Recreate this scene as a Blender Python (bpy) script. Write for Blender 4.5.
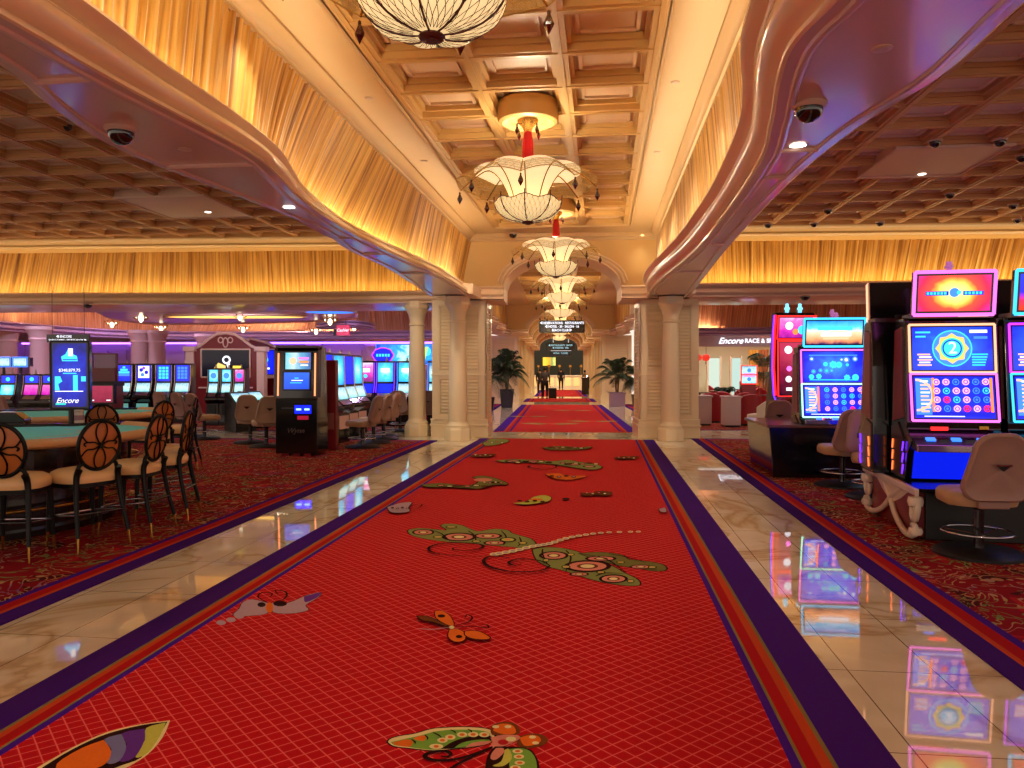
import bpy, math, random
from mathutils import Vector, Matrix
R = math.radians
random.seed(7)
C = bpy.context.scene.collection
for _o in list(bpy.data.objects):
    bpy.data.objects.remove(_o)

# ---------------------------------------------------------------- camera, world, exposure
EYE = 1.55
FPX = 769.0
YAW = math.atan(90 / FPX)          # the hall's direction (+Y) vanishes right of the picture's centre
PIT = math.atan(13 / FPX)
cam_d = bpy.data.cameras.new('camera')
cam = bpy.data.objects.new('camera', cam_d)
C.objects.link(cam)
cam_d.sensor_fit = 'HORIZONTAL'
cam_d.sensor_width = 36.0
cam_d.lens = FPX / 1024 * 36.0
cam_d.clip_end = 400
cam.location = (0, 0, EYE)
cam.rotation_euler = (math.pi / 2 - PIT, 0, YAW)
bpy.context.scene.camera = cam

sc = bpy.context.scene
sc.view_settings.view_transform = 'Standard'
sc.view_settings.look = 'None'
sc.view_settings.exposure = 0.22
sc.view_settings.gamma = 1.0
sc.view_settings.use_curve_mapping = False
try:
    sc.cycles.max_bounces = 7
    sc.cycles.diffuse_bounces = 4
    sc.cycles.glossy_bounces = 3
    sc.cycles.transmission_bounces = 4
    sc.cycles.sample_clamp_indirect = 4.0
    sc.cycles.use_denoising = True
    sc.cycles.caustics_reflective = False
    sc.cycles.caustics_refractive = False
except Exception:
    pass

world = bpy.data.worlds.new('casino_ambience')
sc.world = world
world.use_nodes = True
world.node_tree.nodes['Background'].inputs[0].default_value = (1.0, 0.80, 0.66, 1)
world.node_tree.nodes['Background'].inputs[1].default_value = 1.0

FW = Vector((-math.sin(YAW) * math.cos(PIT), math.cos(YAW) * math.cos(PIT), -math.sin(PIT)))
RT = Vector((math.cos(YAW), math.sin(YAW), 0))
UP = Vector((-math.sin(YAW) * math.sin(PIT), math.cos(YAW) * math.sin(PIT), math.cos(PIT)))
BA = math.atan(90 / FPX) - math.atan(45 / FPX)     # the far corridor runs 3.3 degrees off the near hall


def P(px, py, z=0.0):
    """point of the horizontal plane z that the photograph shows at (px, py)"""
    r = FW + RT * ((px - 512) / FPX) + UP * ((384 - py) / FPX)
    t = (z - EYE) / r.z
    return Vector((r.x * t, r.y * t, z))


def Q(px, py, D):
    """point at depth D"""
    r = FW + RT * ((px - 512) / FPX) + UP * ((384 - py) / FPX)
    return Vector((0, 0, EYE)) + r * D


def Bw(x, y, z=0.0):
    """corridor frame to world"""
    c, s = math.cos(BA), math.sin(BA)
    return Vector((x * c - y * s, x * s + y * c, z))


def toB(p):
    c, s = math.cos(BA), math.sin(BA)
    return Vector((p[0] * c + p[1] * s, -p[0] * s + p[1] * c, p[2]))


# ---------------------------------------------------------------- lamps of the place and added fill spots
def kelv(c, e):
    return (c[0], c[1], c[2])


def area(name, loc, rot, sx, sy, power, col, spread=None):
    l = bpy.data.lights.new(name, 'AREA')
    l.shape = 'RECTANGLE'
    l.size = sx
    l.size_y = sy
    l.energy = power
    l.color = col
    if spread:
        l.spread = R(spread)
    o = bpy.data.objects.new(name, l)
    o.location = loc
    o.rotation_euler = rot
    C.objects.link(o)
    return o


def spot(name, loc, power, col, ang=70, blend=0.8, size=0.08, rot=(0, 0, 0)):
    l = bpy.data.lights.new(name, 'SPOT')
    l.energy = power
    l.color = col
    l.spot_size = R(ang)
    l.spot_blend = blend
    l.shadow_soft_size = size
    o = bpy.data.objects.new(name, l)
    o.location = loc
    o.rotation_euler = rot
    C.objects.link(o)
    return o


def point(name, loc, power, col, size=0.1):
    l = bpy.data.lights.new(name, 'POINT')
    l.energy = power
    l.color = col
    l.shadow_soft_size = size
    o = bpy.data.objects.new(name, l)
    o.location = loc
    C.objects.link(o)
    return o


HCE = 4.7
WARM = (1.0, 0.83, 0.56)
GOLD = (1.0, 0.80, 0.46)
PURP = (0.35, 0.16, 1.0)
BLUE = (0.08, 0.2, 1.0)
# hall: recessed downlights along both flat soffits, and chandelier lamps
for k in range(10):
    y = -3 + 2.3 * k
    for x in (-2.7, 0.9):
        spot('downlight_lamp', (x, y, HCE - 0.03), 55 if y < 5 else 80, WARM, 82, 0.9, 0.06)
for y in (-1.2, 4.1, 9.35, 14.85):
    point('chandelier_lamp', (-0.9, y, 4.17), 90, WARM, 0.12)
# cove strips behind the ledges graze the curtains
LT = [(-5.5, -2.85), (0, -2.75), (2, -2.70), (3.8, -2.70), (4.6, -2.76), (5.5, -2.76), (6.4, -2.82), (7.1, -2.99), (7.8, -3.15), (9.3, -3.32), (11.2, -3.27), (13.5, -3.07), (16.6, -3.03)]
RTP = [(-5.5, 0.95), (0, 0.72), (2, 0.70), (4.2, 0.79), (4.8, 0.85), (6.0, 1.06), (8.0, 1.15), (10, 1.13), (11.8, 1.06), (14.4, 0.88), (16, 0.86), (17.2, 0.95)]


def along(tab, y):
    for (a, u), (b, v) in zip(tab, tab[1:]):
        if y <= b:
            return u + (v - u) * (y - a) / (b - a)
    return tab[-1][1]


for k in range(24):
    y = -4.5 + 0.92 * k
    for tab, sg in ((LT, -1), (RTP, 1)):
        x0, x1 = along(tab, y - 0.45) + sg * 0.115, along(tab, y + 0.45) + sg * 0.115
        area('cove_strip_lamp', ((x0 + x1) / 2, y, 3.41), (0, math.pi, math.atan2(-(x1 - x0), 0.9)), 0.04, 0.88, 6.5, GOLD)
for xa, yb, w, zz, pw in ((-12.0, 18.48, 19.5, 3.38, 105), (11.1, 17.68, 17.5, 3.45, 115)):
    area('cove_strip_lamp', Bw(xa, yb, zz), (math.pi, 0, BA), w, 0.06, pw, GOLD)
for y in (22, 25.5, 29, 32.5, 35):
    spot('corridor_lamp', Bw(0.14, y, 4.55), 230, WARM, 140, 0.9, 0.3)
for y in (39.5, 41.5, 45, 47.5, 51, 53.5, 57, 59.5, 65, 70):
    spot('corridor_lamp', Bw(0.14, y, 4.5), 300, WARM, 145, 0.9, 0.3)
for dx in (-1.8, 0, 1.8):
    spot('lobby_lamp', Bw(0.2 + dx, 68.5, 4.6), 220, (1.0, 0.86, 0.7), 120, 0.9, 0.1, (R(25), 0, BA))
# near game rooms: recessed downlights in the coffers
for x in (-15, -12.4, -9.7, -7.0, -4.9):
    for y in (1.5, 5.0, 8.5, 12.0, 15.5):
        spot('coffer_lamp', (x, y, 4.65), 75 if y > 15 else (60 if (x > -8 and y > 11) else 36), WARM, 95, 0.9, 0.08)
for x in (3.0, 5.6, 8.2, 10.8, 13.4):
    for y in (1.5, 5.0, 8.5, 12.0, 15.5):
        spot('coffer_lamp', (x, y, 4.65), 60 if y > 15 else 36, WARM, 100, 0.9, 0.08)
# far rooms: lilac and warm ceiling spots, added to brighten them
LIL = (0.78, 0.55, 1.0)
for x, y in ((-20, 24), (-14, 31.5), (-7, 31.5), (-17, 31.5), (-22, 30), (-4.8, 25)):
    for dx in (-1.2, 1.2):
        spot('far_room_fill', Bw(x + dx, y, 4.6), 190, LIL, 150, 0.9, 0.12)
for x, y in ((-8, 21.5), (-12, 21.5), (-16, 21.5), (-5, 21), (-9, 26), (-12, 26)):
    spot('far_room_fill', Bw(x, y, 3.33 if x in (-8, -12, -9) else 4.75), 90 if x in (-8, -12, -9) else 170, (1.0, 0.8, 0.66), 120, 0.9, 0.1)
for x, y in ((6, 23), (11, 23), (6, 27.5), (12, 27.5), (18, 25)):
    for dx in (-1.2, 1.2):
        spot('far_room_fill', Bw(x + dx, y, 4.6), 170, (1.0, 0.8, 0.78), 150, 0.9, 0.12)
for x, y in ((6, 34), (9, 37), (13, 35)):
    spot('lounge_lamp', Bw(x, y, 4.75), 520, (1.0, 0.9, 0.75), 150, 0.9, 0.12)
# spots added to brighten the round columns, the piers and the arch wall
for x, a in ((-3.6, 0), (-2.4, 4), (0.6, -4), (1.5, 0)):
    spot('column_fill', (x if abs(x) < 3 else x - 0.6, 13.6, 4.6), 170, (1.0, 0.84, 0.62), 62, 0.8, 0.06, (R(48), 0, R(a)))
spot('column_fill', (-5.2, 14.0, 4.6), 150, (1.0, 0.84, 0.62), 60, 0.8, 0.06, (R(46), 0, R(-8)))
spot('column_fill', (3.0, 14.0, 4.6), 130, (1.0, 0.84, 0.62), 60, 0.8, 0.06, (R(46), 0, R(10)))
# cove strips of the far ledges then lilac spots added to brighten the far columns
for k in range(12):
    q = Q(-40 + 42 * k, 371, min(26 + 1.4 * k, 34.9) if k < 7 else 35.0)
    area('far_cove_lamp', (q.x - 0.1, q.y + 0.10, 3.33), (math.pi, 0, YAW), 1.9, 0.06, 26, (1.0, 0.62, 0.42))
for k in range(7):
    q = Q(665 + 55 * k, 371, 31.1)
    area('far_cove_lamp', (q.x, q.y + 0.12, 3.26), (math.pi, 0, YAW), 2.2, 0.06, 30, (1.0, 0.66, 0.5))
for px, D in ((20, 24), (80, 25), (150, 26), (215, 22.5), (300, 25), (400, 24), (60, 19.5)):
    q = Q(px, 371, D)
    spot('far_accent_lamp', (q.x, q.y, 4.75 if D > 24.5 or px < 90 else 3.33), 260, (0.86, 0.66, 1.0), 130, 0.8, 0.1, (R(50), 0, YAW))
for y, e in ((20.6, 60), (26.0, 60), (31.5, 70), (39.8, 50), (46.0, 40)):
    point('chandelier_lamp', Bw(0.14, y, 4.17), e, WARM, 0.12)

# ---------------------------------------------------------------- materials
def hx(s):
    s = s.lstrip('#')
    o = []
    for i in (0, 2, 4):
        c = int(s[i:i + 2], 16) / 255
        o.append(c / 12.92 if c <= 0.04045 else ((c + 0.055) / 1.055) ** 2.4)
    return (o[0], o[1], o[2], 1)


MATS = {}


def mat(name, col, rough=0.5, metal=0.0, emit=None, es=1.0, spec=0.5, coat=0.0, var=0.0, vscale=6.0, bump=0.0, bscale=60.0, trans=0.0, alpha=1.0):
    if name in MATS:
        return MATS[name]
    m = bpy.data.materials.new(name)
    MATS[name] = m
    m.use_nodes = True
    nt = m.node_tree
    b = nt.nodes['Principled BSDF']
    c = hx(col) if isinstance(col, str) else (*col, 1)
    b.inputs['Base Color'].default_value = c
    b.inputs['Roughness'].default_value = rough
    b.inputs['Metallic'].default_value = metal
    b.inputs['Specular IOR Level'].default_value = spec
    b.inputs['Coat Weight'].default_value = coat
    b.inputs['Coat Roughness'].default_value = 0.08
    b.inputs['Transmission Weight'].default_value = trans
    b.inputs['Alpha'].default_value = alpha
    if emit:
        b.inputs['Emission Color'].default_value = hx(emit) if isinstance(emit, str) else (*emit, 1)
        b.inputs['Emission Strength'].default_value = es
    tc = None
    if var or bump:
        tc = nt.nodes.new('ShaderNodeTexCoord')
    if var:
        n = nt.nodes.new('ShaderNodeTexNoise')
        n.inputs['Scale'].default_value = vscale
        n.inputs['Detail'].default_value = 4
        nt.links.new(tc.outputs['Object'], n.inputs['Vector'])
        mx = nt.nodes.new('ShaderNodeMix')
        mx.data_type = 'RGBA'
        mx.inputs[6].default_value = tuple(min(1, v * (1 - var)) for v in c[:3]) + (1,)
        mx.inputs[7].default_value = tuple(min(1, v * (1 + var)) for v in c[:3]) + (1,)
        nt.links.new(n.outputs['Fac'], mx.inputs[0])
        nt.links.new(mx.outputs[2], b.inputs['Base Color'])
    if bump:
        n = nt.nodes.new('ShaderNodeTexNoise')
        n.inputs['Scale'].default_value = bscale
        nt.links.new(tc.outputs['Object'], n.inputs['Vector'])
        bp = nt.nodes.new('ShaderNodeBump')
        bp.inputs['Strength'].default_value = bump
        bp.inputs['Distance'].default_value = 0.01
        nt.links.new(n.outputs['Fac'], bp.inputs['Height'])
        nt.links.new(bp.outputs['Normal'], b.inputs['Normal'])
    return m


class NT:
    """tiny node-tree helper"""
    def __init__(self, name):
        self.m = bpy.data.materials.new(name)
        MATS[name] = self.m
        self.m.use_nodes = True
        self.t = self.m.node_tree
        self.b = self.t.nodes['Principled BSDF']

    def n(self, kind, **kw):
        nd = self.t.nodes.new('ShaderNode' + kind)
        for k, v in kw.items():
            if isinstance(k, str) and hasattr(nd, k):
                setattr(nd, k, v)
        return nd

    def l(self, a, b):
        self.t.links.new(a, b)

    def math(self, op, a, b=None, c=None):
        nd = self.t.nodes.new('ShaderNodeMath')
        nd.operation = op
        for i, v in enumerate((a, b, c)):
            if v is None:
                continue
            if isinstance(v, (int, float)):
                nd.inputs[i].default_value = v
            else:
                self.l(v, nd.inputs[i])
        return nd.outputs[0]

    def ramp(self, fac, stops, interp='LINEAR'):
        nd = self.t.nodes.new('ShaderNodeValToRGB')
        cr = nd.color_ramp
        cr.interpolation = interp
        while len(cr.elements) < len(stops):
            cr.elements.new(0.5)
        for e, (p, c) in zip(cr.elements, stops):
            e.position = p
            e.color = hx(c) if isinstance(c, str) else c
        self.l(fac, nd.inputs[0])
        return nd.outputs[0]

    def mix(self, fac, a, b, blend='MIX'):
        nd = self.t.nodes.new('ShaderNodeMix')
        nd.data_type = 'RGBA'
        nd.blend_type = blend
        for i, v in ((0, fac), (6, a), (7, b)):
            if isinstance(v, (int, float)):
                nd.inputs[i].default_value = v
            elif isinstance(v, str):
                nd.inputs[i].default_value = hx(v)
            elif isinstance(v, tuple):
                nd.inputs[i].default_value = v
            else:
                self.l(v, nd.inputs[i])
        return nd.outputs[2]

    def coord(self, which='Object'):
        return self.t.nodes.new('ShaderNodeTexCoord').outputs[which]

    def noise(self, vec, scale, detail=3, dist=0.0):
        nd = self.t.nodes.new('ShaderNodeTexNoise')
        nd.inputs['Scale'].default_value = scale
        nd.inputs['Detail'].default_value = detail
        nd.inputs['Distortion'].default_value = dist
        self.l(vec, nd.inputs['Vector'])
        return nd


# ---------------------------------------------------------------- mesh builder
class MB:
    def __init__(self, M=None):
        self.v = []
        self.f = []
        self.mi = []
        self.cur = 0
        self.M = M or Matrix.Identity(4)

    def add(self, vs, fs, m=None):
        o = len(self.v)
        self.v += [tuple(self.M @ Vector(p)) for p in vs]
        for f in fs:
            self.f.append(tuple(i + o for i in f))
            self.mi.append(self.cur if m is None else m)
        return self

    def box(self, x0, x1, y0, y1, z0, z1, m=None):
        vs = [(x, y, z) for z in (z0, z1) for y in (y0, y1) for x in (x0, x1)]
        return self.add(vs, [(0, 2, 3, 1), (4, 5, 7, 6), (0, 1, 5, 4), (2, 6, 7, 3), (0, 4, 6, 2), (1, 3, 7, 5)], m)

    def cbox(self, cx, cy, cz, sx, sy, sz, rx=0, ry=0, rz=0, m=None):
        old = self.M
        self.M = old @ Matrix.Translation((cx, cy, cz)) @ Matrix.Rotation(rz, 4, 'Z') @ Matrix.Rotation(ry, 4, 'Y') @ Matrix.Rotation(rx, 4, 'X')
        self.box(-sx / 2, sx / 2, -sy / 2, sy / 2, -sz / 2, sz / 2, m)
        self.M = old
        return self

    def lathe(self, prof, n=24, c=(0, 0, 0), m=None, caps=True, sx=1, sy=1, ph=0.0):
        vs = []
        for r, z in prof:
            for k in range(n):
                a = 2 * math.pi * k / n + ph
                vs.append((c[0] + r * math.cos(a) * sx, c[1] + r * math.sin(a) * sy, c[2] + z))
        fs = []
        for i in range(len(prof) - 1):
            for k in range(n):
                k2 = (k + 1) % n
                fs.append((i * n + k, i * n + k2, (i + 1) * n + k2, (i + 1) * n + k))
        if caps:
            if prof[0][0] > 1e-5:
                fs.append(tuple(reversed(range(n))))
            if prof[-1][0] > 1e-5:
                fs.append(tuple((len(prof) - 1) * n + k for k in range(n)))
        return self.add(vs, fs, m)

    def tube(self, pts, r, n=8, closed=False, m=None, flat=1.0):
        pts = [Vector(p) for p in pts]
        N = len(pts)
        vs = []
        up0 = None
        for i, p in enumerate(pts):
            if closed:
                t = pts[(i + 1) % N] - pts[i - 1]
            else:
                t = pts[min(i + 1, N - 1)] - pts[max(i - 1, 0)]
            if t.length < 1e-9:
                t = Vector((0, 0, 1))
            t.normalize()
            if up0 is None:
                a = Vector((0, 0, 1)) if abs(t.z) < 0.9 else Vector((1, 0, 0))
                up0 = (a - t * a.dot(t)).normalized()
            else:
                up0 = up0 - t * up0.dot(t)
                if up0.length < 1e-6:
                    up0 = t.orthogonal()
                up0.normalize()
            s = t.cross(up0)
            rr = r[i] if isinstance(r, (list, tuple)) else r
            for k in range(n):
                an = 2 * math.pi * k / n
                vs.append(tuple(p + up0 * (math.cos(an) * rr * flat) + s * (math.sin(an) * rr)))
        fs = []
        for i in range(N if closed else N - 1):
            j = (i + 1) % N
            for k in range(n):
                k2 = (k + 1) % n
                fs.append((i * n + k, i * n + k2, j * n + k2, j * n + k))
        if not closed:
            fs.append(tuple(reversed(range(n))))
            fs.append(tuple((N - 1) * n + k for k in range(n)))
        return self.add(vs, fs, m)

    def prism(self, poly, a, b, plane='xy', m=None):
        """poly extruded between a and b along the axis missing from plane"""
        n = len(poly)

        def pt(u, v, w):
            return {'xy': (u, v, w), 'xz': (u, w, v), 'yz': (w, u, v)}[plane]
        vs = [pt(u, v, a) for u, v in poly] + [pt(u, v, b) for u, v in poly]
        fs = [tuple(reversed(range(n))), tuple(range(n, 2 * n))]
        for i in range(n):
            j = (i + 1) % n
            fs.append((i, j, n + j, n + i))
        return self.add(vs, fs, m)

    def flat(self, pts, m=None):
        return self.add(pts, [tuple(range(len(pts)))], m)

    def grid(self, rows, m=None, closed=False):
        n = len(rows[0])
        vs = [p for r in rows for p in r]
        fs = []
        for i in range(len(rows) - 1):
            for k in range(n if closed else n - 1):
                k2 = (k + 1) % n
                fs.append((i * n + k, i * n + k2, (i + 1) * n + k2, (i + 1) * n + k))
        return self.add(vs, fs, m)

    def disc(self, c, r, n=16, axis='z', m=None, sx=1, sy=1):
        vs = []
        for k in range(n):
            a = 2 * math.pi * k / n
            u, v = r * math.cos(a) * sx, r * math.sin(a) * sy
            vs.append({'z': (c[0] + u, c[1] + v, c[2]), 'y': (c[0] + u, c[1], c[2] + v), 'x': (c[0], c[1] + u, c[2] + v)}[axis])
        return self.add(vs, [tuple(range(n))], m)

    def ring(self, c, r0, r1, n=24, axis='z', m=None, a0=0.0, a1=2 * math.pi):
        vs = []
        for k in range(n + 1):
            a = a0 + (a1 - a0) * k / n
            for r in (r0, r1):
                u, v = r * math.cos(a), r * math.sin(a)
                vs.append({'z': (c[0] + u, c[1] + v, c[2]), 'y': (c[0] + u, c[1], c[2] + v), 'x': (c[0], c[1] + u, c[2] + v)}[axis])
        fs = [(2 * k, 2 * k + 1, 2 * k + 3, 2 * k + 2) for k in range(n)]
        return self.add(vs, fs, m)

    def build(self, name, mats, parent=None, smooth=None, bevel=0, loc=None, rot=None, subd=0, solid=0):
        me = bpy.data.meshes.new(name)
        me.from_pydata(self.v, [], self.f)
        if not isinstance(mats, (list, tuple)):
            mats = [mats]
        for m in mats:
            me.materials.append(m)
        me.polygons.foreach_set('material_index', self.mi)
        me.update()
        o = bpy.data.objects.new(name, me)
        C.objects.link(o)
        if parent:
            o.parent = parent
        if loc is not None:
            o.location = loc
        if rot is not None:
            o.rotation_euler = rot
        if solid:
            md = o.modifiers.new('solid', 'SOLIDIFY')
            md.thickness = solid
            md.offset = 0
        if bevel:
            md = o.modifiers.new('bevel', 'BEVEL')
            md.width = bevel
            md.segments = 2
            md.limit_method = 'ANGLE'
            md.angle_limit = R(40)
        if subd:
            md = o.modifiers.new('sub', 'SUBSURF')
            md.levels = subd
            md.render_levels = subd
        if smooth is not None:
            me.shade_smooth() if hasattr(me, 'shade_smooth') else None
            for p in me.polygons:
                p.use_smooth = True
            if smooth < 180:
                try:
                    me.set_sharp_from_angle(angle=R(smooth))
                except Exception:
                    pass
        return o


def tag(o, label=None, cat=None, group=None, kind=None):
    if label:
        o['label'] = label
    if cat:
        o['category'] = cat
    if group:
        o['group'] = group
    if kind:
        o['kind'] = kind
    return o


def thing(name, label, cat, loc=(0, 0, 0), rz=0.0, group=None, rx=0.0):
    o = bpy.data.objects.new(name, None)
    o.empty_display_size = 0.1
    C.objects.link(o)
    o.location = loc
    o.rotation_euler = (rx, 0, rz)
    return tag(o, label, cat, group)


def dup(root, loc=None, rz=None, label=None, group=None, parent=None):
    c = root.copy()
    C.objects.link(c)
    if parent is not None:
        c.parent = parent
    if loc is not None:
        c.location = loc
    if rz is not None:
        c.rotation_euler = (root.rotation_euler[0], 0, rz)
    if label:
        c['label'] = label
    if group:
        c['group'] = group
    for ch in [x for x in C.objects if x.parent == root]:
        dup(ch, parent=c)
    return c


def text(name, s, parent, m, size, loc, rot=(math.pi / 2, 0, 0), shear=0.0, ext=0.001, align='CENTER', bold=0.0, sx=1.0):
    cu = bpy.data.curves.new(name, 'FONT')
    cu.body = s
    cu.size = size
    cu.align_x = align
    cu.align_y = 'CENTER'
    cu.shear = shear
    cu.extrude = ext
    cu.offset = bold
    cu.resolution_u = 3
    cu.materials.append(m)
    tmp = bpy.data.objects.new(name, cu)
    C.objects.link(tmp)
    bpy.context.view_layer.update()
    dg = bpy.context.evaluated_depsgraph_get()
    me = bpy.data.meshes.new_from_object(tmp.evaluated_get(dg))
    bpy.data.objects.remove(tmp)
    o = bpy.data.objects.new(name, me)
    C.objects.link(o)
    o.parent = parent
    o.location = loc
    o.rotation_euler = rot
    o.scale = (sx, 1, 1)
    return o


def cr(pts, n):
    """Catmull-Rom resample of tuples"""
    out = []
    N = len(pts)
    for i in range(N - 1):
        p0, p1, p2, p3 = pts[max(i - 1, 0)], pts[i], pts[i + 1], pts[min(i + 2, N - 1)]
        for k in range(n):
            t = k / n
            out.append(tuple(0.5 * ((2 * b) + (-a + c) * t + (2 * a - 5 * b + 4 * c - d) * t * t + (-a + 3 * b - 3 * c + d) * t ** 3)
                             for a, b, c, d in zip(p0, p1, p2, p3)))
    out.append(tuple(pts[-1]))
    return out


def interp(tab, x):
    if x <= tab[0][0]:
        return tab[0][1]
    for (a, u), (b, v) in zip(tab, tab[1:]):
        if x <= b:
            t = (x - a) / (b - a)
            t = t * t * (3 - 2 * t)
            return u + (v - u) * t
    return tab[-1][1]

# ================================================================ materials of the setting
def make_marble():
    t = NT('cream_marble')
    co = t.coord()
    n1 = t.noise(co, 1.6, 6, 1.2)
    n2 = t.noise(co, 0.55, 5, 1.2)
    vein = t.math('ABSOLUTE', t.math('SUBTRACT', n2.outputs['Fac'], 0.5))
    base = t.ramp(n1.outputs['Fac'], [(0.25, '#dccdb0'), (0.5, '#e8dcc2'), (0.75, '#f2ead6')])
    vc = t.ramp(vein, [(0.0, '#b89a70'), (0.012, '#e6d6b8'), (0.03, '#ffffff')])
    c = t.mix(0.6, base, vc, 'MULTIPLY')
    sp = t.n('SeparateXYZ')
    t.l(co, sp.inputs[0])

    def line(o, per, off, w):
        a = t.math('FRACT', t.math('ADD', t.math('DIVIDE', o, per), off))
        d = t.math('ABSOLUTE', t.math('SUBTRACT', a, 0.5))
        return t.math('GREATER_THAN', d, 0.5 - w / per / 2)
    g = t.math('MAXIMUM', line(sp.outputs[0], 0.44, 0.12, 0.006), line(sp.outputs[1], 0.88, 0.3, 0.006))
    c = t.mix(g, c, '#6d5236')
    t.l(c, t.b.inputs['Base Color'])
    t.b.inputs['Roughness'].default_value = 0.028
    t.b.inputs['Specular IOR Level'].default_value = 0.9
    return t.m


def make_lattice():
    t = NT('red_lattice_carpet')
    co = t.coord()
    sp = t.n('SeparateXYZ')
    t.l(co, sp.inputs[0])
    A = R(47)

    def fam(sg):
        d = t.math('ADD', t.math('MULTIPLY', sp.outputs[0], math.cos(A) * sg), t.math('MULTIPLY', sp.outputs[1], math.sin(A) * 0.95))
        fr = t.math('FRACT', t.math('DIVIDE', d, 0.062))
        return t.math('GREATER_THAN', t.math('ABSOLUTE', t.math('SUBTRACT', fr, 0.5)), 0.455)
    g = t.math('MAXIMUM', fam(1), fam(-1))
    n = t.noise(co, 220, 2)
    n2 = t.noise(co, 1.2, 2)
    red = t.ramp(n.outputs['Fac'], [(0.3, '#a20812'), (0.7, '#bc0e1a')])
    red = t.mix(t.math('MULTIPLY', n2.outputs['Fac'], 0.25), red, '#9c0a14')
    c = t.mix(t.math('MULTIPLY', g, 0.85), red, '#e0605a')
    t.l(c, t.b.inputs['Base Color'])
    t.b.inputs['Roughness'].default_value = 0.95
    t.b.inputs['Specular IOR Level'].default_value = 0.1
    bp = t.n('Bump')
    bp.inputs['Strength'].default_value = 0.35
    bp.inputs['Distance'].default_value = 0.004
    t.l(n.outputs['Fac'], bp.inputs['Height'])
    t.l(bp.outputs[0], t.b.inputs['Normal'])
    return t.m


def make_floral():
    t = NT('floral_casino_carpet')
    co = t.coord()
    n0 = t.noise(co, 1.3, 2)
    # swirling outlines: contour lines of a distorted noise
    n1 = t.noise(co, 2.3, 2, 1.6)
    k = t.math('FRACT', t.math('MULTIPLY', n1.outputs['Fac'], 7.0))
    lines = t.math('LESS_THAN', k, 0.16)
    band = t.math('FLOOR', t.math('MULTIPLY', n1.outputs['Fac'], 7.0))
    n3 = t.noise(co, 3.1, 1, 0.8)
    fill = t.math('GREATER_THAN', n3.outputs['Fac'], 0.60)
    fill2 = t.math('LESS_THAN', n3.outputs['Fac'], 0.36)
    vor = t.n('TexVoronoi')
    vor.inputs['Scale'].default_value = 4.2
    t.l(co, vor.inputs['Vector'])
    petal = t.math('LESS_THAN', t.math('FRACT', t.math('MULTIPLY', vor.outputs['Distance'], 5.0)), 0.22)
    hue = t.ramp(n0.outputs['Fac'], [(0.3, '#b98a52'), (0.45, '#6d8a4a'), (0.55, '#c9a06a'), (0.7, '#7d5a8c')])
    c = t.mix(lines, '#8e0a1c', hue)
    c = t.mix(t.math('MULTIPLY', fill, t.math('SUBTRACT', 1.0, lines)), c, '#4a0a10')
    c = t.mix(t.math('MULTIPLY', fill2, t.math('SUBTRACT', 1.0, lines)), c, '#b01a24')
    c = t.mix(t.math('MULTIPLY', petal, t.math('MULTIPLY', fill, 0.9)), c, '#c08a60')
    n4 = t.noise(co, 90, 2)
    c = t.mix(0.35, c, t.ramp(n4.outputs['Fac'], [(0.3, '#606060'), (0.7, '#ffffff')]), 'MULTIPLY')
    t.l(c, t.b.inputs['Base Color'])
    t.b.inputs['Roughness'].default_value = 0.95
    t.b.inputs['Specular IOR Level'].default_value = 0.1
    return t.m


def make_curtain(name, a, b_, dark):
    t = NT(name)
    co = t.coord('UV')
    mp = t.n('Mapping')
    mp.inputs['Scale'].default_value = (26, 0.5, 1)
    t.l(co, mp.inputs['Vector'])
    n = t.noise(mp.outputs[0], 1.0, 4)
    c = t.ramp(n.outputs['Fac'], [(0.30, dark), (0.46, a), (0.68, b_)])  # streaks paint the shade of pleat creases into the thread colours
    t.l(c, t.b.inputs['Base Color'])
    t.b.inputs['Roughness'].default_value = 0.42
    t.b.inputs['Sheen Weight'].default_value = 0.3
    t.b.inputs['Specular IOR Level'].default_value = 0.5
    return t.m


marble = make_marble()
lattice = make_lattice()
floral = make_floral()
gold_cloth = make_curtain('gold_satin', '#cf9636', '#f2c468', '#8a5618')
far_cloth = make_curtain('peach_satin', '#c98a56', '#e8b27c', '#8c5236')
c_purple = mat('carpet_purple', '#3c0e74', 0.95, spec=0.1, bump=0.3, bscale=200)
c_purple2 = mat('carpet_violet', '#400f86', 0.95, spec=0.1, bump=0.3, bscale=200)
c_olive = mat('carpet_olive', '#7d6a3a', 0.95, spec=0.1)
c_orange = mat('carpet_orange', '#b5401a', 0.95, spec=0.1)
c_redst = mat('carpet_red_stripe', '#a10e12', 0.95, spec=0.1)
plaster = mat('cream_plaster', '#d4b486', 0.42, spec=0.5, var=0.04, vscale=2)
soffit_m = mat('pearl_soffit_paint', '#dcbcae', 0.22, spec=0.6, coat=0.3, var=0.05, vscale=1.5)
fascia_m = mat('copper_gilt_moulding', '#f2d6b4', 0.24, spec=0.8, coat=0.3)
coffer_panel = mat('coffer_panel_paint', '#dcbc9c', 0.5, var=0.04, vscale=2)
beam_m = mat('beam_gilt_paint', '#cfa86a', 0.36, metal=0.0)
game_beam = mat('game_beam_paint', '#cc9c68', 0.4)
game_panel = mat('game_panel_paint', '#dcc0aa', 0.45)
column_m = mat('cream_column_paint', '#e6cfa6', 0.3, spec=0.5, coat=0.2)
wall_m = mat('cream_wall_paint', '#dfb878', 0.5)
far_wall_m = mat('far_wall_paint', '#cdb3b0', 0.5)

# ================================================================ floor
fl = MB()
fl.box(-34, 34, -7, 92, -0.12, 0)
tag(fl.build('floor', marble), kind='structure')


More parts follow.
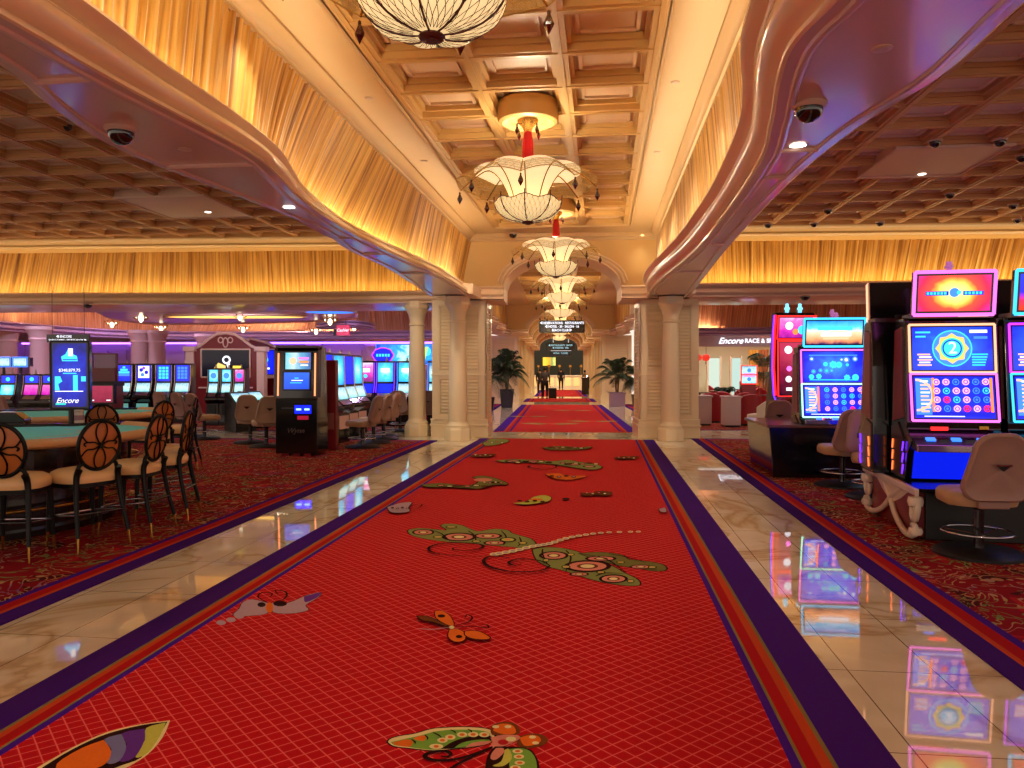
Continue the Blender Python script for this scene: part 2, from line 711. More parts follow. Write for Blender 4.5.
def strips(mb, xs, y0, y1, z, mats):
    """carpet from border strips: xs edges, mats index of each"""
    for a, b, m in zip(xs, xs[1:], mats):
        mb.flat([(a, y0, z), (b, y0, z), (b, y1, z), (a, y1, z)], m)


# ---- woven butterflies of the runner, traced on the floor
Z1 = 0.0125


def crop_pts(pts, ox, oy, s, z):
    return [tuple(P(ox + x / s, oy + y / s, z)) for x, y in pts]


bf_mats = ['green_sage:#7c8246', 'outline_dark:#260808', 'pink_weave:#c87a6a', 'cream_weave:#d8c890', 'orange_weave:#d2641c',
           'leaf_green:#6f9a3c', 'violet_weave:#5a2a86', 'slate_weave:#6a6a9a', 'brown_weave:#6a3412', 'red_weave:#a01820', 'lime_weave:#b4b24c', 'dull_green:#6e6a34', 'mauve_weave:#a88a9a']
BFM = {s.split(':')[0]: i for i, s in enumerate(bf_mats)}
bfm = [mat('weave_' + s.split(':')[0], s.split(':')[1], 0.95, spec=0.1, var=0.12, vscale=60) for s in bf_mats]
FIRST = 8                         # material slots 8.. of the runner


class Motif:
    def __init__(self, mb, ox, oy, s):
        self.mb, self.ox, self.oy, self.s, self.z = mb, ox, oy, s, Z1

    def poly(self, pts, c, z=None, smooth=4, out=None, grow=0.0):
        p = cr([*pts, pts[0]], smooth)[:-1] if smooth else pts
        self.z += 0.00012
        P3 = crop_pts(p, self.ox, self.oy, self.s, self.z)
        if out is not None:
            cx = sum(q[0] for q in P3) / len(P3)
            cy = sum(q[1] for q in P3) / len(P3)
            lo = []
            n = len(P3)
            ar = sum(P3[i][0] * P3[(i + 1) % n][1] - P3[(i + 1) % n][0] * P3[i][1] for i in range(n))
            sg = 1 if ar > 0 else -1
            for i in range(n):
                a, b = Vector(P3[i - 1]), Vector(P3[(i + 1) % n])
                d = (b - a)
                nn = Vector((d.y, -d.x, 0)) * sg
                if nn.length > 1e-9:
                    nn.normalize()
                lo.append(tuple(Vector(P3[i]) + nn * out - Vector((0, 0, 0.00006))))
            self.fan(lo, BFM['outline_dark'])
        self.fan(P3, BFM[c])

    def fan(self, P3, m):
        self.mb.flat(P3, FIRST + m)

    def ell(self, cx, cy, rx, ry, c, n=18):
        self.poly([(cx + rx * math.cos(2 * math.pi * k / n), cy + ry * math.sin(2 * math.pi * k / n)) for k in range(n)], c, smooth=0)

    def line(self, pts, w, c='outline_dark', sm=6):
        """w in metres on the floor"""
        self.z += 0.00012
        p = [Vector(q) for q in crop_pts(cr(pts, sm), self.ox, self.oy, self.s, self.z)]
        rows = []
        for i, q in enumerate(p):
            d = p[min(i + 1, len(p) - 1)] - p[max(i - 1, 0)]
            nn = Vector((-d.y, d.x, 0))
            if nn.length < 1e-9:
                continue
            nn.normalize()
            ww = w * (0.35 + 0.65 * math.sin(math.pi * min(0.93, (i + 1) / len(p))))
            rows.append([tuple(q + nn * ww), tuple(q - nn * ww)])
        self.mb.grid(rows, FIRST + BFM[c])


def spiral(cx, cy, rx, ry, turns, a0=0.0, sg=1):
    pts = []
    n = int(turns * 10)
    for k in range(n + 1):
        t = k / n
        a = a0 + sg * turns * 2 * math.pi * t
        r = 1 - 0.85 * t
        pts.append((cx + rx * r * math.cos(a), cy + ry * r * math.sin(a)))
    return pts


run = MB()
run.box(-2.76, 1.155, -5.5, 17.42, 0.0, 0.0115, 0)
XL = [-2.76, -2.555, -2.535, -2.50, -2.44, -2.425, -2.385]
strips(run, XL, -5.5, 17.42, 0.012, [1, 2, 3, 4, 2, 5])
XR = [0.735, 0.775, 0.79, 0.85, 0.895, 0.915, 1.155]
strips(run, XR, -5.5, 17.42, 0.012, [5, 2, 4, 3, 2, 1])
run.flat([(-2.385, -5.5, 0.012), (0.735, -5.5, 0.012), (0.735, 17.42, 0.012), (-2.385, 17.42, 0.012)], 0)
# large dragonfly
g = Motif(run, 380, 430, 3.0118)
g.poly([(470, 345), (455, 328), (400, 312), (385, 302), (345, 298), (300, 305), (275, 300), (245, 287), (205, 282), (183, 288), (200, 302), (130, 296), (88, 300), (90, 313), (120, 324), (180, 334), (250, 339), (330, 347), (400, 352), (450, 356)], 'green_sage', smooth=3, out=0.012)
g.poly([(460, 360), (470, 388), (500, 409), (560, 425), (620, 445), (680, 460), (740, 468), (780, 467), (775, 450), (735, 430), (700, 410), (640, 385), (590, 365), (540, 355), (485, 354)], 'green_sage', smooth=3, out=0.012)
g.poly([(600, 372), (650, 368), (700, 371), (735, 379), (750, 390), (800, 395), (850, 405), (862, 420), (830, 425), (770, 415), (720, 408), (660, 392)], 'dull_green', smooth=3, out=0.012)
for e in [(130, 308, 34, 9), (238, 322, 52, 13), (325, 319, 44, 9), (345, 340, 34, 7), (625, 410, 72, 18), (523, 378, 45, 13), (703, 448, 44, 13), (665, 387, 48, 8), (785, 412, 34, 6), (600, 434, 30, 6)]:
    g.ell(e[0], e[1], e[2], e[3], 'outline_dark')
    g.ell(e[0], e[1], e[2] * 0.8, e[3] * 0.76, 'pink_weave')
    g.ell(e[0], e[1], e[2] * 0.45, e[3] * 0.45, 'brown_weave')
    g.ell(e[0], e[1], e[2] * 0.3, e[3] * 0.3, 'cream_weave')
for pts_ in ([(150, 300), (185, 312), (210, 334)], [(265, 303), (285, 318), (290, 340)], [(365, 303), (380, 322), (372, 346)], [(420, 322), (425, 338), (415, 350)], [(490, 358), (490, 375), (505, 405)], [(560, 362), (575, 385), (560, 424)], [(600, 372), (680, 388), (740, 428)], [(650, 440), (680, 430), (735, 433)], [(690, 372), (740, 382), (800, 398)]):
    g.line(pts_, 0.008, sm=4)
for e in [(175, 322, 16, 4), (290, 335, 14, 4), (385, 330, 26, 7), (430, 340, 14, 4), (500, 392, 10, 5), (560, 412, 14, 5), (575, 375, 12, 4), (665, 428, 14, 4), (755, 455, 12, 5), (820, 413, 14, 4), (215, 292, 18, 3), (725, 398, 14, 3), (450, 350, 8, 3)]:
    g.ell(e[0], e[1], e[2], e[3], 'outline_dark', 14)
    g.ell(e[0], e[1], e[2] * 0.75, e[3] * 0.7, 'lime_weave', 14)
    g.ell(e[0], e[1], e[2] * 0.35, e[3] * 0.35, 'pink_weave', 10)
bead = cr([(345, 374), (400, 364), (460, 350), (510, 342), (560, 326), (620, 315), (690, 308), (778, 306)], 3)
for i, (x, y) in enumerate(bead):
    k = 1 - i / len(bead) * 0.5
    g.ell(x, y, 15 * k, 5 * k, 'cream_weave', 10)
    g.ell(x, y, 9 * k, 2.8 * k, 'mauve_weave', 10)
g.line([(330, 380), (250, 379), (170, 371), (146, 356), (175, 343), (235, 339), (300, 344), (308, 354), (270, 362), (225, 361), (222, 354), (245, 353)], 0.014)
g.line([(512, 408), (480, 424), (400, 426), (335, 413), (312, 394), (335, 379), (390, 384)], 0.016)
g.line([(512, 408), (480, 393), (420, 388), (388, 398), (405, 408), (425, 403)], 0.014)
# small orange butterfly
g.poly([(165, 546), (188, 545), (212, 562), (222, 588), (198, 584), (170, 566)], 'orange_weave', out=0.006)
g.poly([(112, 560), (145, 562), (185, 580), (205, 592), (160, 578), (128, 572)], 'brown_weave', out=0.008)
g.poly([(210, 600), (206, 622), (225, 637), (254, 632), (255, 612), (235, 600)], 'orange_weave', out=0.006)
g.poly([(256, 606), (295, 606), (330, 624), (318, 630), (280, 628), (258, 618)], 'orange_weave', out=0.008)
g.ell(185, 560, 12, 5, 'outline_dark', 10)
g.ell(238, 622, 10, 5, 'outline_dark', 10)
g.ell(216, 594, 8, 5, 'cream_weave', 10)
g.line([(222, 590), (262, 580), (278, 565), (262, 556), (256, 566)], 0.006)
g.line([(225, 592), (290, 592), (325, 596), (322, 586), (305, 587)], 0.006)
g.line([(110, 598), (160, 600), (210, 594)], 0.006, 'mauve_weave')
# second dragonfly and other moths up the runner
g.poly([(350, 92), (400, 88), (470, 90), (520, 94), (560, 90), (600, 96), (650, 104), (668, 112), (640, 119), (580, 112), (530, 104), (450, 98), (380, 97)], 'green_sage', smooth=3, out=0.02)
for e in [(400, 93, 26, 3), (460, 94, 22, 3), (580, 103, 26, 4), (630, 110, 20, 3)]:
    g.ell(*e, 'outline_dark')
    g.ell(e[0], e[1], e[2] * 0.7, e[3] * 0.65, 'pink_weave')
g.line([(530, 104), (528, 113), (495, 118), (450, 112), (455, 106), (490, 105)], 0.02)
g.poly([(125, 165), (180, 160), (240, 165), (282, 165), (300, 150), (280, 142), (310, 138), (350, 146), (385, 163), (340, 165), (300, 176), (220, 172), (150, 172)], 'dull_green', smooth=3, out=0.02)
g.ell(310, 150, 28, 5, 'pink_weave')
g.ell(230, 168, 26, 3, 'brown_weave')
g.ell(345, 158, 16, 3, 'outline_dark')
g.poly([(400, 220), (440, 215), (462, 202), (492, 196), (515, 203), (505, 215), (460, 222), (430, 224)], 'lime_weave', smooth=3, out=0.008)
g.ell(470, 209, 20, 3, 'orange_weave')
g.poly([(604, 188), (640, 190), (655, 184), (695, 186), (690, 197), (650, 196), (615, 198)], 'brown_weave', smooth=3, out=0.008)
g.ell(560, 207, 12, 3, 'outline_dark')
g.poly([(498, 132), (540, 130), (560, 137), (620, 138), (600, 145), (560, 150), (520, 144)], 'orange_weave', smooth=3, out=0.008)
g.poly([(310, 40), (335, 27), (380, 28), (385, 36), (340, 46), (318, 47)], 'green_sage', smooth=3, out=0.02)
g.poly([(490, 52), (540, 48), (600, 52), (636, 49), (620, 57), (550, 60), (505, 58)], 'dull_green', smooth=3, out=0.02)
g.poly([(705, 82), (740, 78), (782, 80), (750, 88), (715, 87)], 'brown_weave', smooth=3, out=0.006)
g.poly([(270, 77), (310, 72), (350, 72), (330, 80), (285, 81)], 'brown_weave', smooth=3, out=0.006)
g.poly([(22, 232), (60, 220), (95, 218), (85, 232), (88, 245), (50, 249), (30, 245)], 'mauve_weave', smooth=3, out=0.01)
g.line([(88, 230), (125, 222), (118, 232), (92, 236)], 0.008)
g.poly([(840, 238), (858, 234), (862, 246), (846, 246)], 'mauve_weave', smooth=3, out=0.008)
for cx_, cy_, w_, cols_ in ((450, 96, 70, 'pco'), (600, 101, 60, 'pbc'), (345, 37, 30, 'pc'), (560, 53, 55, 'bpc'), (250, 168, 80, 'pcb'), (340, 158, 34, 'cp'), (455, 214, 46, 'ob'), (650, 190, 36, 'pc'), (550, 139, 44, 'bm'), (742, 83, 30, 'pc'), (310, 76, 30, 'cp'), (60, 235, 30, 'bm')):
    for i_, ch_ in enumerate(cols_ * 2):
        xx = cx_ - w_ + 2 * w_ * (i_ + 0.5) / (2 * len(cols_))
        cc_ = {'p': 'pink_weave', 'c': 'cream_weave', 'o': 'outline_dark', 'b': 'brown_weave', 'm': 'mauve_weave'}[ch_]
        g.ell(xx, cy_ + (1.2 if i_ % 2 else -1.2), w_ * 0.16, 2.6, 'outline_dark', 12)
        g.ell(xx, cy_ + (1.2 if i_ % 2 else -1.2), w_ * 0.11, 1.7, cc_, 12)
# violet moth by the left border
g = Motif(run, 200, 560, 2.844)
g.poly([(192, 122), (150, 112), (122, 120), (112, 138), (95, 158), (150, 158), (192, 150)], 'mauve_weave', smooth=3, out=0.006)
g.poly([(205, 122), (250, 122), (300, 102), (342, 92), (336, 106), (300, 128), (308, 142), (260, 152), (208, 148)], 'mauve_weave', smooth=3, out=0.006)
g.poly([(296, 104), (342, 92), (334, 106), (300, 120)], 'violet_weave', smooth=3)
g.ell(175, 127, 12, 7, 'outline_dark', 10)
g.ell(228, 124, 20, 8, 'outline_dark', 10)
g.ell(198, 135, 11, 15, 'orange_weave', 10)
g.line([(190, 120), (165, 105), (178, 92), (205, 95), (198, 106)], 0.007)
g.line([(205, 120), (240, 110), (245, 92), (215, 85), (222, 98)], 0.007)
for dx, dy in ((0, 0), (28, -8), (52, -18)):
    g.ell(60 + dx, 178 + dy, 14, 7, 'mauve_weave', 9)
# green winged butterfly at the bottom of the picture
g = Motif(run, 380, 720, 5.689)
g.poly([(45, 125), (60, 108), (110, 92), (200, 78), (290, 52), (370, 44), (470, 40), (580, 46), (640, 62), (650, 95), (620, 130), (540, 150), (430, 162), (300, 172), (160, 158), (80, 148)], 'cream_weave', smooth=3, out=0.008)
g.poly([(62, 126), (130, 110), (230, 88), (330, 62), (470, 54), (590, 62), (628, 85), (600, 125), (500, 140), (400, 160), (280, 168), (150, 152), (80, 142)], 'leaf_green', smooth=3)
g.poly([(72, 128), (140, 112), (185, 118), (170, 152), (90, 142)], 'orange_weave', smooth=3)
g.poly([(190, 104), (230, 90), (262, 90), (250, 118), (205, 112)], 'orange_weave', smooth=3)
g.poly([(345, 165), (420, 120), (520, 92), (620, 88), (640, 115), (560, 140), (450, 160)], 'outline_dark', smooth=3)
g.poly([(420, 160), (470, 128), (560, 112), (630, 115), (560, 138), (480, 152)], 'leaf_green', smooth=3)
g.poly([(485, 155), (520, 132), (580, 122), (635, 122), (590, 142)], 'pink_weave', smooth=3)
for x, y in [(320, 150), (355, 115), (400, 97), (467, 83), (530, 82), (594, 83)]:
    g.ell(x, y, 30 if x > 330 else 40, 15, 'cream_weave', 14)
    g.ell(x, y, 15, 8, 'orange_weave', 12)
for a, b in [((180, 110), (200, 135)), ((255, 85), (270, 112)), ((300, 70), (350, 100)), ((400, 55), (430, 75)), ((500, 52), (520, 70))]:
    g.line([a, ((a[0] + b[0]) / 2 + 8, (a[1] + b[1]) / 2), b], 0.004, sm=3)
g.poly([(628, 60), (640, 28), (700, 10), (765, 18), (795, 50), (785, 82), (700, 88), (640, 84)], 'brown_weave', smooth=3)
g.poly([(645, 62), (655, 32), (700, 20), (750, 28), (772, 55), (765, 78), (700, 80)], 'orange_weave', smooth=3)
g.poly([(785, 95), (860, 76), (930, 86), (955, 112), (930, 142), (860, 158), (785, 148)], 'brown_weave', smooth=3)
g.poly([(795, 100), (860, 84), (905, 95), (915, 120), (880, 140), (820, 146)], 'orange_weave', smooth=3)
for x, y in [(658, 38), (728, 38), (868, 97), (885, 130)]:
    g.ell(x, y, 20, 9, 'cream_weave', 12)
g.poly([(628, 100), (700, 84), (785, 88), (792, 108), (740, 135), (660, 160), (620, 155), (640, 130)], 'pink_weave', smooth=3)
g.ell(700, 126, 30, 16, 'red_weave', 12)
g.ell(745, 108, 30, 14, 'cream_weave', 12)
g.poly([(655, 150), (625, 180), (605, 225), (600, 300), (640, 340), (800, 360), (900, 320), (905, 250), (885, 200), (850, 165), (780, 152)], 'outline_dark', smooth=3)
g.poly([(740, 165), (800, 160), (850, 175), (880, 210), (892, 260), (880, 310), (800, 345), (740, 300)], 'leaf_green', smooth=3)
g.poly([(660, 160), (700, 160), (705, 185), (660, 225), (630, 220), (635, 190)], 'pink_weave', smooth=3)
g.poly([(710, 170), (735, 165), (750, 220), (700, 262), (640, 260), (690, 235)], 'lime_weave', smooth=3)
for x, y in [(783, 177), (790, 208), (795, 243), (770, 270)]:
    g.ell(x, y, 30, 13, 'cream_weave', 12)
    g.ell(x, y, 16, 7, 'orange_weave', 10)
g.line([(640, 150), (540, 190), (430, 222), (320, 228), (255, 208), (290, 182), (370, 176), (404, 192), (380, 208), (345, 204)], 0.010)
g.line([(640, 155), (560, 190), (470, 235), (400, 275), (340, 330)], 0.007)
# leaf shaped wing in the bottom left corner
g = Motif(run, 0, 560, 3.692)
g.poly([(628, 592), (520, 606), (400, 634), (300, 676), (200, 730), (100, 800), (180, 850), (330, 830), (450, 775), (540, 722), (600, 655)], 'cream_weave', smooth=3)
g.poly([(618, 597), (520, 610), (400, 640), (300, 682), (200, 738), (120, 800), (200, 830), (330, 800), (450, 758), (520, 730), (575, 668)], 'outline_dark', smooth=3)
g.poly([(612, 600), (540, 620), (535, 665), (500, 728), (545, 712), (590, 650)], 'lime_weave', smooth=3)
g.poly([(535, 622), (450, 640), (468, 680), (440, 742), (495, 730), (532, 670)], 'violet_weave', smooth=3)
g.poly([(448, 642), (385, 662), (412, 700), (395, 750), (440, 742), (466, 690)], 'slate_weave', smooth=3)
g.poly([(383, 664), (300, 695), (210, 752), (230, 790), (330, 775), (392, 750), (410, 705)], 'orange_weave', smooth=3)
tag(run.build('carpet_runner', [lattice, c_purple, c_olive, c_orange, c_redst, c_purple2, c_redst, c_redst] + bfm),
    'long red lattice carpet runner with woven dragonfly and butterflies, nearest the viewer', 'carpet')


def far_runner(y0, y1, label, x0=-1.62, x1=2.04, motifs=()):
    r = MB()
    r.box(x0, x1, y0, y1, 0, 0.0115, 0)
    a = [x0, x0 + 0.26, x0 + 0.32, x0 + 0.40, x0 + 0.46]
    strips(r, a, y0, y1, 0.012, [1, 3, 4, 5])
    b = [x1 - 0.46, x1 - 0.40, x1 - 0.32, x1 - 0.26, x1]
    strips(r, b, y0, y1, 0.012, [5, 4, 3, 1])
    r.flat([(a[-1], y0, 0.012), (b[0], y0, 0.012), (b[0], y1, 0.012), (a[-1], y1, 0.012)], 0)
    r.box(x0 + 0.4, x1 - 0.4, y0 + 0.06, y0 + 0.16, 0.0121, 0.0126, 3)
    for (mx, my, s) in motifs:
        for sg in (-1, 1):
            r.flat([(mx, my, 0.013), (mx + sg * 0.5 * s, my + 0.35 * s, 0.013), (mx + sg * 0.9 * s, my + 0.2 * s, 0.013), (mx + sg * 0.7 * s, my - 0.1 * s, 0.013), (mx + sg * 0.3 * s, my - 0.3 * s, 0.013)], 8)
            r.flat([(mx + sg * 0.25 * s, my, 0.0134), (mx + sg * 0.6 * s, my + 0.18 * s, 0.0134), (mx + sg * 0.6 * s, my - 0.03 * s, 0.0134)], 10)
    o = r.build('carpet_runner', [lattice, c_purple2, c_olive, c_orange, c_redst, c_purple, c_redst, c_redst] + bfm, rot=(0, 0, BA))
    return tag(o, label, 'carpet')


far_runner(19.5, 35.2, 'red carpet runner with violet edges just beyond the round columns', motifs=[(-0.2, 22.4, 1.0), (1.1, 23.6, 0.9), (-1.0, 26, 0.8), (0.6, 30, 0.9)])
far_runner(38.6, 43.2, 'short red carpet runner between the potted palms and the walkers', -1.7, 2.0)
far_runner(46.6, 63.0, 'farthest red carpet runner, running up to the lobby desk', -1.4, 1.9)


def side_carpet(name, x0, x1, y0, y1, edge, label, rot=0.0, endb=True):
    """floral carpet, striped border on the hall side (edge = +1: at x1) and at its far end"""
    r = MB()
    r.box(x0, x1, y0, y1, 0, 0.0115, 1)
    w = [0.15, 0.04, 0.09, 0.06]
    z = 0.012
    e = 0.34
    if edge > 0:
        xs = [x1 - sum(w[:4]), x1 - sum(w[:3]), x1 - sum(w[:2]), x1 - w[0], x1]
        strips(r, xs, y0, y1, z, [2, 4, 3, 1])
        xa, xb = x0, xs[0]
    else:
        xs = [x0, x0 + w[0], x0 + sum(w[:2]), x0 + sum(w[:3]), x0 + sum(w[:4])]
        strips(r, xs, y0, y1, z, [1, 3, 4, 2])
        xa, xb = xs[-1], x1
    yb = y1 - e if endb else y1
    r.flat([(xa, y0, z), (xb, y0, z), (xb, yb, z), (xa, yb, z)], 0)
    if endb:
        r.flat([(xa, yb, z), (xb, yb, z), (xb, yb + 0.06, z), (xa, yb + 0.06, z)], 2)
        r.flat([(xa, yb + 0.06, z), (xb, yb + 0.06, z), (xb, yb + 0.19, z), (xa, yb + 0.19, z)], 3)
        r.flat([(xa, yb + 0.19, z), (xb, yb + 0.19, z), (xb, y1, z), (xa, y1, z)], 1)
    return tag(r.build(name, [floral, c_purple, c_purple2, c_orange, c_redst], rot=(0, 0, rot)), label, 'carpet')


side_carpet('floral_carpet', -18, -3.63, -5, 16.75, 1, 'dark red floral carpet under the gaming tables left of the marble strip')
side_carpet('floral_carpet', 2.03, 16, -5, 17.9, -1, 'dark red floral carpet under the near slot machines on the right')
side_carpet('floral_carpet', -26, -2.5, 19.5, 36.0, 1, 'dark red floral carpet beyond the freestanding round column on the left', BA, False)
side_carpet('floral_carpet', 2.95, 22, 20.4, 36.0, -1, 'pinkish red carpet of the lounge beyond the right pier', BA, False)

# ================================================================ ceilings
HC = 4.7
def coffer(name, x0, x1, y0, y1, nx, ny, bm, pm, z=HC, bw=0.15, fine=True, dp=0.14):
    """coffered field: panels high up, stepped beams crossing below"""
    c = MB()
    c.box(x0, x1, y0, y1, z + dp, z + dp + 0.08, 1)
    for i in range(nx + 1):
        x = x0 + (x1 - x0) * i / nx
        c.box(x - bw / 2, x + bw / 2, y0, y1, z, z + dp, 0)
        c.box(x - bw / 2 - 0.045, x + bw / 2 + 0.045, y0, y1, z + dp * 0.5, z + dp, 0)
        if fine:
            c.box(x - 0.022, x + 0.022, y0, y1, z - 0.014, z, 0)
    for j in range(ny + 1):
        y = y0 + (y1 - y0) * j / ny
        c.box(x0, x1, y - bw / 2, y + bw / 2, z + 0.005, z + dp, 0)
        c.box(x0, x1, y - bw / 2 - 0.045, y + bw / 2 + 0.045, z + dp * 0.52, z + dp, 0)
        if fine:
            c.box(x0, x1, y - 0.022, y + 0.022, z - 0.010, z + 0.005, 0)
    # raised inner frame of each panel
    for i in range(nx):
        for j in range(ny):
            xa = x0 + (x1 - x0) * i / nx + bw / 2 + 0.045
            xb = x0 + (x1 - x0) * (i + 1) / nx - bw / 2 - 0.045
            ya = y0 + (y1 - y0) * j / ny + bw / 2 + 0.045
            yb = y0 + (y1 - y0) * (j + 1) / ny - bw / 2 - 0.045
            t = 0.035
            zz = z + dp - 0.03
            for (a, b, d, e) in ((xa + .05, xb - .05, ya + .05, ya + .05 + t), (xa + .05, xb - .05, yb - .05 - t, yb - .05), (xa + .05, xa + .05 + t, ya + .05, yb - .05), (xb - .05 - t, xb - .05, ya + .05, yb - .05)):
                if fine:
                    c.box(a, b, d, e, zz, z + dp, 1)
    o = c.build(name, [bm, pm])
    tag(o, kind='structure')
    return o


# hall ceiling: coffered field -2.30..0.52 between flat soffits
coffer('ceiling', -2.30, 0.52, -4.02, 16.72, 3, 23, beam_m, coffer_panel)
s = MB()
for x0, x1 in ((-3.05, -2.36), (0.58, 1.25)):
    s.box(x0, x1, -5.5, 16.78, HC, HC + 0.28)
s.box(-3.05, 1.25, 16.78, 18.2, HC, HC + 0.28)
for x in (-2.40, 0.61):          # bead mouldings that frame the coffered field
    s.tube([(x, -5.5, HC), (x, 16.8, HC)], 0.022, 6)
    s.tube([(x + (0.07 if x < 0 else -0.07), -5.5, HC + 0.02), (x + (0.07 if x < 0 else -0.07), 16.8, HC + 0.02)], 0.03, 6)
s.tube([(-2.40, 16.82, HC), (0.61, 16.82, HC)], 0.022, 6)
tag(s.build('ceiling', plaster), kind='structure')

# crown mouldings under the hall ceiling
def crown_y(name, x, sg, y0, y1, m, z0=HC, s_=1.0):
    """profile extruded along y; sg = direction out of the wall"""
    pr = [(0.0, 0.0), (0.17, 0.0), (0.17, -0.03), (0.14, -0.05), (0.10, -0.07), (0.07, -0.11), (0.06, -0.15), (0.03, -0.16), (0.03, -0.20), (0.0, -0.20)]
    c = MB()
    c.grid([[(x + sg * a * s_, y, z0 + b * s_) for a, b in pr] for y in (y0, y1)], closed=False)
    return tag(c.build(name, m, smooth=30), kind='structure')


crown_y('trim_1', -3.05, 1, -5.5, 17.4, plaster)
crown_y('trim_2', 1.25, -1, -5.5, 17.6, plaster)

# ================================================================ serpentine ledges of the hall
L_BOT = [(-5.5, -2.95), (0, -2.92), (2, -2.86), (3.31, -2.79), (4.2, -2.77), (5.6, -2.66), (6.4, -2.76), (7.2, -2.90), (8.87, -2.99), (11, -2.93), (12.35, -2.83), (14.5, -2.80), (16.6, -2.86)]
L_TOP = [(-5.5, -2.85), (0, -2.75), (2, -2.70), (3.8, -2.70), (4.6, -2.76), (5.5, -2.76), (6.4, -2.82), (7.1, -2.99), (7.8, -3.15), (9.3, -3.32), (11.2, -3.27), (13.5, -3.07), (16.6, -3.03)]
L_IN = [(-5.5, -3.5), (0, -3.3), (2.5, -3.12), (3.83, -3.23), (4.45, -3.41), (5.4, -3.58), (6.73, -3.45), (8.7, -3.28), (10.1, -3.43), (12, -3.42), (14.1, -3.56), (16.6, -3.75)]
R_TOP = [(-5.5, 0.95), (0, 0.72), (2, 0.70), (4.2, 0.79), (4.8, 0.85), (6.0, 1.06), (8.0, 1.15), (10, 1.13), (11.8, 1.06), (14.4, 0.88), (16, 0.86), (17.2, 0.95)]
R_BOT = [(-5.5, 1.2), (0, 1.08), (3.0, 1.07), (3.6, 1.04), (4.2, 0.97), (5.4, 1.14), (6.35, 1.25), (8.5, 1.30), (11, 1.28), (14, 1.08), (16, 1.0), (17.2, 1.1)]
R_IN = [(-5.5, 2.4), (0, 2.1), (2.6, 1.88), (3.76, 1.87), (4.54, 1.88), (5.1, 1.78), (5.5, 1.71), (6.4, 1.64), (7.9, 1.62), (11, 1.67), (14, 1.78), (17.2, 1.9)]
ZT, ZB = 3.5, 3.2
PROF = [(-0.05, 0.0), (0.0, 0.0), (0.035, 0.05), (0.05, 0.13), (0.03, 0.22), (-0.03, 0.30), (-0.045, 0.34), (0.01, 0.40), (0.045, 0.52), (0.05, 0.66), (0.02, 0.78), (-0.03, 0.82), (-0.03, 0.88), (0.012, 0.92), (0.018, 0.98), (0.0, 1.0)]


def ledge(name_f, top, bot, inn, sg, yend):
    ys = []
    y = -5.5
    while y < yend:
        ys.append(y)
        y += 0.12
    ys.append(yend)
    sm = {}
    for key, tab in (('t', top), ('b', bot), ('i', inn)):
        c = cr([(a, b) for a, b in tab], 12)
        sm[key] = [interp([(p[0], p[1]) for p in c], q) for q in ys]
    f = MB()
    rows = []
    for k, q in enumerate(ys):
        row = []
        for n_, t in PROF:
            x = sm['t'][k] + (sm['b'][k] - sm['t'][k]) * t + sg * n_
            row.append((x, q, ZT + (ZB - ZT) * t))
        rows.append(row)
    f.grid(rows)
    # top shelf behind the lip
    f.grid([[(sm['t'][k] - sg * 0.05, q, ZT), (sm['t'][k] - sg * 0.06, q, ZT - 0.12), (sm['t'][k] - sg * 0.27, q, ZT - 0.12)] for k, q in enumerate(ys)])
    tag(f.build(name_f, fascia_m, smooth=50), kind='structure')
    s = MB()
    s.grid([[(sm['b'][k], q, ZB), (sm['i'][k], q, ZB)] for k, q in enumerate(ys)])
    # raised margins along both edges and the room-side face
    for key, off in (('b', -sg * 0.09), ('i', sg * 0.08)):
        s.grid([[(sm[key][k] + off + dx, q, ZB - dz) for dx, dz in ((-0.028, 0), (-0.02, 0.014), (0.0, 0.018), (0.02, 0.014), (0.028, 0))] for k, q in enumerate(ys)])
    s.grid([[(sm['i'][k] + dx * sg, q, z) for dx, z in ((0.0, ZB), (-0.02, ZB + 0.01), (-0.03, ZB + 0.05), (0.0, ZB + 0.07), (0.0, ZB + 0.12))] + [((min if sg > 0 else max)(sm['i'][k], sm['t'][k] - sg * 0.27), q, z) for z in (ZB + 0.12, HC + 0.2)] for k, q in enumerate(ys)])
    # cross bars
    bars = (0.4, 4.05, 5.85, 9.2, 10.5, 12.6) if sg > 0 else (1.0, 5.95, 6.75, 10.2, 13.0)
    for yb in bars:
        xb = interp(list(zip(ys, sm['b'])), yb) - sg * 0.09
        xi = interp(list(zip(ys, sm['i'])), yb) + sg * 0.08
        s.tube([(xb, yb, ZB - 0.004), (xi, yb, ZB - 0.004)], 0.022, 6)
    tag(s.build('ceiling', soffit_m, smooth=40), kind='structure')
    return ys, sm


ysL, smL = ledge('trim_3', L_TOP, L_BOT, L_IN, 1, 16.6)
ysR, smR = ledge('trim_4', R_TOP, R_BOT, R_IN, -1, 17.3)


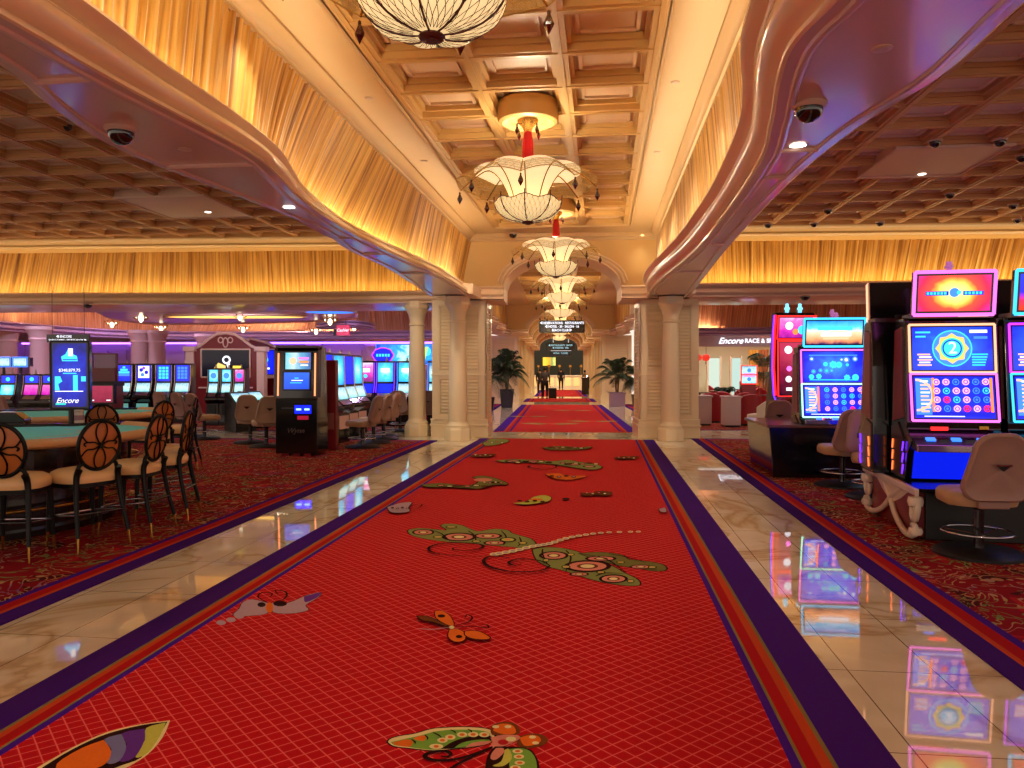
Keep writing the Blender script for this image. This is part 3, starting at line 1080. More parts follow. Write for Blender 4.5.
# ---- pleated curtains
def curtain(pts, name, label, m, z0, z1, top=None, cw=0.032, amp=0.028, lean=0.35, rot=None, seed=1, group=None, pleat=0.11):
    """pts: polyline of the hem [(x,y)..]; top: polyline of the head"""
    rg = random.Random(seed)

    def resamp(pl, n):
        L = [0]
        for a, b in zip(pl, pl[1:]):
            L.append(L[-1] + math.hypot(b[0] - a[0], b[1] - a[1]))
        out = []
        for k in range(n + 1):
            s = L[-1] * k / n
            for i in range(len(pl) - 1):
                if s <= L[i + 1] + 1e-9:
                    t = (s - L[i]) / max(1e-9, L[i + 1] - L[i])
                    out.append((pl[i][0] + (pl[i + 1][0] - pl[i][0]) * t, pl[i][1] + (pl[i + 1][1] - pl[i][1]) * t))
                    break
        return out, L[-1]
    _, Ln = resamp(pts, 2)
    n = int(Ln / cw)
    lo, _ = resamp(pts, n)
    hi, _ = resamp(top or pts, n)
    off = []
    ph = 0
    wdt, tgt, am, amt = 0.1, 0.1, 0.8, 0.8
    for k in range(n + 1):
        if k % 6 == 0:
            tgt = rg.uniform(0.55, 1.5) * pleat
            amt = rg.uniform(0.45, 1.0)
        wdt += (tgt - wdt) * 0.3
        am += (amt - am) * 0.3
        ph += 2 * math.pi * cw / wdt
        off.append((math.sin(ph) + 0.3 * math.sin(2.3 * ph)) * am)
    NR = 7
    rows = []
    ln = [lean * (0.7 + math.sin(k * cw * 0.42 + seed)) for k in range(n + 1)]
    for r_ in range(NR):
        t = r_ / (NR - 1)
        row = []
        for k in range(n + 1):
            sh = ln[k] * t * 0.5
            kk = k + sh / cw
            kk = min(max(kk, 0), n)
            i = min(int(kk), n - 1)
            fr = kk - i
            a = (lo[i][0] + (lo[i + 1][0] - lo[i][0]) * fr, lo[i][1] + (lo[i + 1][1] - lo[i][1]) * fr)
            b = (hi[i][0] + (hi[i + 1][0] - hi[i][0]) * fr, hi[i][1] + (hi[i + 1][1] - hi[i][1]) * fr)
            x = a[0] + (b[0] - a[0]) * t
            y = a[1] + (b[1] - a[1]) * t
            d = (lo[min(i + 1, n)][0] - lo[i][0], lo[min(i + 1, n)][1] - lo[i][1])
            ll = math.hypot(*d) or 1
            nx, ny = -d[1] / ll, d[0] / ll
            o = off[k] * amp
            row.append((x + nx * o, y + ny * o, z0 + (z1 - z0) * t))
        rows.append(row)
    c = MB()
    c.grid(rows)
    o = c.build(name, m, smooth=180, rot=rot)
    uv = o.data.uv_layers.new(name='crease_streaks')
    li = 0
    W_ = n + 1
    buf = [0.0] * (2 * len(o.data.loops))
    for i, l_ in enumerate(o.data.loops):
        r_, k = divmod(l_.vertex_index, W_)
        buf[2 * i] = k * cw + ln[k] * (r_ / (NR - 1)) * 0.0
        buf[2 * i + 1] = r_ / (NR - 1) * (z1 - z0)
    uv.data.foreach_set('uv', buf)
    return tag(o, label, 'curtain', group)


hemL = [(smL['t'][k] - 0.20, q) for k, q in enumerate(ysL) if k % 4 == 0] + [(-3.25, 17.5)]
curtain(hemL, 'pleated_curtain', 'gold pleated curtain above the left serpentine ledge of the hall', gold_cloth, ZT - 0.12, HC - 0.19, [(-3.02, -5.5), (-3.02, 17.5)], seed=3, lean=0.4, cw=0.02, amp=0.024)
hemR = [(smR['t'][k] + 0.20, q) for k, q in enumerate(ysR) if k % 4 == 0] + [(1.2, 17.6)]
curtain(hemR, 'pleated_curtain', 'gold pleated curtain above the right serpentine ledge of the hall', gold_cloth, ZT - 0.12, HC - 0.19, [(1.23, -5.5), (1.23, 17.6)], seed=5, lean=0.4, cw=0.02, amp=0.024)

# ================================================================ end wall with the flattened arch (corridor frame)
def arch_z(x, cx, hw, zs, rise, p=2.4):
    u = min(1.0, abs((x - cx) / hw))
    return zs + rise * (1 - u ** p) ** (1 / 1.7)


def arch_wall(y0, y1, x0, x1, zt, cx=0.12, hw=1.36, zs=3.5, rise=0.70, m=None, name='wall_far', zspr=3.2):
    w = MB()
    n = 40
    xs = [cx - hw + 2 * hw * k / n for k in range(n + 1)]
    zs_ = [arch_z(x, cx, hw, zs, rise) for x in xs]
    for y, fl_ in ((y0, 1), (y1, 0)):
        w.grid([[(x, y, z), (x, y, zt)] for x, z in zip(xs, zs_)])
        w.flat([(x0, y, zspr), (cx - hw, y, zspr), (cx - hw, y, zt), (x0, y, zt)])
        w.flat([(cx + hw, y, zspr), (x1, y, zspr), (x1, y, zt), (cx + hw, y, zt)])
    w.grid([[(x, y0, z), (x, y1, z)] for x, z in zip(xs, zs_)])
    for xa, xb in ((x0, cx - hw), (cx + hw, x1)):
        w.flat([(xa, y0, zspr), (xb, y0, zspr), (xb, y1, zspr), (xa, y1, zspr)])
    for xx in (cx - hw, cx + hw):
        w.flat([(xx, y0, zspr), (xx, y1, zspr), (xx, y1, zs), (xx, y0, zs)])
    tag(w.build(name, m or wall_m, smooth=40, rot=(0, 0, BA)), kind='structure')
    # archivolt
    a = MB()
    for rr, oy, oz in ((0.035, -0.02, 0.06), (0.02, -0.04, 0.125), (0.02, -0.02, -0.005)):
        pts = []
        for x, z in zip(xs, zs_):
            u = (x - cx) / hw
            pts.append((cx + (x - cx) * (1 + oz / hw), y0 + oy, z + oz * 0.9))
        a.tube(pts, rr, 8)
    # ledge along the wall face, both sides, with the serpentine's profile
    for xa, xb in ((x0, cx - hw + 0.02), (cx + hw - 0.02, x1)):
        a.grid([[(x, y0 - 0.14 - n_ * 1.6, ZT + (ZB - ZT) * t) for n_, t in PROF] for x in (xa, xb)])
        a.box(xa, xb, y0 - 0.14, y0 + 0.01, ZB, ZT)
        a.grid([[(xx, y0 - 0.14 - n_ * 1.6, ZT + (ZB - ZT) * t) for n_, t in PROF] + [(xx, y0, ZB), (xx, y0, ZT)] for xx in (xa,)])
    tag(a.build('trim_5', fascia_m, smooth=50, rot=(0, 0, BA)), kind='structure')


arch_wall(17.75, 19.25, -2.15, 2.35, HC + 0.2)
c = MB()
c.cbox(0.1, 17.68, HC - 0.05, 4.5, 0.16, 0.1)
c.cbox(0.1, 17.70, HC - 0.13, 4.5, 0.10, 0.06)
tag(c.build('trim_6', plaster, rot=(0, 0, BA), bevel=0.01), kind='structure')

# ================================================================ game-area ceilings
coffer('ceiling', -16.8, -3.55, -4.4, 17.6, 15, 25, game_beam, game_panel, fine=True, dp=0.12, bw=0.13)
coffer('ceiling', 1.85, 15.05, -4.4, 17.6, 15, 25, game_beam, game_panel, fine=True, dp=0.12, bw=0.13)
s = MB()
for c4 in ([(208, 200), (330, 205)],):
    pass
PL = (-8.75, -7.05, 13.0, 14.9)
PR = (4.1, 5.65, 11.4, 13.05)
s.box(*PL, HC - 0.02, HC + 0.1, 0)
s.box(*PR, HC - 0.02, HC + 0.1, 0)
for x0, x1, y0, y1 in (PL, PR):
    s.tube([(x0, y0, HC - .02), (x1, y0, HC - .02), (x1, y1, HC - .02), (x0, y1, HC - .02)], 0.025, 6, closed=True, m=0)
tag(s.build('ceiling', game_panel), kind='structure')

# crosswalls: big cornice, curtain, ledge, soffit (corridor frame)
def crosswall(x0, x1, yf, side, zt=3.45, zb=3.15):
    b = MB()
    pr = [(17.15, HC + 0.2), (17.15, HC - 0.02), (17.2, HC - 0.06), (17.3, HC - 0.08), (17.42, HC - 0.11), (17.45, HC - 0.15), (17.55, HC - 0.15), (17.6, HC - 0.18), (17.9, HC - 0.18), (18.3, HC - 0.18)]
    b.grid([[(x, y + yf - 17.6, z) for y, z in pr] for x in (x0, x1)])
    tag(b.build('trim_7' if side < 0 else 'trim_8', beam_m, smooth=30, rot=(0, 0, BA)), kind='structure')
    l = MB()
    n = 60
    rows = []
    rs = []
    for k in range(n + 1):
        x = x0 + (x1 - x0) * k / n
        w = 0.10 * math.sin((x - x0) * 0.55) if side < 0 else 0.18 * math.sin((x - x0) * 0.5 + 0.6)
        rows.append([(x, yf - 0.05 - n_ * 1.5 + w, zt + (zb - zt) * t) for n_, t in PROF] + [(x, yf + 2.2, zb)])
        rs.append([(x, yf + w + 0.1, zt), (x, yf + w + 0.14, zt - 0.1), (x, yf + 0.9, zt - 0.1)])
    l.grid(rows)
    l.grid(rs)
    tag(l.build('trim_9' if side < 0 else 'trim_10', fascia_m if side < 0 else soffit_m, smooth=50, rot=(0, 0, BA)), kind='structure')
    lab = 'gold pleated curtain band across the left gaming room above the freestanding column' if side < 0 else 'gold pleated curtain band across the right gaming room behind the slot toppers'
    curtain([(x0, yf + 0.62), (x1, yf + 0.62)], 'pleated_curtain', lab, gold_cloth, zt - 0.1, HC - 0.17, seed=11 if side < 0 else 17, rot=(0, 0, BA), lean=0.32, cw=0.022, amp=0.03, pleat=0.13)
    bk = MB()
    bk.box(x0, x1, yf + 0.8, yf + 0.95, zb + 0.02, HC + 0.25)
    tag(bk.build('wall_far', plaster, rot=(0, 0, BA)), kind='structure')


crosswall(-22, -2.12, 18.1, -1)
crosswall(2.32, 20, 17.3, 1, 3.52, 3.2)

# ================================================================ round columns
def round_column(x, y, label, z1=3.2, s=1.0):
    t = thing('round_column', label, 'column', (x, y, 0))
    b = MB()
    b.lathe([(0.30, 0), (0.30, 0.24), (0.285, 0.27), (0.27, 0.28)], 8, ph=R(22.5))
    b.lathe([(0.27, 0.28), (0.255, 0.30), (0.255, 0.34), (0.22, 0.37), (0.205, 0.42)], 28)
    b.build('base', column_m, t, smooth=35, bevel=0.006)
    b = MB()
    b.lathe([(0.205, 0.42), (0.205, 0.8), (0.20, 1.4), (0.185, 2.1), (0.168, 2.62)], 28)
    b.build('shaft', column_m, t, smooth=40)
    b = MB()
    b.lathe([(0.168, 2.62), (0.19, 2.63), (0.195, 2.655), (0.175, 2.67), (0.17, 2.70), (0.175, 2.78), (0.20, 2.88), (0.245, 2.97), (0.27, 3.02)], 28)
    b.lathe([(0.29, 3.02), (0.30, 3.04), (0.30, 3.09), (0.28, 3.10), (0.285, z1)], 8, ph=R(22.5))
    b.build('capital', column_m, t, smooth=35)
    return t


round_column(-3.20, 16.95, 'cream round column in front of the left louvered pier')
round_column(-4.38, 17.95, 'freestanding cream round column left of the louvered pier')
round_column(1.52, 17.45, 'cream round column in front of the right louvered pier')
# the ledge ends over the round columns
cap = MB()
cap.box(-3.7, -2.75, 16.3, 17.9, 3.2, 3.44)
cap.box(1.0, 2.0, 16.9, 18.0, 3.2, 3.44)
tag(cap.build('trim_11', fascia_m, bevel=0.03), kind='structure')


# ================================================================ louvered piers
def pier(x0, x1, y0, y1, label, z1=3.22, faces=('front', 'in'), inn=1, detail=True, mm=None, front_m=0.10):
    """corridor frame; inn=+1: the corridor side is at x1"""
    t = thing('louvered_pier', label, 'pier', (0, 0, 0), BA)
    b = MB()
    r = 0.05
    b.box(x0 + r, x1 - r, y0 + r, y1 - r, 0.3, z1)
    # plinth and base mouldings
    b.build('core', mm or column_m, t)
    b = MB()
    b.box(x0 - 0.03, x1 + 0.03, y0 - 0.03, y1 + 0.03, 0, 0.26)
    b.box(x0 - 0.05, x1 + 0.05, y0 - 0.05, y1 + 0.05, 0.26, 0.31)
    b.box(x0 - 0.025, x1 + 0.025, y0 - 0.025, y1 + 0.025, 0.31, 0.40)
    b.box(x0 - 0.04, x1 + 0.04, y0 - 0.04, y1 + 0.04, 0.40, 0.43)
    b.build('plinth', mm or column_m, t, bevel=0.008)

    def panelled(name, place):
        """stiles, rails and louvers of one face; place(u, d, z): u along, d out"""
        pass

    def face(u0, u1, fn, nm):
        fr = MB()
        lv = MB()
        S = 0.16

        def bx(mb, a, b_, da, db, za, zb):
            p, q = fn(a, da), fn(b_, db)
            mb.box(min(p[0], q[0]), max(p[0], q[0]), min(p[1], q[1]), max(p[1], q[1]), za, zb)
        bx(fr, u0, u0 + S, -r, 0, 0.43, z1)
        bx(fr, u1 - S, u1, -r, 0, 0.43, z1)
        for za, zb in ((0.43, 0.52), (1.38, 1.54), (z1 - 0.14, z1)):
            bx(fr, u0 + S, u1 - S, -r, 0, za, zb)
        bx(fr, u0 - 0.01, u1 + 0.01, -0.01, 0.02, 1.44, 1.48)
        for za, zb in ((0.52, 1.38), (1.54, z1 - 0.14)):
            t_ = 0.03
            for a, b_, c_, d_ in ((u0 + S, u1 - S, za, za + t_), (u0 + S, u1 - S, zb - t_, zb), (u0 + S, u0 + S + t_, za, zb), (u1 - S - t_, u1 - S, za, zb)):
                bx(fr, a, b_, -r, -0.012, c_, d_)
            z = za + 0.06
            stp = 0.078
            while z < zb - 0.07:
                p, q = fn(u0 + S + 0.05, -r + 0.002), fn(u1 - S - 0.05, -0.012)
                xa, xb = min(p[0], q[0]), max(p[0], q[0])
                ya, yb = min(p[1], q[1]), max(p[1], q[1])
                # sloping slat
                if abs(p[0] - q[0]) > abs(p[1] - q[1]):
                    yo, yi = fn(0, -0.012)[1], fn(0, -r)[1]
                    lv.add([(xa, yi, z + 0.066), (xb, yi, z + 0.066), (xb, yo, z + 0.012), (xa, yo, z + 0.012), (xa, yo, z), (xb, yo, z), (xb, yi, z + 0.02), (xa, yi, z + 0.02)],
                           [(0, 1, 2, 3), (3, 2, 5, 4), (4, 5, 6, 7), (0, 3, 4, 7), (1, 6, 5, 2)])
                else:
                    xo, xi = fn(0, -0.012)[0], fn(0, -r)[0]
                    lv.add([(xi, ya, z + 0.066), (xi, yb, z + 0.066), (xo, yb, z + 0.012), (xo, ya, z + 0.012), (xo, ya, z), (xo, yb, z), (xi, yb, z + 0.02), (xi, ya, z + 0.02)],
                           [(0, 1, 2, 3), (3, 2, 5, 4), (4, 5, 6, 7), (0, 3, 4, 7), (1, 6, 5, 2)])
                z += stp
        fr.build('panel_frame', mm or column_m, t, bevel=0.004)
        if detail:
            lv.build('louver', mm or column_m, t)
    if 'front' in faces:
        face(x0, x1, lambda u, d: (u, y0 - d), 'front')
    if 'in' in faces:
        if inn > 0:
            face(y0, y1, lambda u, d: (x1 + d, u), 'in')
        else:
            face(y0, y1, lambda u, d: (x0 - d, u), 'in')
    if 'out' in faces:
        if inn > 0:
            face(y0, y1, lambda u, d: (x0 - d, u), 'out')
        else:
            face(y0, y1, lambda u, d: (x1 + d, u), 'out')
    return t


pier(-2.93, -1.64, 17.93, 19.2, 'cream louvered pier on the left of the near arch')
pier(1.90, 3.26, 17.93, 19.2, 'cream louvered pier on the right of the near arch', inn=-1)

# ================================================================ corridor beyond: bays of piers, arches, coffered lids
bays = [(36.2, 37.6), (42.5, 43.6), (48.5, 49.6), (54.5, 55.6), (60.5, 61.6)]
for k, (a, b) in enumerate(bays):
    nth = ['second', 'third', 'fourth', 'fifth', 'sixth'][k]
    wd = 1.4 if k == 0 else 1.1
    pier(-1.82 - wd, -1.82, a, b, 'cream panelled pier on the left side of the corridor, %s from the viewer' % nth, detail=(k < 2))
    pier(2.08, 2.08 + wd, a, b, 'cream panelled pier on the right side of the corridor, %s from the viewer' % nth, inn=-1, detail=(k < 2))
    arch_wall(a - 0.1, b, -2.6, 2.9, HC + 0.2, cx=0.13, hw=1.5, name='wall_far')
    if k:
        rear = MB()
        for x0, x1 in ((-3.6, -1.9), (2.16, 3.8)):
            pass
# lids
for y0, y1, ny in ((19.3, 36.1, 14), (37.6, 42.4, 4), (43.6, 48.4, 4), (49.6, 54.4, 4), (55.6, 60.4, 4), (61.6, 74, 6)):
    c = MB()
    c.box(-3.2, 3.5, y0, y1, HC + 0.1, HC + 0.2)
    for x in (-1.35, -0.4, 0.55, 1.5):
        c.box(x - 0.07, x + 0.07, y0, y1, HC - 0.05, HC + 0.1, 1)
    for j in range(ny + 1):
        y = y0 + (y1 - y0) * j / ny
        c.box(-1.35, 1.5, y - 0.07, y + 0.07, HC - 0.045, HC + 0.1, 1)
    c.box(-3.2, -1.42, y0, y1, HC - 0.06, HC + 0.1, 0)
    c.box(1.57, 3.5, y0, y1, HC - 0.06, HC + 0.1, 0)
    tag(c.build('ceiling', [plaster, beam_m], rot=(0, 0, BA)), kind='structure')


# serpentine side ledges with curtains between the first two arches
def side_ledge(y0, y1, x, sg, label, n=50, cloth=True):
    f = MB()
    rows, srow = [], []
    hem = []
    for k in range(n + 1):
        y = y0 + (y1 - y0) * k / n
        w = -sg * 0.22 * math.sin((y - y0) / (y1 - y0) * math.pi * 4) ** 2
        xx = x + w
        rows.append([(xx + sg * n_, y, ZT + (ZB - ZT) * t) for n_, t in PROF] + [(xx - sg * 0.55, y, ZB)])
        hem.append((xx - sg * 0.2, y))
    f.grid(rows)
    tag(f.build('trim_12', soffit_m, smooth=50, rot=(0, 0, BA)), kind='structure')
    curtain(hem, 'pleated_curtain', label, gold_cloth, ZT - 0.1, HC - 0.05, cw=0.06, amp=0.04, rot=(0, 0, BA), seed=int(y0), lean=0.3)


side_ledge(19.3, 36.1, -2.15, 1, 'gold pleated curtain high on the left between the first and second arch')
side_ledge(19.3, 36.1, 2.45, -1, 'gold pleated curtain high on the right between the first and second arch')
for k, (a, b) in enumerate(bays):
    y1 = bays[k + 1][0] - 0.1 if k < 4 else 72
    w = MB()
    w.box(-2.9, -2.6, b, y1, ZB, HC + 0.1)
    w.box(2.9, 3.2, b, y1, ZB, HC + 0.1)
    w.box(-3.3, -3.2, b, y1, 0, ZB)
    w.box(3.5, 3.6, b, y1, 0, ZB)
    tag(w.build('wall_right', wall_m, rot=(0, 0, BA)), kind='structure')

# ================================================================ parasol chandeliers
silk = NT('lit_silk')
_co = silk.coord()
_w = silk.n('TexWave')
_w.wave_type = 'BANDS'
_w.bands_direction = 'Z'
_w.inputs['Scale'].default_value = 26
_w.inputs['Distortion'].default_value = 0.3
silk.l(_co, _w.inputs['Vector'])
_c = silk.ramp(_w.outputs['Fac'], [(0.2, '#e8d294'), (0.6, '#fff0c4')])
silk.l(_c, silk.b.inputs['Base Color'])
silk.l(_c, silk.b.inputs['Emission Color'])
silk.b.inputs['Emission Strength'].default_value = 0.62
silk.b.inputs['Roughness'].default_value = 0.6
silk = silk.m
silk_bowl = mat('lit_bowl_silk', '#f6e6ba', 0.5, emit='#ffdf9c', es=0.72)
silk_net = mat('gilt_net', '#cda85a', 0.4, metal=0.3)
veil = mat('golden_veil', '#d8b468', 0.5, emit='#e8bc6c', es=0.22, alpha=0.34)
wine = mat('wine_lacquer', '#4c1a14', 0.4)
redtas = mat('red_silk_tassel', '#b50f1c', 0.5, emit='#b50f1c', es=0.0)
crystal = mat('garnet_crystal', '#3a0612', 0.08, spec=0.9)
glow_bulb = mat('lamp_glow', '#fff3d0', 0.5, emit='#fff0c8', es=3.0)
gilt = mat('gilt_metal', '#c99a4e', 0.25, metal=0.8)


def chandelier(x, y, label, z_ceil=HC, detail=True, base_z=3.34, group=None):
    t = thing('parasol_chandelier', label, 'chandelier', (x, y, base_z), 0.0, group)
    zc = z_ceil - base_z
    ns = 32 if detail else 16
    c = MB()
    c.lathe([(0.37, zc + 0.1), (0.37, zc - 0.10), (0.355, zc - 0.13), (0.31, zc - 0.15), (0.26, zc - 0.13), (0.24, zc - 0.10), (0.0, zc - 0.10)], ns)
    c.build('ceiling_rose', beam_m, t, smooth=35)
    c = MB()
    c.lathe([(0.13, zc - 0.11), (0.12, zc - 0.14), (0.07, zc - 0.19), (0.045, zc - 0.25), (0.0, zc - 0.25)], ns)
    c.lathe([(0.008, zc - 0.25), (0.008, 0.74)], 8)
    c.build('canopy', gilt, t, smooth=40)
    c = MB()
    zt = 0.99
    c.lathe([(0.0, zt + 0.19), (0.02, zt + 0.17), (0.035, zt + 0.12), (0.055, zt + 0.02), (0.045, zt - 0.10), (0.06, zt - 0.20), (0.0, zt - 0.21)], 14)
    for k in range(14 if detail else 0):
        a = 2 * math.pi * k / 14
        c.tube([(0.04 * math.cos(a), 0.04 * math.sin(a), zt + 0.12), (0.057 * math.cos(a), 0.057 * math.sin(a), zt), (0.062 * math.cos(a), 0.062 * math.sin(a), zt - 0.18)], 0.007, 5)
    c.build('tassel', redtas, t, smooth=60)
    # scalloped parasol: eight petals; the silk glows, its outer net is thin gilt
    def petals(r_of, z_of, u0, u1, nu, name, m):
        c = MB()
        n8 = 8
        per = 10 if detail else 4
        rows = []
        for iu in range(nu + 1):
            u = u0 + (u1 - u0) * iu / nu
            row = []
            for k in range(n8 * per):
                a = 2 * math.pi * k / (n8 * per)
                f = abs(math.sin(n8 * a / 2))          # 0 at the ribs, 1 mid petal
                r = r_of(u) * (1 + 0.05 * f * u)
                z = z_of(u) + 0.06 * f * u
                row.append((r * math.cos(a), r * math.sin(a), z))
            rows.append(row)
        c.grid(rows, closed=True)
        return c.build(name, m, t, smooth=50)

    def prof(u):
        # from the throat above the bowl, flaring up and out, then turning down at the rim
        r = 0.21 + 0.62 * u ** 1.25
        z = 0.27 + 0.40 * math.sin(min(1.0, u * 1.75) * math.pi / 2) - 0.24 * max(0, u - 0.52) ** 1.4 / 0.36
        return r, z
    petals(lambda u: prof(u)[0], lambda u: prof(u)[1], 0.0, 0.74, 10, 'parasol_silk', silk)
    # outer net: fine gilt mesh of crossing wires
    petals(lambda u: prof(u)[0], lambda u: prof(u)[1], 0.74, 1.0, 5, 'parasol_veil', veil)
    if detail:
        c = MB()
        nw = 54
        for fam in (1, -1):
            for k in range(nw):
                pts = []
                for i in range(7):
                    u = 0.74 + 0.26 * i / 6
                    a = 2 * math.pi * k / nw + fam * 0.10 * i / 6
                    f = abs(math.sin(4 * a))
                    r, z = prof(u)
                    r *= 1 + 0.05 * f * u
                    pts.append((r * math.cos(a), r * math.sin(a), z + 0.06 * f * u))
                c.tube(pts, 0.0022, 3)
        for i in range(5):
            u = 0.75 + 0.25 * i / 4
            pts = []
            for k in range(96):
                a = 2 * math.pi * k / 96
                f = abs(math.sin(4 * a))
                r, z = prof(u)
                r *= 1 + 0.05 * f * u
                pts.append((r * math.cos(a), r * math.sin(a), z + 0.06 * f * u))
            c.tube(pts, 0.006 if i == 4 else 0.0025, 4, closed=True)
        c.build('parasol_net', silk_net, t)
    # ribs
    c = MB()
    for k in range(8):
        a = 2 * math.pi * k / 8
        pts = []
        for i in range(13):
            r, z = prof(i / 12)
            pts.append((r * math.cos(a), r * math.sin(a), z - 0.004))
        c.tube(pts, 0.008, 5)
    c.build('rib', gilt, t, smooth=60)
    # lower bowl
    def bowl(u):
        an = u * math.pi / 2
        return 0.055 + 0.355 * math.sin(an) ** 0.9, 0.03 + 0.235 * (1 - math.cos(an))
    rows = []
    nb = 48 if detail else 20
    for i in range(11):
        r, z = bowl(i / 10)
        rows.append([(r * math.cos(2 * math.pi * k / nb), r * math.sin(2 * math.pi * k / nb), z + 0.02 * (i / 10) * math.cos(8 * 2 * math.pi * k / nb)) for k in range(nb)])
    c = MB()
    c.grid(rows, closed=True)
    c.build('bowl_silk', silk_bowl, t, smooth=60)
    c = MB()
    for k in range(8):
        a = 2 * math.pi * k / 8
        pts = []
        for i in range(11):
            r, z = bowl(i / 10)
            pts.append(((r + 0.004) * math.cos(a), (r + 0.004) * math.sin(a), z + 0.02 * i / 10))
        pts.append(((r + 0.006) * math.cos(a), (r + 0.006) * math.sin(a), z + 0.07))
        c.tube(pts, 0.0075, 5)
    if detail:
        for fam in (1, -1):
            for k in range(40):
                pts = []
                for i in range(9):
                    u = 0.06 + 0.94 * i / 8
                    r, z = bowl(u)
                    a = 2 * math.pi * k / 40 + fam * 0.42 * i / 8
                    pts.append(((r + 0.002) * math.cos(a), (r + 0.002) * math.sin(a), z + 0.02 * u * math.cos(8 * a)))
                c.tube(pts, 0.0022, 3)
    pts = []
    for k in range(64):
        a = 2 * math.pi * k / 64
        r, z = bowl(1)
        pts.append((r * math.cos(a), r * math.sin(a), z + 0.02 * math.cos(8 * a)))
    c.tube(pts, 0.006, 5, closed=True)
    c.build('bowl_frame', wine, t, smooth=60)
    c = MB()
    c.lathe([(0.0, -0.01), (0.03, -0.01), (0.035, 0.0), (0.065, 0.005), (0.075, 0.02), (0.06, 0.04), (0.0, 0.04)], 16)
    c.build('finial', wine, t, smooth=40)
    c = MB()
    c.lathe([(0.0, 0.30), (0.06, 0.32), (0.09, 0.40), (0.05, 0.50), (0.0, 0.52)], 12)
    c.build('bulb', glow_bulb, t, smooth=60)
    # garnet drops around the rim and the canopy
    for k in range(8):
        a = 2 * math.pi * (k + 0.0) / 8
        r, z = prof(1.0)
        for rr, zz, s_ in ((r + 0.01, z - 0.02, 1.0),):
            c = MB()
            c.lathe([(0.0, 0.0), (0.012, -0.012), (0.010, -0.03), (0.033, -0.085), (0.03, -0.10), (0.0, -0.155)], 6, (rr * math.cos(a), rr * math.sin(a), zz))
            c.build('crystal_drop', crystal, t)
    for k in range(4 if detail else 0):
        a = 2 * math.pi * (k + 0.5) / 4
        c = MB()
        c.lathe([(0.0, 0.0), (0.010, -0.012), (0.008, -0.03), (0.025, -0.075), (0.023, -0.09), (0.0, -0.14)], 6, (0.17 * math.cos(a), 0.17 * math.sin(a), zc - 0.18))
        c.tube([(0.06 * math.cos(a), 0.06 * math.sin(a), zc - 0.16), (0.17 * math.cos(a), 0.17 * math.sin(a), zc - 0.18)], 0.004, 4)
        c.build('crystal_drop', crystal, t)
    return t


chandelier(-0.92, 4.12, 'parasol chandelier nearest the viewer, cut off by the top of the picture')
chandelier(-0.90, 9.35, 'parasol chandelier with a red tassel hanging whole above the near runner')
chandelier(-0.88, 14.8, 'parasol chandelier hanging in front of the near arch')
for k, (y, lab) in enumerate([(20.6, 'first parasol chandelier beyond the near arch, its parasol just under the arch lamp'), (26.0, 'second parasol chandelier beyond the near arch, above the hanging sign'), (31.5, 'third parasol chandelier beyond the near arch'), (39.8, 'parasol chandelier between the second and third arches'), (46.0, 'farthest parasol chandelier in the corridor')]):
    p = Bw(0.14, y)
    chandelier(p.x, p.y, lab, detail=False)

# ================================================================ screens
def screen_mat(name, kind, stops, es=1.6, sx=1.0, sy=1.0, nz=0.35, ns=5.0):
    """a lit display: colours laid out in the screen's own coordinates"""
    t = NT(name)
    co = t.coord('Object')
    sp = t.n('SeparateXYZ')
    t.l(co, sp.inputs[0])
    x = t.math('MULTIPLY', sp.outputs[0], sx)
    z = t.math('MULTIPLY', sp.outputs[2], sy)
    if kind == 'radial':
        f = t.math('POWER', t.math('ADD', t.math('MULTIPLY', x, x), t.math('MULTIPLY', z, z)), 0.5)
    elif kind == 'x':
        f = t.math('ADD', x, 0.5)
    else:
        f = t.math('ADD', z, 0.5)
    n = t.noise(co, ns, 3, 0.6)
    f = t.math('ADD', f, t.math('MULTIPLY', t.math('SUBTRACT', n.outputs['Fac'], 0.5), nz))
    c = t.ramp(f, stops)
    t.l(c, t.b.inputs['Emission Color'])
    t.b.inputs['Emission Strength'].default_value = es
    t.b.inputs['Base Color'].default_value = (0.01, 0.01, 0.015, 1)
    t.b.inputs['Roughness'].default_value = 0.15
    return t.m


def glow(name, c, s=2.0):
    return mat(name, '#101010', 0.3, emit=c, es=s)


G = {
    'white': glow('glow_white', '#f4f4ff', 1.5), 'cyan': glow('glow_cyan', '#38c8ff', 1.6), 'sky': glow('glow_sky', '#3a7cff', 1.6),
    'navy': glow('glow_navy', '#0a18c8', 1.3), 'teal': glow('glow_teal', '#25d0c0', 1.4), 'gold': glow('glow_gold', '#f2c468', 1.4),
    'lime': glow('glow_lime', '#b8e070', 1.3), 'red': glow('glow_red', '#ff2020', 2.0), 'orange': glow('glow_orange', '#ff6a30', 2.4),
    'pink': glow('glow_pink', '#f060d8', 2.2), 'magenta': glow('glow_magenta', '#c030ff', 2.0), 'violet': glow('glow_violet', '#6a28ff', 2.4),
    'blue': glow('glow_blue', '#1430ff', 3.0), 'mint': glow('glow_mint', '#a8ffe0', 2.0), 'dark': mat('screen_dark', '#05060c', 0.2), 'peach': glow('glow_peach', '#ffae86', 1.7)}
GK = list(G)
black = mat('black_gloss', '#0a090c', 0.18, coat=0.5)
blackm = mat('black_satin', '#100e10', 0.45)
darkred = mat('oxblood_panel', '#3a0a10', 0.3, coat=0.5)
redpan = mat('red_panel', '#7a1018', 0.35, coat=0.2)
chrome = mat('chrome', '#c8c8d0', 0.12, metal=1.0)
ivory = mat('ivory_trim', '#e3cdb8', 0.35, coat=0.2)
goldtrim = mat('brass_trim', '#b98a3e', 0.25, metal=0.9)
vinyl = mat('taupe_vinyl', '#9a7468', 0.45, var=0.05, vscale=8)
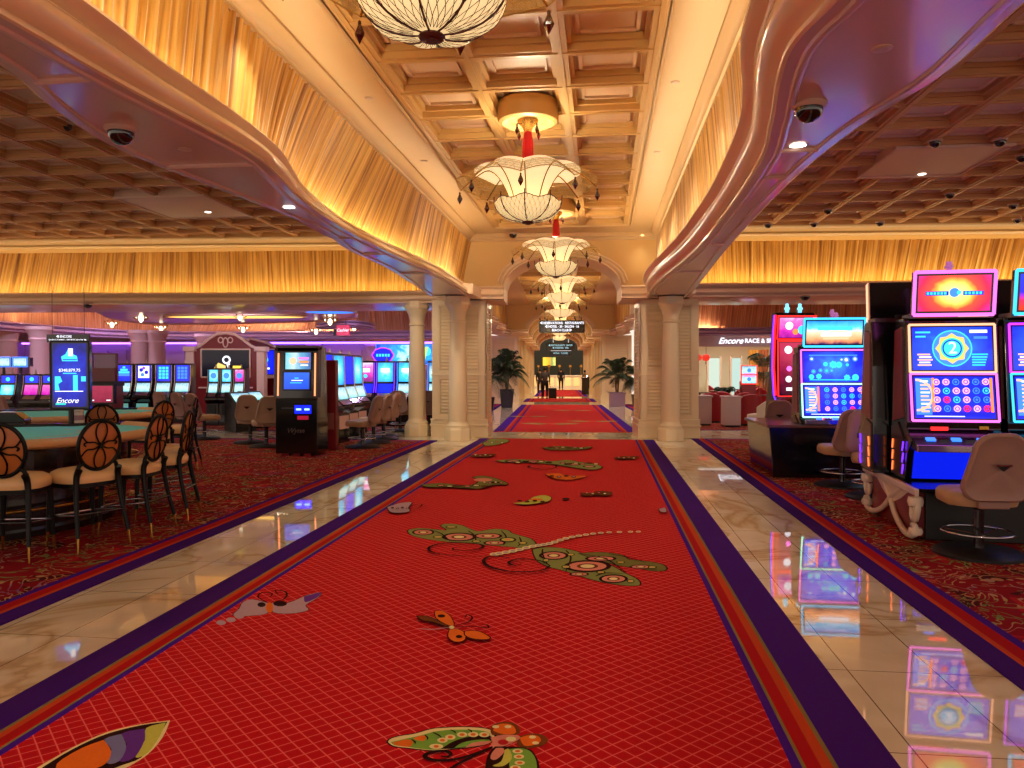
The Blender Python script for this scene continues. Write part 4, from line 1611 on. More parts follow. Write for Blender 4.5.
vinyl_l = mat('beige_vinyl', '#b89a80', 0.45, var=0.05, vscale=8)
vinyl_seat = mat('tan_vinyl', '#b08a66', 0.42, var=0.05, vscale=8)
leather = mat('tan_leather', '#e6bc84', 0.38, coat=0.15)
leather_b = mat('amber_leather', '#b5682c', 0.42)
wood = mat('dark_wood', '#1a0d0a', 0.22, coat=0.5)
counter = mat('counter_brown', '#6a4430', 0.3, coat=0.3)


def put_screen(parent, w, h, loc, rot, bg, art, name='screen', th=0.02, frame=None, fm=None, fw=0.035, curve=0.0):
    """screen centred at loc in parent, facing -Y before rot; art = list of (kind, args, colour)"""
    b = MB()
    b.box(-w / 2, w / 2, 0, th, -h / 2, h / 2, 0)
    y = -0.0012
    for k, (kind, a, c) in enumerate(art):
        mi = 1 + GK.index(c)
        y -= 0.0004
        if kind == 'disc':
            b.disc((a[0] * w, y, a[1] * h), a[2] * h, 20, 'y', mi)
        elif kind == 'ring':
            b.ring((a[0] * w, y, a[1] * h), a[2] * h, a[3] * h, 28, 'y', mi)
        elif kind == 'arc':
            b.ring((a[0] * w, y, a[1] * h), a[2] * h, a[3] * h, 20, 'y', mi, -math.pi / 2, math.pi / 2)
        elif kind == 'rect':
            x0, x1, z0, z1 = a
            b.flat([(x0 * w, y, z0 * h), (x1 * w, y, z0 * h), (x1 * w, y, z1 * h), (x0 * w, y, z1 * h)], mi)
        elif kind == 'poly':
            b.flat([(p * w, y, q * h) for p, q in a], mi)
        elif kind == 'star':
            cx, cz, r0, r1, n = a
            b.flat([(cx * w + (r0 if i % 2 else r1) * h * math.cos(math.pi * i / n), y, cz * h + (r0 if i % 2 else r1) * h * math.sin(math.pi * i / n)) for i in range(2 * n)], mi)
    o = b.build(name, [bg] + [G[k] for k in GK], parent, loc=loc, rot=rot)
    if frame:
        f = MB()
        W, H = w / 2 + fw, h / 2 + fw
        f.box(-W, W, 0.002, th + 0.045, -H, H, 0)
        pts = [(-W, 0, -H), (W, 0, -H), (W, 0, H), (-W, 0, H)]
        for a, b2 in zip(pts, pts[1:] + pts[:1]):
            f.tube([a, b2], fw * 0.45, 6, m=1)
        f.build('light_frame' if name != 'display' else 'bezel', [black, frame], parent, loc=loc, rot=rot)
    return o


def art_wheel():
    a = [('disc', (0, 0, 0.40), 'sky'), ('ring', (0, 0, 0.40, 0.43), 'cyan'), ('star', (0, 0, 0.30, 0.36, 8), 'gold'), ('disc', (0, 0, 0.25), 'teal'), ('disc', (0, 0, 0.21), 'navy'), ('disc', (0, 0, 0.18), 'cyan')]
    a += [('rect', (-0.46, -0.27, 0.36, 0.40), 'cyan'), ('rect', (-0.46, -0.33, 0.26, 0.30), 'cyan')]
    a += [('rect', (0.22, 0.44, 0.36, 0.43), 'white'), ('rect', (0.27, 0.44, 0.22, 0.28), 'sky')]
    for i in range(5):
        a.append(('rect', (-0.44 + 0.02 * (i % 2), -0.28 + 0.015 * (i % 3), -0.16 - i * 0.062, -0.125 - i * 0.062), 'white' if i % 2 else 'peach'))
        a.append(('rect', (0.24, 0.44 - 0.01 * i, -0.16 - i * 0.062, -0.125 - i * 0.062), 'cyan' if i % 2 else 'teal'))
    return a


def art_coins(seed, cols=6, rows=4, x0=-0.22, x1=0.38, side=True):
    rg = random.Random(seed)
    a = []
    if side:
        a += [('rect', (-0.48, -0.28, -0.42, 0.46), 'sky'), ('arc', (-0.478, 0.05, 0.34, 0.39), 'peach'), ('rect', (-0.275, -0.245, -0.42, 0.46), 'orange')]
        for i in range(9):
            a.append(('rect', (-0.42, -0.32 + 0.02 * (i % 2), 0.36 - i * 0.09, 0.40 - i * 0.09), 'peach' if i % 3 else 'white'))
        a.append(('rect', (0.44, 0.475, -0.42, 0.46), 'orange'))
    for i in range(cols):
        for j in range(rows):
            x = x0 + (x1 - x0) * i / (cols - 1)
            z = 0.36 - 0.74 * j / (rows - 1) * 0.86
            u = rg.random()
            c = 'peach' if u < 0.4 else ('cyan' if u < 0.65 else ('sky' if u < 0.85 else 'red'))
            a.append(('disc', (x, z, 0.078), c))
            a.append(('disc', (x, z, 0.055), 'navy' if u > 0.4 else 'violet'))
            a.append(('disc', (x, z, 0.03), c))
    a.append(('rect', (-0.30, 0.47, -0.44, -0.36), 'navy'))
    a.append(('rect', (-0.40, 0.1, -0.475, -0.455), 'white'))
    return a


def art_icons(seed, n=14):
    rg = random.Random(seed)
    a = [('rect', (-0.40, 0.40, 0.36, 0.40), 'sky')]
    for i in range(n):
        x, z = -0.34 + 0.68 * ((i * 5) % 7) / 6 + rg.uniform(-0.03, 0.03), 0.26 - 0.20 * (i % 4) + rg.uniform(-0.03, 0.03)
        r = rg.uniform(0.045, 0.11)
        a.append(('disc' if i % 3 else 'star', (x, z, r) if i % 3 else (x, z, r, r * 1.3, 7), 'cyan' if i % 2 else 'sky'))
        a.append(('disc', (x, z, r * 0.5), 'white' if i % 4 == 0 else 'teal'))
    a.append(('rect', (-0.40, 0.40, -0.44, -0.41), 'teal'))
    return a


bg_blue = screen_mat('display_royal_blue', 'radial', [(0.0, '#2a8cff'), (0.2, '#1c4cff'), (0.42, '#1018d8'), (0.7, '#3408a0')], 1.5, 0.9, 1.2)
bg_navy = screen_mat('display_navy', 'radial', [(0.0, '#1c30ff'), (0.5, '#0a10c0'), (0.9, '#06085a')], 1.4)
bg_burst = screen_mat('display_sunburst', 'radial', [(0.0, '#fff4a0'), (0.16, '#d8ea70'), (0.22, '#ffb040'), (0.28, '#ff4a30'), (0.42, '#f01848'), (0.62, '#b018c0')], 1.4, 1.35, 1.8, 0.12, 6)
bg_fire = screen_mat('display_blue_over_fire', 'z', [(0.15, '#ff3010'), (0.32, '#e01850'), (0.5, '#2418e0'), (0.9, '#0a30f0')], 1.5, 1, 2.4, 0.3)
bg_sunset = screen_mat('display_sunset_town', 'z', [(0.05, '#3a1440'), (0.25, '#ff9a60'), (0.5, '#ffc8a0'), (0.7, '#50c8ff'), (0.95, '#2080f0')], 1.5, 1, 2.6, 0.25, 8)
bg_teal = screen_mat('display_teal', 'radial', [(0.0, '#bff8ff'), (0.25, '#40c8f0'), (0.6, '#1060c0'), (0.9, '#0a2060')], 1.4, 1.6, 1.4, 0.3, 7)
bg_mag = screen_mat('display_magenta', 'z', [(0.0, '#401060'), (0.4, '#d028b0'), (0.7, '#ff70c0'), (1.0, '#f0e0ff')], 1.3, 1, 1.6, 0.5, 9)
bg_aqua = screen_mat('display_video_wall', 'x', [(0.0, '#1030e0'), (0.35, '#20b0ff'), (0.5, '#c0fff0'), (0.65, '#10c0e0'), (1.0, '#1040f0')], 1.3, 0.5, 1, 0.9, 3)
bg_red = screen_mat('display_crimson', 'z', [(0.0, '#200818'), (0.4, '#90103c'), (0.8, '#d02858')], 0.9, 1, 1.0, 0.4, 8)
bg_black = mat('display_black', '#05060c', 0.2, emit='#0a1030', es=0.6)


# ================================================================ casino chairs
def rr_outline(w0, w1, h, r, n=6):
    """rounded trapezoid, w0 at the bottom, w1 at the top, z from 0 to h"""
    pts = []
    cs = [(-w0 / 2 + r, r, math.pi, 1.5 * math.pi), (w0 / 2 - r, r, 1.5 * math.pi, 2 * math.pi), (w1 / 2 - r * 1.3, h - r * 1.3, 0, 0.5 * math.pi), (-w1 / 2 + r * 1.3, h - r * 1.3, 0.5 * math.pi, math.pi)]
    for k, (cx, cz, a0, a1) in enumerate(cs):
        rr = r if k < 2 else r * 1.3
        for i in range(n + 1):
            a = a0 + (a1 - a0) * i / n
            pts.append((cx + rr * math.cos(a), cz + rr * math.sin(a)))
    return pts


def casino_chair(label, loc, rz, mb=None, ms=None, group=None, slot_mark=True):
    """the sitter faces +Y"""
    t = thing('casino_chair', label, 'chair', loc, rz, group)
    mb = mb or vinyl
    b = MB()
    b.lathe([(0.0, 0.0), (0.35, 0.0), (0.35, 0.02), (0.31, 0.045), (0.07, 0.06), (0.0, 0.06)], 32)
    b.build('base_disc', blackm, t, smooth=35)
    b = MB()
    b.lathe([(0.045, 0.05), (0.04, 0.10), (0.04, 0.38), (0.09, 0.40), (0.09, 0.42)], 16)
    b.build('post', black, t, smooth=40)
    b = MB()
    pts = [(0.27 * math.cos(a), 0.27 * math.sin(a) + 0.02, 0.19) for a in [2 * math.pi * k / 32 for k in range(32)]]
    b.tube(pts, 0.011, 8, closed=True)
    for k in range(3):
        a = 2 * math.pi * k / 3 + 0.5
        b.tube([(0.03 * math.cos(a), 0.03 * math.sin(a), 0.17), (0.27 * math.cos(a), 0.27 * math.sin(a) + 0.02, 0.19)], 0.008, 6)
    b.build('foot_ring', chrome, t, smooth=60)
    # cushion
    n = 9
    rows = []
    for i, (s, z) in enumerate([(0.86, 0.42), (0.97, 0.425), (1.0, 0.45), (1.0, 0.485), (0.985, 0.51), (0.93, 0.53), (0.75, 0.542), (0.4, 0.546), (0.01, 0.547)]):
        row = []
        for k in range(36):
            a = 2 * math.pi * k / 36
            c_, s_ = math.cos(a), math.sin(a)
            e = 0.55
            x = 0.27 * math.copysign(abs(c_) ** e, c_)
            y = 0.26 * math.copysign(abs(s_) ** e, s_) + 0.05
            row.append((x * s, 0.05 + (y - 0.05) * s, z + (0.015 if y < -0.05 else 0) + 0.012 * math.sin(y * 7)))
        rows.append(row)
    b = MB()
    b.grid(rows, closed=True)
    b.flat([rows[0][k] for k in range(36)])
    b.build('seat', ms or vinyl_seat, t, smooth=60)
    # back: shell with a padded face and a piped edge, leaning back a little
    lean = Matrix.Translation((0, -0.235, 0.49)) @ Matrix.Rotation(R(9), 4, 'X')
    b = MB(lean)
    out = rr_outline(0.54, 0.42, 0.57, 0.12)
    cx, cz = 0, 0.27
    rows = []
    for sc_, y in ((0.01, 0.045), (0.6, 0.05), (0.88, 0.042), (0.97, 0.02), (1.0, -0.01), (0.985, -0.035), (0.93, -0.048), (0.90, -0.044), (0.6, -0.052), (0.01, -0.055)):
        rows.append([(cx + (x - cx) * sc_, y - 0.03 * (1 - ((x / 0.24) ** 2)) * sc_, cz + (z - cz) * sc_) for x, z in out])
    b.grid(rows, closed=True)
    b.build('backrest', mb, t, smooth=50)
    b = MB(lean)
    if slot_mark:
        b.prism([(-0.055, 0.315), (0.055, 0.315), (0.0, 0.27)], -0.094, -0.08, 'xz', 0)
        b.box(-0.06, 0.06, -0.098, -0.08, 0.312, 0.326, 1)
        b.build('hand_slot', [blackm, chrome], t)
    b = MB()
    b.box(-0.12, 0.12, -0.25, -0.14, 0.42, 0.56)
    b.build('bracket', mb, t, bevel=0.012)
    return t


chair0 = None
# ================================================================ tall twin-screen slot machine
def slot_tall(label, loc, rz, f1, f2, ft, top_bg, top_art, mid_bg, mid_art, low_bg, low_art, w=0.84, belly='blue', group=None, letter=None, topper=True, edge='violet', zt=0.0, zb=0.50, candle=True, hs=1.0):
    t = thing('slot_machine', label, 'slot machine', loc, rz, group)
    W = w / 2 + 0.035
    b = MB()
    # side profile of the cabinet (y depth, z up); front at y=0
    side = ([(0.10, zb), (0.02, 0.80), (-0.06, 0.86), (-0.06, 0.90)] if zb < 0.6 else [(-0.06, zb), (-0.06, zb + 0.02)]) + [ (0.05, 1.0), (0.045, 1.06), (0.10, 1.50), (0.16, 2.03), (0.20, 2.06), (0.42, 2.06), (0.50, 1.6), (0.54, max(0.9, zb + 0.06)), (0.54, zb)]
    b.prism(side, -W, W, 'yz', 0)
    b.build('cabinet', black, t, bevel=0.008)
    # glossy side wings with oxblood inlay and light slashes
    for sg in (-1, 1):
        b = MB()
        x0, x1 = (-W - 0.012, -W) if sg < 0 else (W, W + 0.012)
        lo = max(0.53, zb + 0.005)
        b.prism([(0.12, lo), (0.50, lo), (0.50, 1.0), (0.30, 1.05), (0.12, max(0.9, lo + 0.01))], x0, x1, 'yz', 0)
        b.prism([(0.14, 1.10), (0.46, 1.05), (0.42, 1.95), (0.22, 1.98)], x0, x1, 'yz', 1)
        xo = x0 - 0.004 if sg < 0 else x1 + 0.004
        for k in range(3 if zb < 0.6 else 0):
            z = 0.56 + 0.11 * k
            b.tube([(xo, 0.13 - 0.0 * k, z), (xo, 0.10, z + 0.09)], 0.008, 5, m=2)
            b.tube([(xo, 0.45, z), (xo, 0.43, z + 0.09)], 0.007, 5, m=3)
        b.build('side_panel', [darkred, redpan, G['violet'], G['orange']], t)
    put_screen(t, w - 0.05, 0.45 * hs, (0, 0.105, 1.765), (R(-6), 0, 0), mid_bg, mid_art, 'screen', frame=G[f1], fw=0.025)
    put_screen(t, w - 0.05, 0.44 * hs, (0, 0.035, 1.275 + (1 - hs) * 0.3), (R(-10), 0, 0), low_bg, low_art, 'screen', frame=G[f2], fw=0.025)
    if letter:
        text('lettering', letter, t, G['white'], 0.16, (0, 0.085, 1.765), (math.pi / 2 - R(6), 0, 0))
    # button deck
    b = MB()
    dk = max(0.0, zb + 0.01 - 0.80)
    b.prism([(-0.18, 0.86 + dk), (0.06, 0.96 + dk * 0.2), (0.06, 0.84 + dk * 0.75), (-0.17, 0.80 + dk)], -W + 0.02, W - 0.02, 'yz', 0)
    b.box(-W + 0.02, W - 0.02, -0.20, -0.165, 0.80 + dk, 0.865 + dk, 1)
    b.build('button_deck', [blackm, chrome], t, bevel=0.006)
    for k in range(5):
        b = MB()
        b.cbox(-0.24 + k * 0.11, -0.08, 0.91 + dk * 0.75, 0.08, 0.05, 0.02, rx=R(22))
        b.build('button', G['sky'] if k % 2 == 0 else chrome, t)
    b = MB()
    b.cbox(0.32, -0.08, 0.915 + dk * 0.75, 0.07, 0.07, 0.03, rx=R(22))
    b.build('button', G['red'], t)
    b = MB()
    b.box(-0.20, -0.05, 0.035, 0.05, 0.985, 1.02)
    b.build('bill_slot', G['red'], t)
    b = MB()
    b.box(0.22, 0.30, 0.035, 0.05, 1.0, 1.03)
    b.build('ticket_slot', goldtrim, t)
    # lit belly
    if zb < 0.6:
        b = MB()
        b.prism([(0.085, 0.52), (0.015, 0.79), (0.03, 0.79), (0.10, 0.52)], -W + 0.06, W - 0.06, 'yz', 0)
        b.build('belly_glass', mat('belly_%s' % belly, '#06081c', 0.12, coat=0.6, emit={'blue': '#0a22ff', 'violet': '#5014ff', 'dark': '#060614'}[belly], es=0.8), t)
    if topper:
        b = MB()
        b.box(-0.10, 0.10, 0.22, 0.32, 2.05, 2.14, 0)
        b.box(-W + 0.05, W - 0.05, 0.12, 0.40, 2.055, 2.10, 1)
        b.tube([(-W + 0.1, 0.10, 2.075), (-0.02, 0.10, 2.075)], 0.010, 5, m=2)
        b.tube([(0.05, 0.10, 2.075), (W - 0.1, 0.10, 2.075)], 0.010, 5, m=3)
        b.build('topper_mount', [blackm, darkred, G['red'], G['peach']], t)
        put_screen(t, w - 0.12, 0.335, (0, 0.06, 2.285 + zt), (R(6), 0, 0), top_bg, top_art, 'topper', th=0.05, frame=G[ft], fw=0.035)
    if not candle:
        return t
    b = MB()
    b.lathe([(0.03, 0), (0.03, 0.04), (0.04, 0.045), (0.04, 0.06), (0.028, 0.065), (0.028, 0.10), (0.0, 0.105)], 12, (0.05, 0.35, 2.52 if topper else 2.06))
    b.tube([(0.05, 0.35, 2.06), (0.05, 0.35, 2.58)], 0.014, 6)
    b.build('candle_lamp', mat('candle_lamp', '#d0a0c0', 0.2, emit='#c060c0', es=0.4), t, smooth=40)
    return t


topA = [('disc', (0, 0.02, 0.13), 'sky'), ('poly', [(-0.40, -0.06), (-0.40, 0.06), (-0.08, 0.06), (-0.08, -0.06)], 'navy'), ('poly', [(0.12, -0.06), (0.12, 0.06), (0.40, 0.06), (0.40, -0.06)], 'navy')]
for _i in range(6):
    topA.append(('rect', (-0.385 + 0.048 * _i, -0.35 + 0.048 * _i, -0.035, 0.04), 'cyan'))
for _i in range(5):
    topA.append(('rect', (0.14 + 0.05 * _i, 0.175 + 0.05 * _i, -0.035, 0.04), 'cyan'))
topA.append(('disc', (0.06, 0.02, 0.06), 'cyan'))
topB = [('rect', (-0.30, -0.18, 0.02, 0.12), 'cyan'), ('rect', (-0.15, -0.05, 0.02, 0.12), 'cyan'), ('rect', (-0.02, 0.35, 0.02, 0.12), 'cyan'), ('rect', (-0.2, 0.3, -0.28, -0.2), 'peach')]

# ---- near bank on the right: front row faces the viewer, back row faces away
BRZ = R(-4)


def bank(u, v, z=0.0):
    c_, s_ = math.cos(BRZ), math.sin(BRZ)
    return (2.80 + u * c_ - v * s_, 7.23 + u * s_ + v * c_, z)


slot_tall('nearest whole slot machine with wheel screen marked 2 and sunburst topper', bank(0.47, 0.46), BRZ, 'peach', 'pink', 'pink', bg_burst, topA, bg_blue, art_wheel(), bg_navy, art_coins(4), letter='2', w=0.75, hs=0.91)
slot_tall('slot machine cut off by the right edge of the picture, cyan framed topper', bank(1.345, 0.46), BRZ, 'magenta', 'cyan', 'cyan', bg_fire, topB, bg_blue, art_wheel()[8:], bg_navy, art_coins(9), w=0.75, hs=0.91)
slot_tall('black back of a slot machine behind the left end of the nearest bank', bank(0.28, 1.58), BRZ + math.pi, 'orange', 'orange', 'peach', bg_burst, [], bg_blue, [], bg_navy, [], w=0.70, candle=False)
slot_tall('black back of a slot machine between the two nearest toppers', bank(1.16, 1.58), BRZ + math.pi, 'orange', 'orange', 'peach', bg_burst, [], bg_blue, [], bg_navy, [], w=0.70, candle=False)

# bank base with scroll-trimmed end
t = thing('slot_bank_base', 'dark plinth with cream scroll end carrying the nearest slot machines', 'base', bank(-0.05, 0.0, 0.0125), BRZ)
b = MB()
b.box(0.16, 3.2, 0.12, 1.68, 0.0, 0.45)
b.build('plinth', blackm, t, bevel=0.01)
b = MB()
b.box(0.06, 3.2, 0.0, 1.76, 0.45, 0.485)
b.build('top_slab', black, t, bevel=0.006)
b = MB()
b.box(0.03, 0.06, -0.02, 1.78, 0.42, 0.485)
b.build('end_trim', mat('lit_marble_trim', '#e6d6cc', 0.15, coat=0.5), t, bevel=0.006)
b = MB()
b.box(0.09, 0.16, 0.16, 1.6, 0.02, 0.44)
b.build('end_panel', redpan, t)
b = MB()
for mir in (0, 1):
    f = (lambda y: y * 0.86) if not mir else (lambda y: (2.05 - y) * 0.86)
    pts = cr([(0.10, f(0.62), 0.42), (0.08, f(0.95), 0.30), (0.07, f(1.10), 0.22), (0.06, f(1.30), 0.12), (0.05, f(1.62), 0.04), (0.05, f(1.86), 0.035), (0.05, f(1.98), 0.07), (0.05, f(1.99), 0.13), (0.05, f(1.93), 0.14)], 5)
    b.tube(pts, 0.03, 8)
    pts = cr([(0.07, f(1.98), 0.40), (0.06, f(2.02), 0.30), (0.06, f(1.96), 0.20), (0.06, f(1.88), 0.22), (0.06, f(1.88), 0.30)], 5)
    b.tube(pts, 0.032, 8)
    b.lathe([(0.0, -0.03), (0.055, -0.03), (0.065, 0.0), (0.055, 0.03), (0.0, 0.03)], 14, (0.06, f(1.96), 0.09))
    b.lathe([(0.0, -0.04), (0.06, -0.04), (0.07, 0.0), (0.06, 0.04), (0.0, 0.04)], 14, (0.06, f(1.96), 0.36))
b.add([(0.08, 0.30, 0.43), (0.08, 1.46, 0.43), (0.08, 1.16, 0.30), (0.08, 0.88, 0.22), (0.08, 0.6, 0.30), (0.13, 0.30, 0.43), (0.13, 1.46, 0.43), (0.13, 1.16, 0.30), (0.13, 0.88, 0.22), (0.13, 0.6, 0.30)],
      [(0, 1, 2, 3, 4), (9, 8, 7, 6, 5), (2, 7, 8, 3), (3, 8, 9, 4), (1, 6, 7, 2), (0, 4, 9, 5)])
b.build('scroll_trim', ivory, t, smooth=50)

chair0 = casino_chair('taupe casino chair in front of the nearest slot machine, black slot in its back', (3.14, 6.84, 0.0125), R(2))
dup(chair0, (3.3, 9.75, 0.0125), R(185), 'taupe casino chair half hidden behind the left end of the nearest slot bank')

# ---- second bank on the right
slot_tall('slot machine with a sunset topper and blue icon screens in the second bank', (3.36, 11.62, -0.155), 0, 'pink', 'mint', 'cyan', bg_sunset,
          [('rect', (-0.3, 0.32, 0.1, 0.26), 'cyan'), ('rect', (-0.24, 0.3, -0.16, 0.0), 'white'), ('rect', (-0.2, 0.26, -0.3, -0.2), 'peach')], bg_blue, art_icons(3, 16), bg_navy, art_coins(12, 5, 4, -0.12, 0.42), w=0.90, zt=-0.02, belly='dark', zb=0.93)
slot_tall('slot machine with white light frames partly hidden by the nearest bank', (4.46, 11.62, -0.155), 0, 'mint', 'mint', 'white', bg_teal, [], bg_teal, art_icons(5, 8), bg_navy, art_coins(2), w=0.90, zt=-0.02, belly='dark', zb=0.93)
slot_tall('back row slot machine with a small red topper behind the sunset machine', (3.7, 12.95, -0.155), math.pi, 'violet', 'violet', 'red', bg_red, [], bg_red, [], bg_red, [], w=0.8, zb=0.93)
t = thing('slot_counter', 'black counter with a brown top under the second slot bank', 'counter', (2.40, 11.40, 0.0125))
b = MB()
b.prism([(0.06, 0), (3.2, 0), (3.2, 0.72), (0.0, 0.72)], 0.05, 1.75, 'xz')
b.build('body', black, t, bevel=0.008)
b = MB()
b.box(-0.04, 3.2, 0.0, 1.8, 0.72, 0.76)
b.build('top', counter, t, bevel=0.01)
dup(chair0, (3.2, 10.72, 0.0125), R(10), 'taupe casino chair in front of the sunset-topped slot machine')
dup(chair0, (4.2, 10.75, 0.0125), R(8), 'taupe casino chair partly hidden by the side of the nearest slot machine')
dup(chair0, (3.05, 13.85, 0.0125), R(-8), 'taupe casino chair beyond the left end of the black counter')

# ---- tall curved red-lit machine
t = thing('curved_slot_machine', 'tall curved slot machine with red light frames behind the black counter', 'slot machine', (3.50, 14.35, 0.0125), R(10))
b = MB()
cur = [(0.0, 0.0), (0.02, 0.7), (-0.10, 0.85), (-0.10, 0.92), (0.10, 1.1), (0.18, 1.6), (0.16, 2.2), (0.10, 2.55), (0.14, 2.6), (0.30, 2.6), (0.42, 1.6), (0.60, 0.8), (0.60, 0.0)]
b.prism(cur, -0.36, 0.36, 'yz')
b.build('cabinet', black, t, bevel=0.01)
b = MB()
b.tube([(-0.37, y - 0.01, z) for y, z in cur[4:8]], 0.02, 6, m=0)
b.tube([(-0.39, y + 0.03, z) for y, z in cur[1:8]], 0.012, 6, m=1)
b.tube([(0.37, y - 0.01, z) for y, z in cur[4:8]], 0.02, 6, m=0)
b.build('edge_light', [G['red'], G['violet']], t, smooth=60)
put_screen(t, 0.60, 0.36, (0, 0.10, 2.32), (R(7), 0, 0), bg_mag, [('disc', (-0.2, 0.1, 0.2), 'white'), ('disc', (0.2, -0.1, 0.22), 'cyan'), ('disc', (0.0, -0.2, 0.15), 'orange')], 'screen', frame=G['red'], fw=0.03)
put_screen(t, 0.58, 0.95, (0, 0.10, 1.58), (R(-2), 0, 0), bg_red, [('disc', (-0.22, 0.36, 0.075), 'white'), ('disc', (-0.2, 0.0, 0.05), 'pink'), ('disc', (-0.22, -0.2, 0.06), 'white'), ('disc', (0.15, 0.2, 0.08), 'peach'), ('disc', (0.2, -0.1, 0.09), 'gold'), ('rect', (-0.3, 0.3, -0.42, -0.36), 'white')], 'screen', frame=G['red'], fw=0.03)
for k, dx in enumerate((-0.12, 0.12)):
    b = MB()
    b.lathe([(0.035, 0), (0.035, 0.05), (0.05, 0.06), (0.05, 0.09), (0.03, 0.10), (0.03, 0.16), (0.0, 0.17)], 10, (dx, 0.2, 2.6))
    b.build('candle_lamp', mat('blue_candle', '#a0e0f0', 0.2, emit='#70e0ff', es=1.2), t, smooth=40)

# ================================================================ kiosk on the left
t = thing('cashout_kiosk', 'tall dark self-service kiosk with two lit screens and orange light strips', 'kiosk', (-5.47, 13.30, 0.0125), R(5))
b = MB()
b.prism([(0.0, 0.05), (0.0, 1.0), (0.03, 1.05), (0.09, 1.9), (0.14, 1.97), (0.62, 1.97), (0.72, 0.05)], -0.38, 0.38, 'yz')
b.build('cabinet', black, t, bevel=0.012)
b = MB()
b.prism([(0.05, 1.06), (0.10, 1.92), (0.16, 1.97), (0.30, 1.97), (0.30, 1.06)], -0.43, -0.36, 'yz')
b.prism([(0.05, 1.06), (0.10, 1.92), (0.16, 1.97), (0.30, 1.97), (0.30, 1.06)], 0.36, 0.43, 'yz')
b.box(-0.39, 0.39, 0.05, 0.4, 1.95, 2.0)
b.build('side_wing', darkred, t, bevel=0.01)
for sg in (-1, 1):
    b = MB()
    b.tube([(sg * 0.335, 0.005, 1.09), (sg * 0.335, 0.055, 1.86)], 0.014, 6)
    b.build('light_strip', glow('strip_orange', '#ff8a5a', 2.2), t)
put_screen(t, 0.46, 0.30, (0.02, 0.055, 1.72), (R(-3.4), 0, 0), screen_mat('kiosk_advert', 'x', [(0.1, '#58c8e0'), (0.4, '#c8e8f0'), (0.6, '#60a8d0'), (0.9, '#3a5ca8')], 1.1, 1.6), [('disc', (-0.2, 0.0, 0.2), 'peach'), ('rect', (0.02, 0.42, 0.1, 0.22), 'pink'), ('rect', (0.05, 0.42, -0.12, 0.0), 'orange'), ('rect', (0.1, 0.4, -0.3, -0.22), 'white')], 'screen', frame=blackm, fw=0.015)
put_screen(t, 0.46, 0.30, (0.0, 0.022, 1.36), (R(-3.4), 0, 0), screen_mat('kiosk_blue', 'z', [(0.0, '#0a40d0'), (1.0, '#2a70ff')], 1.1, 1, 2, 0.2), [('rect', (-0.08, 0.08, 0.14, 0.19), 'cyan'), ('rect', (-0.2, 0.25, 0.0, 0.05), 'white'), ('rect', (-0.25, 0.2, -0.14, -0.10), 'cyan')], 'screen', frame=blackm, fw=0.015)
b = MB()
b.box(0.0, 0.09, -0.012, 0.01, 0.83, 0.862, 0)
b.box(0.15, 0.24, -0.012, 0.01, 0.83, 0.862, 0)
b.box(0.02, 0.22, -0.008, 0.01, 0.66, 0.73, 1)
b.box(-0.27, -0.05, -0.006, 0.01, 0.86, 0.875, 2)
b.build('note_slot', [glow('slot_blue_white', '#6a90ff', 5), glow('slot_red', '#a01030', 1.0), mat('grey_label', '#60606c', 0.5)], t)
b = MB()
b.box(-0.03, 0.27, -0.004, 0.0, 0.77, 0.92, 0)
b.build('slot_panel', glow('slot_blue', '#0818ff', 2.6), t)
for k in range(3):
    b = MB()
    b.box(-0.26 + 0.2 * k, -0.14 + 0.2 * k, -0.02, 0.02, 0.0, 0.05)
    b.build('foot', redpan, t)
text('lettering', 'Wynn', t, mat('dim_lettering', '#6a5a58', 0.4), 0.13, (-0.02, -0.004, 0.46), shear=0.35)

t = thing('bank_end_panel', 'narrow dark red end panel right behind the kiosk', 'panel', (-5.14, 14.4, 0.0125))
b = MB()
b.box(-0.25, 0.0, 0.05, 0.2, 0, 1.75)
b.build('board', redpan, t, bevel=0.01)
b = MB()
b.box(-0.18, -0.04, 0.04, 0.06, 0.40, 0.72)
b.build('vent', mat('vent_pink', '#9a5a50', 0.4), t)


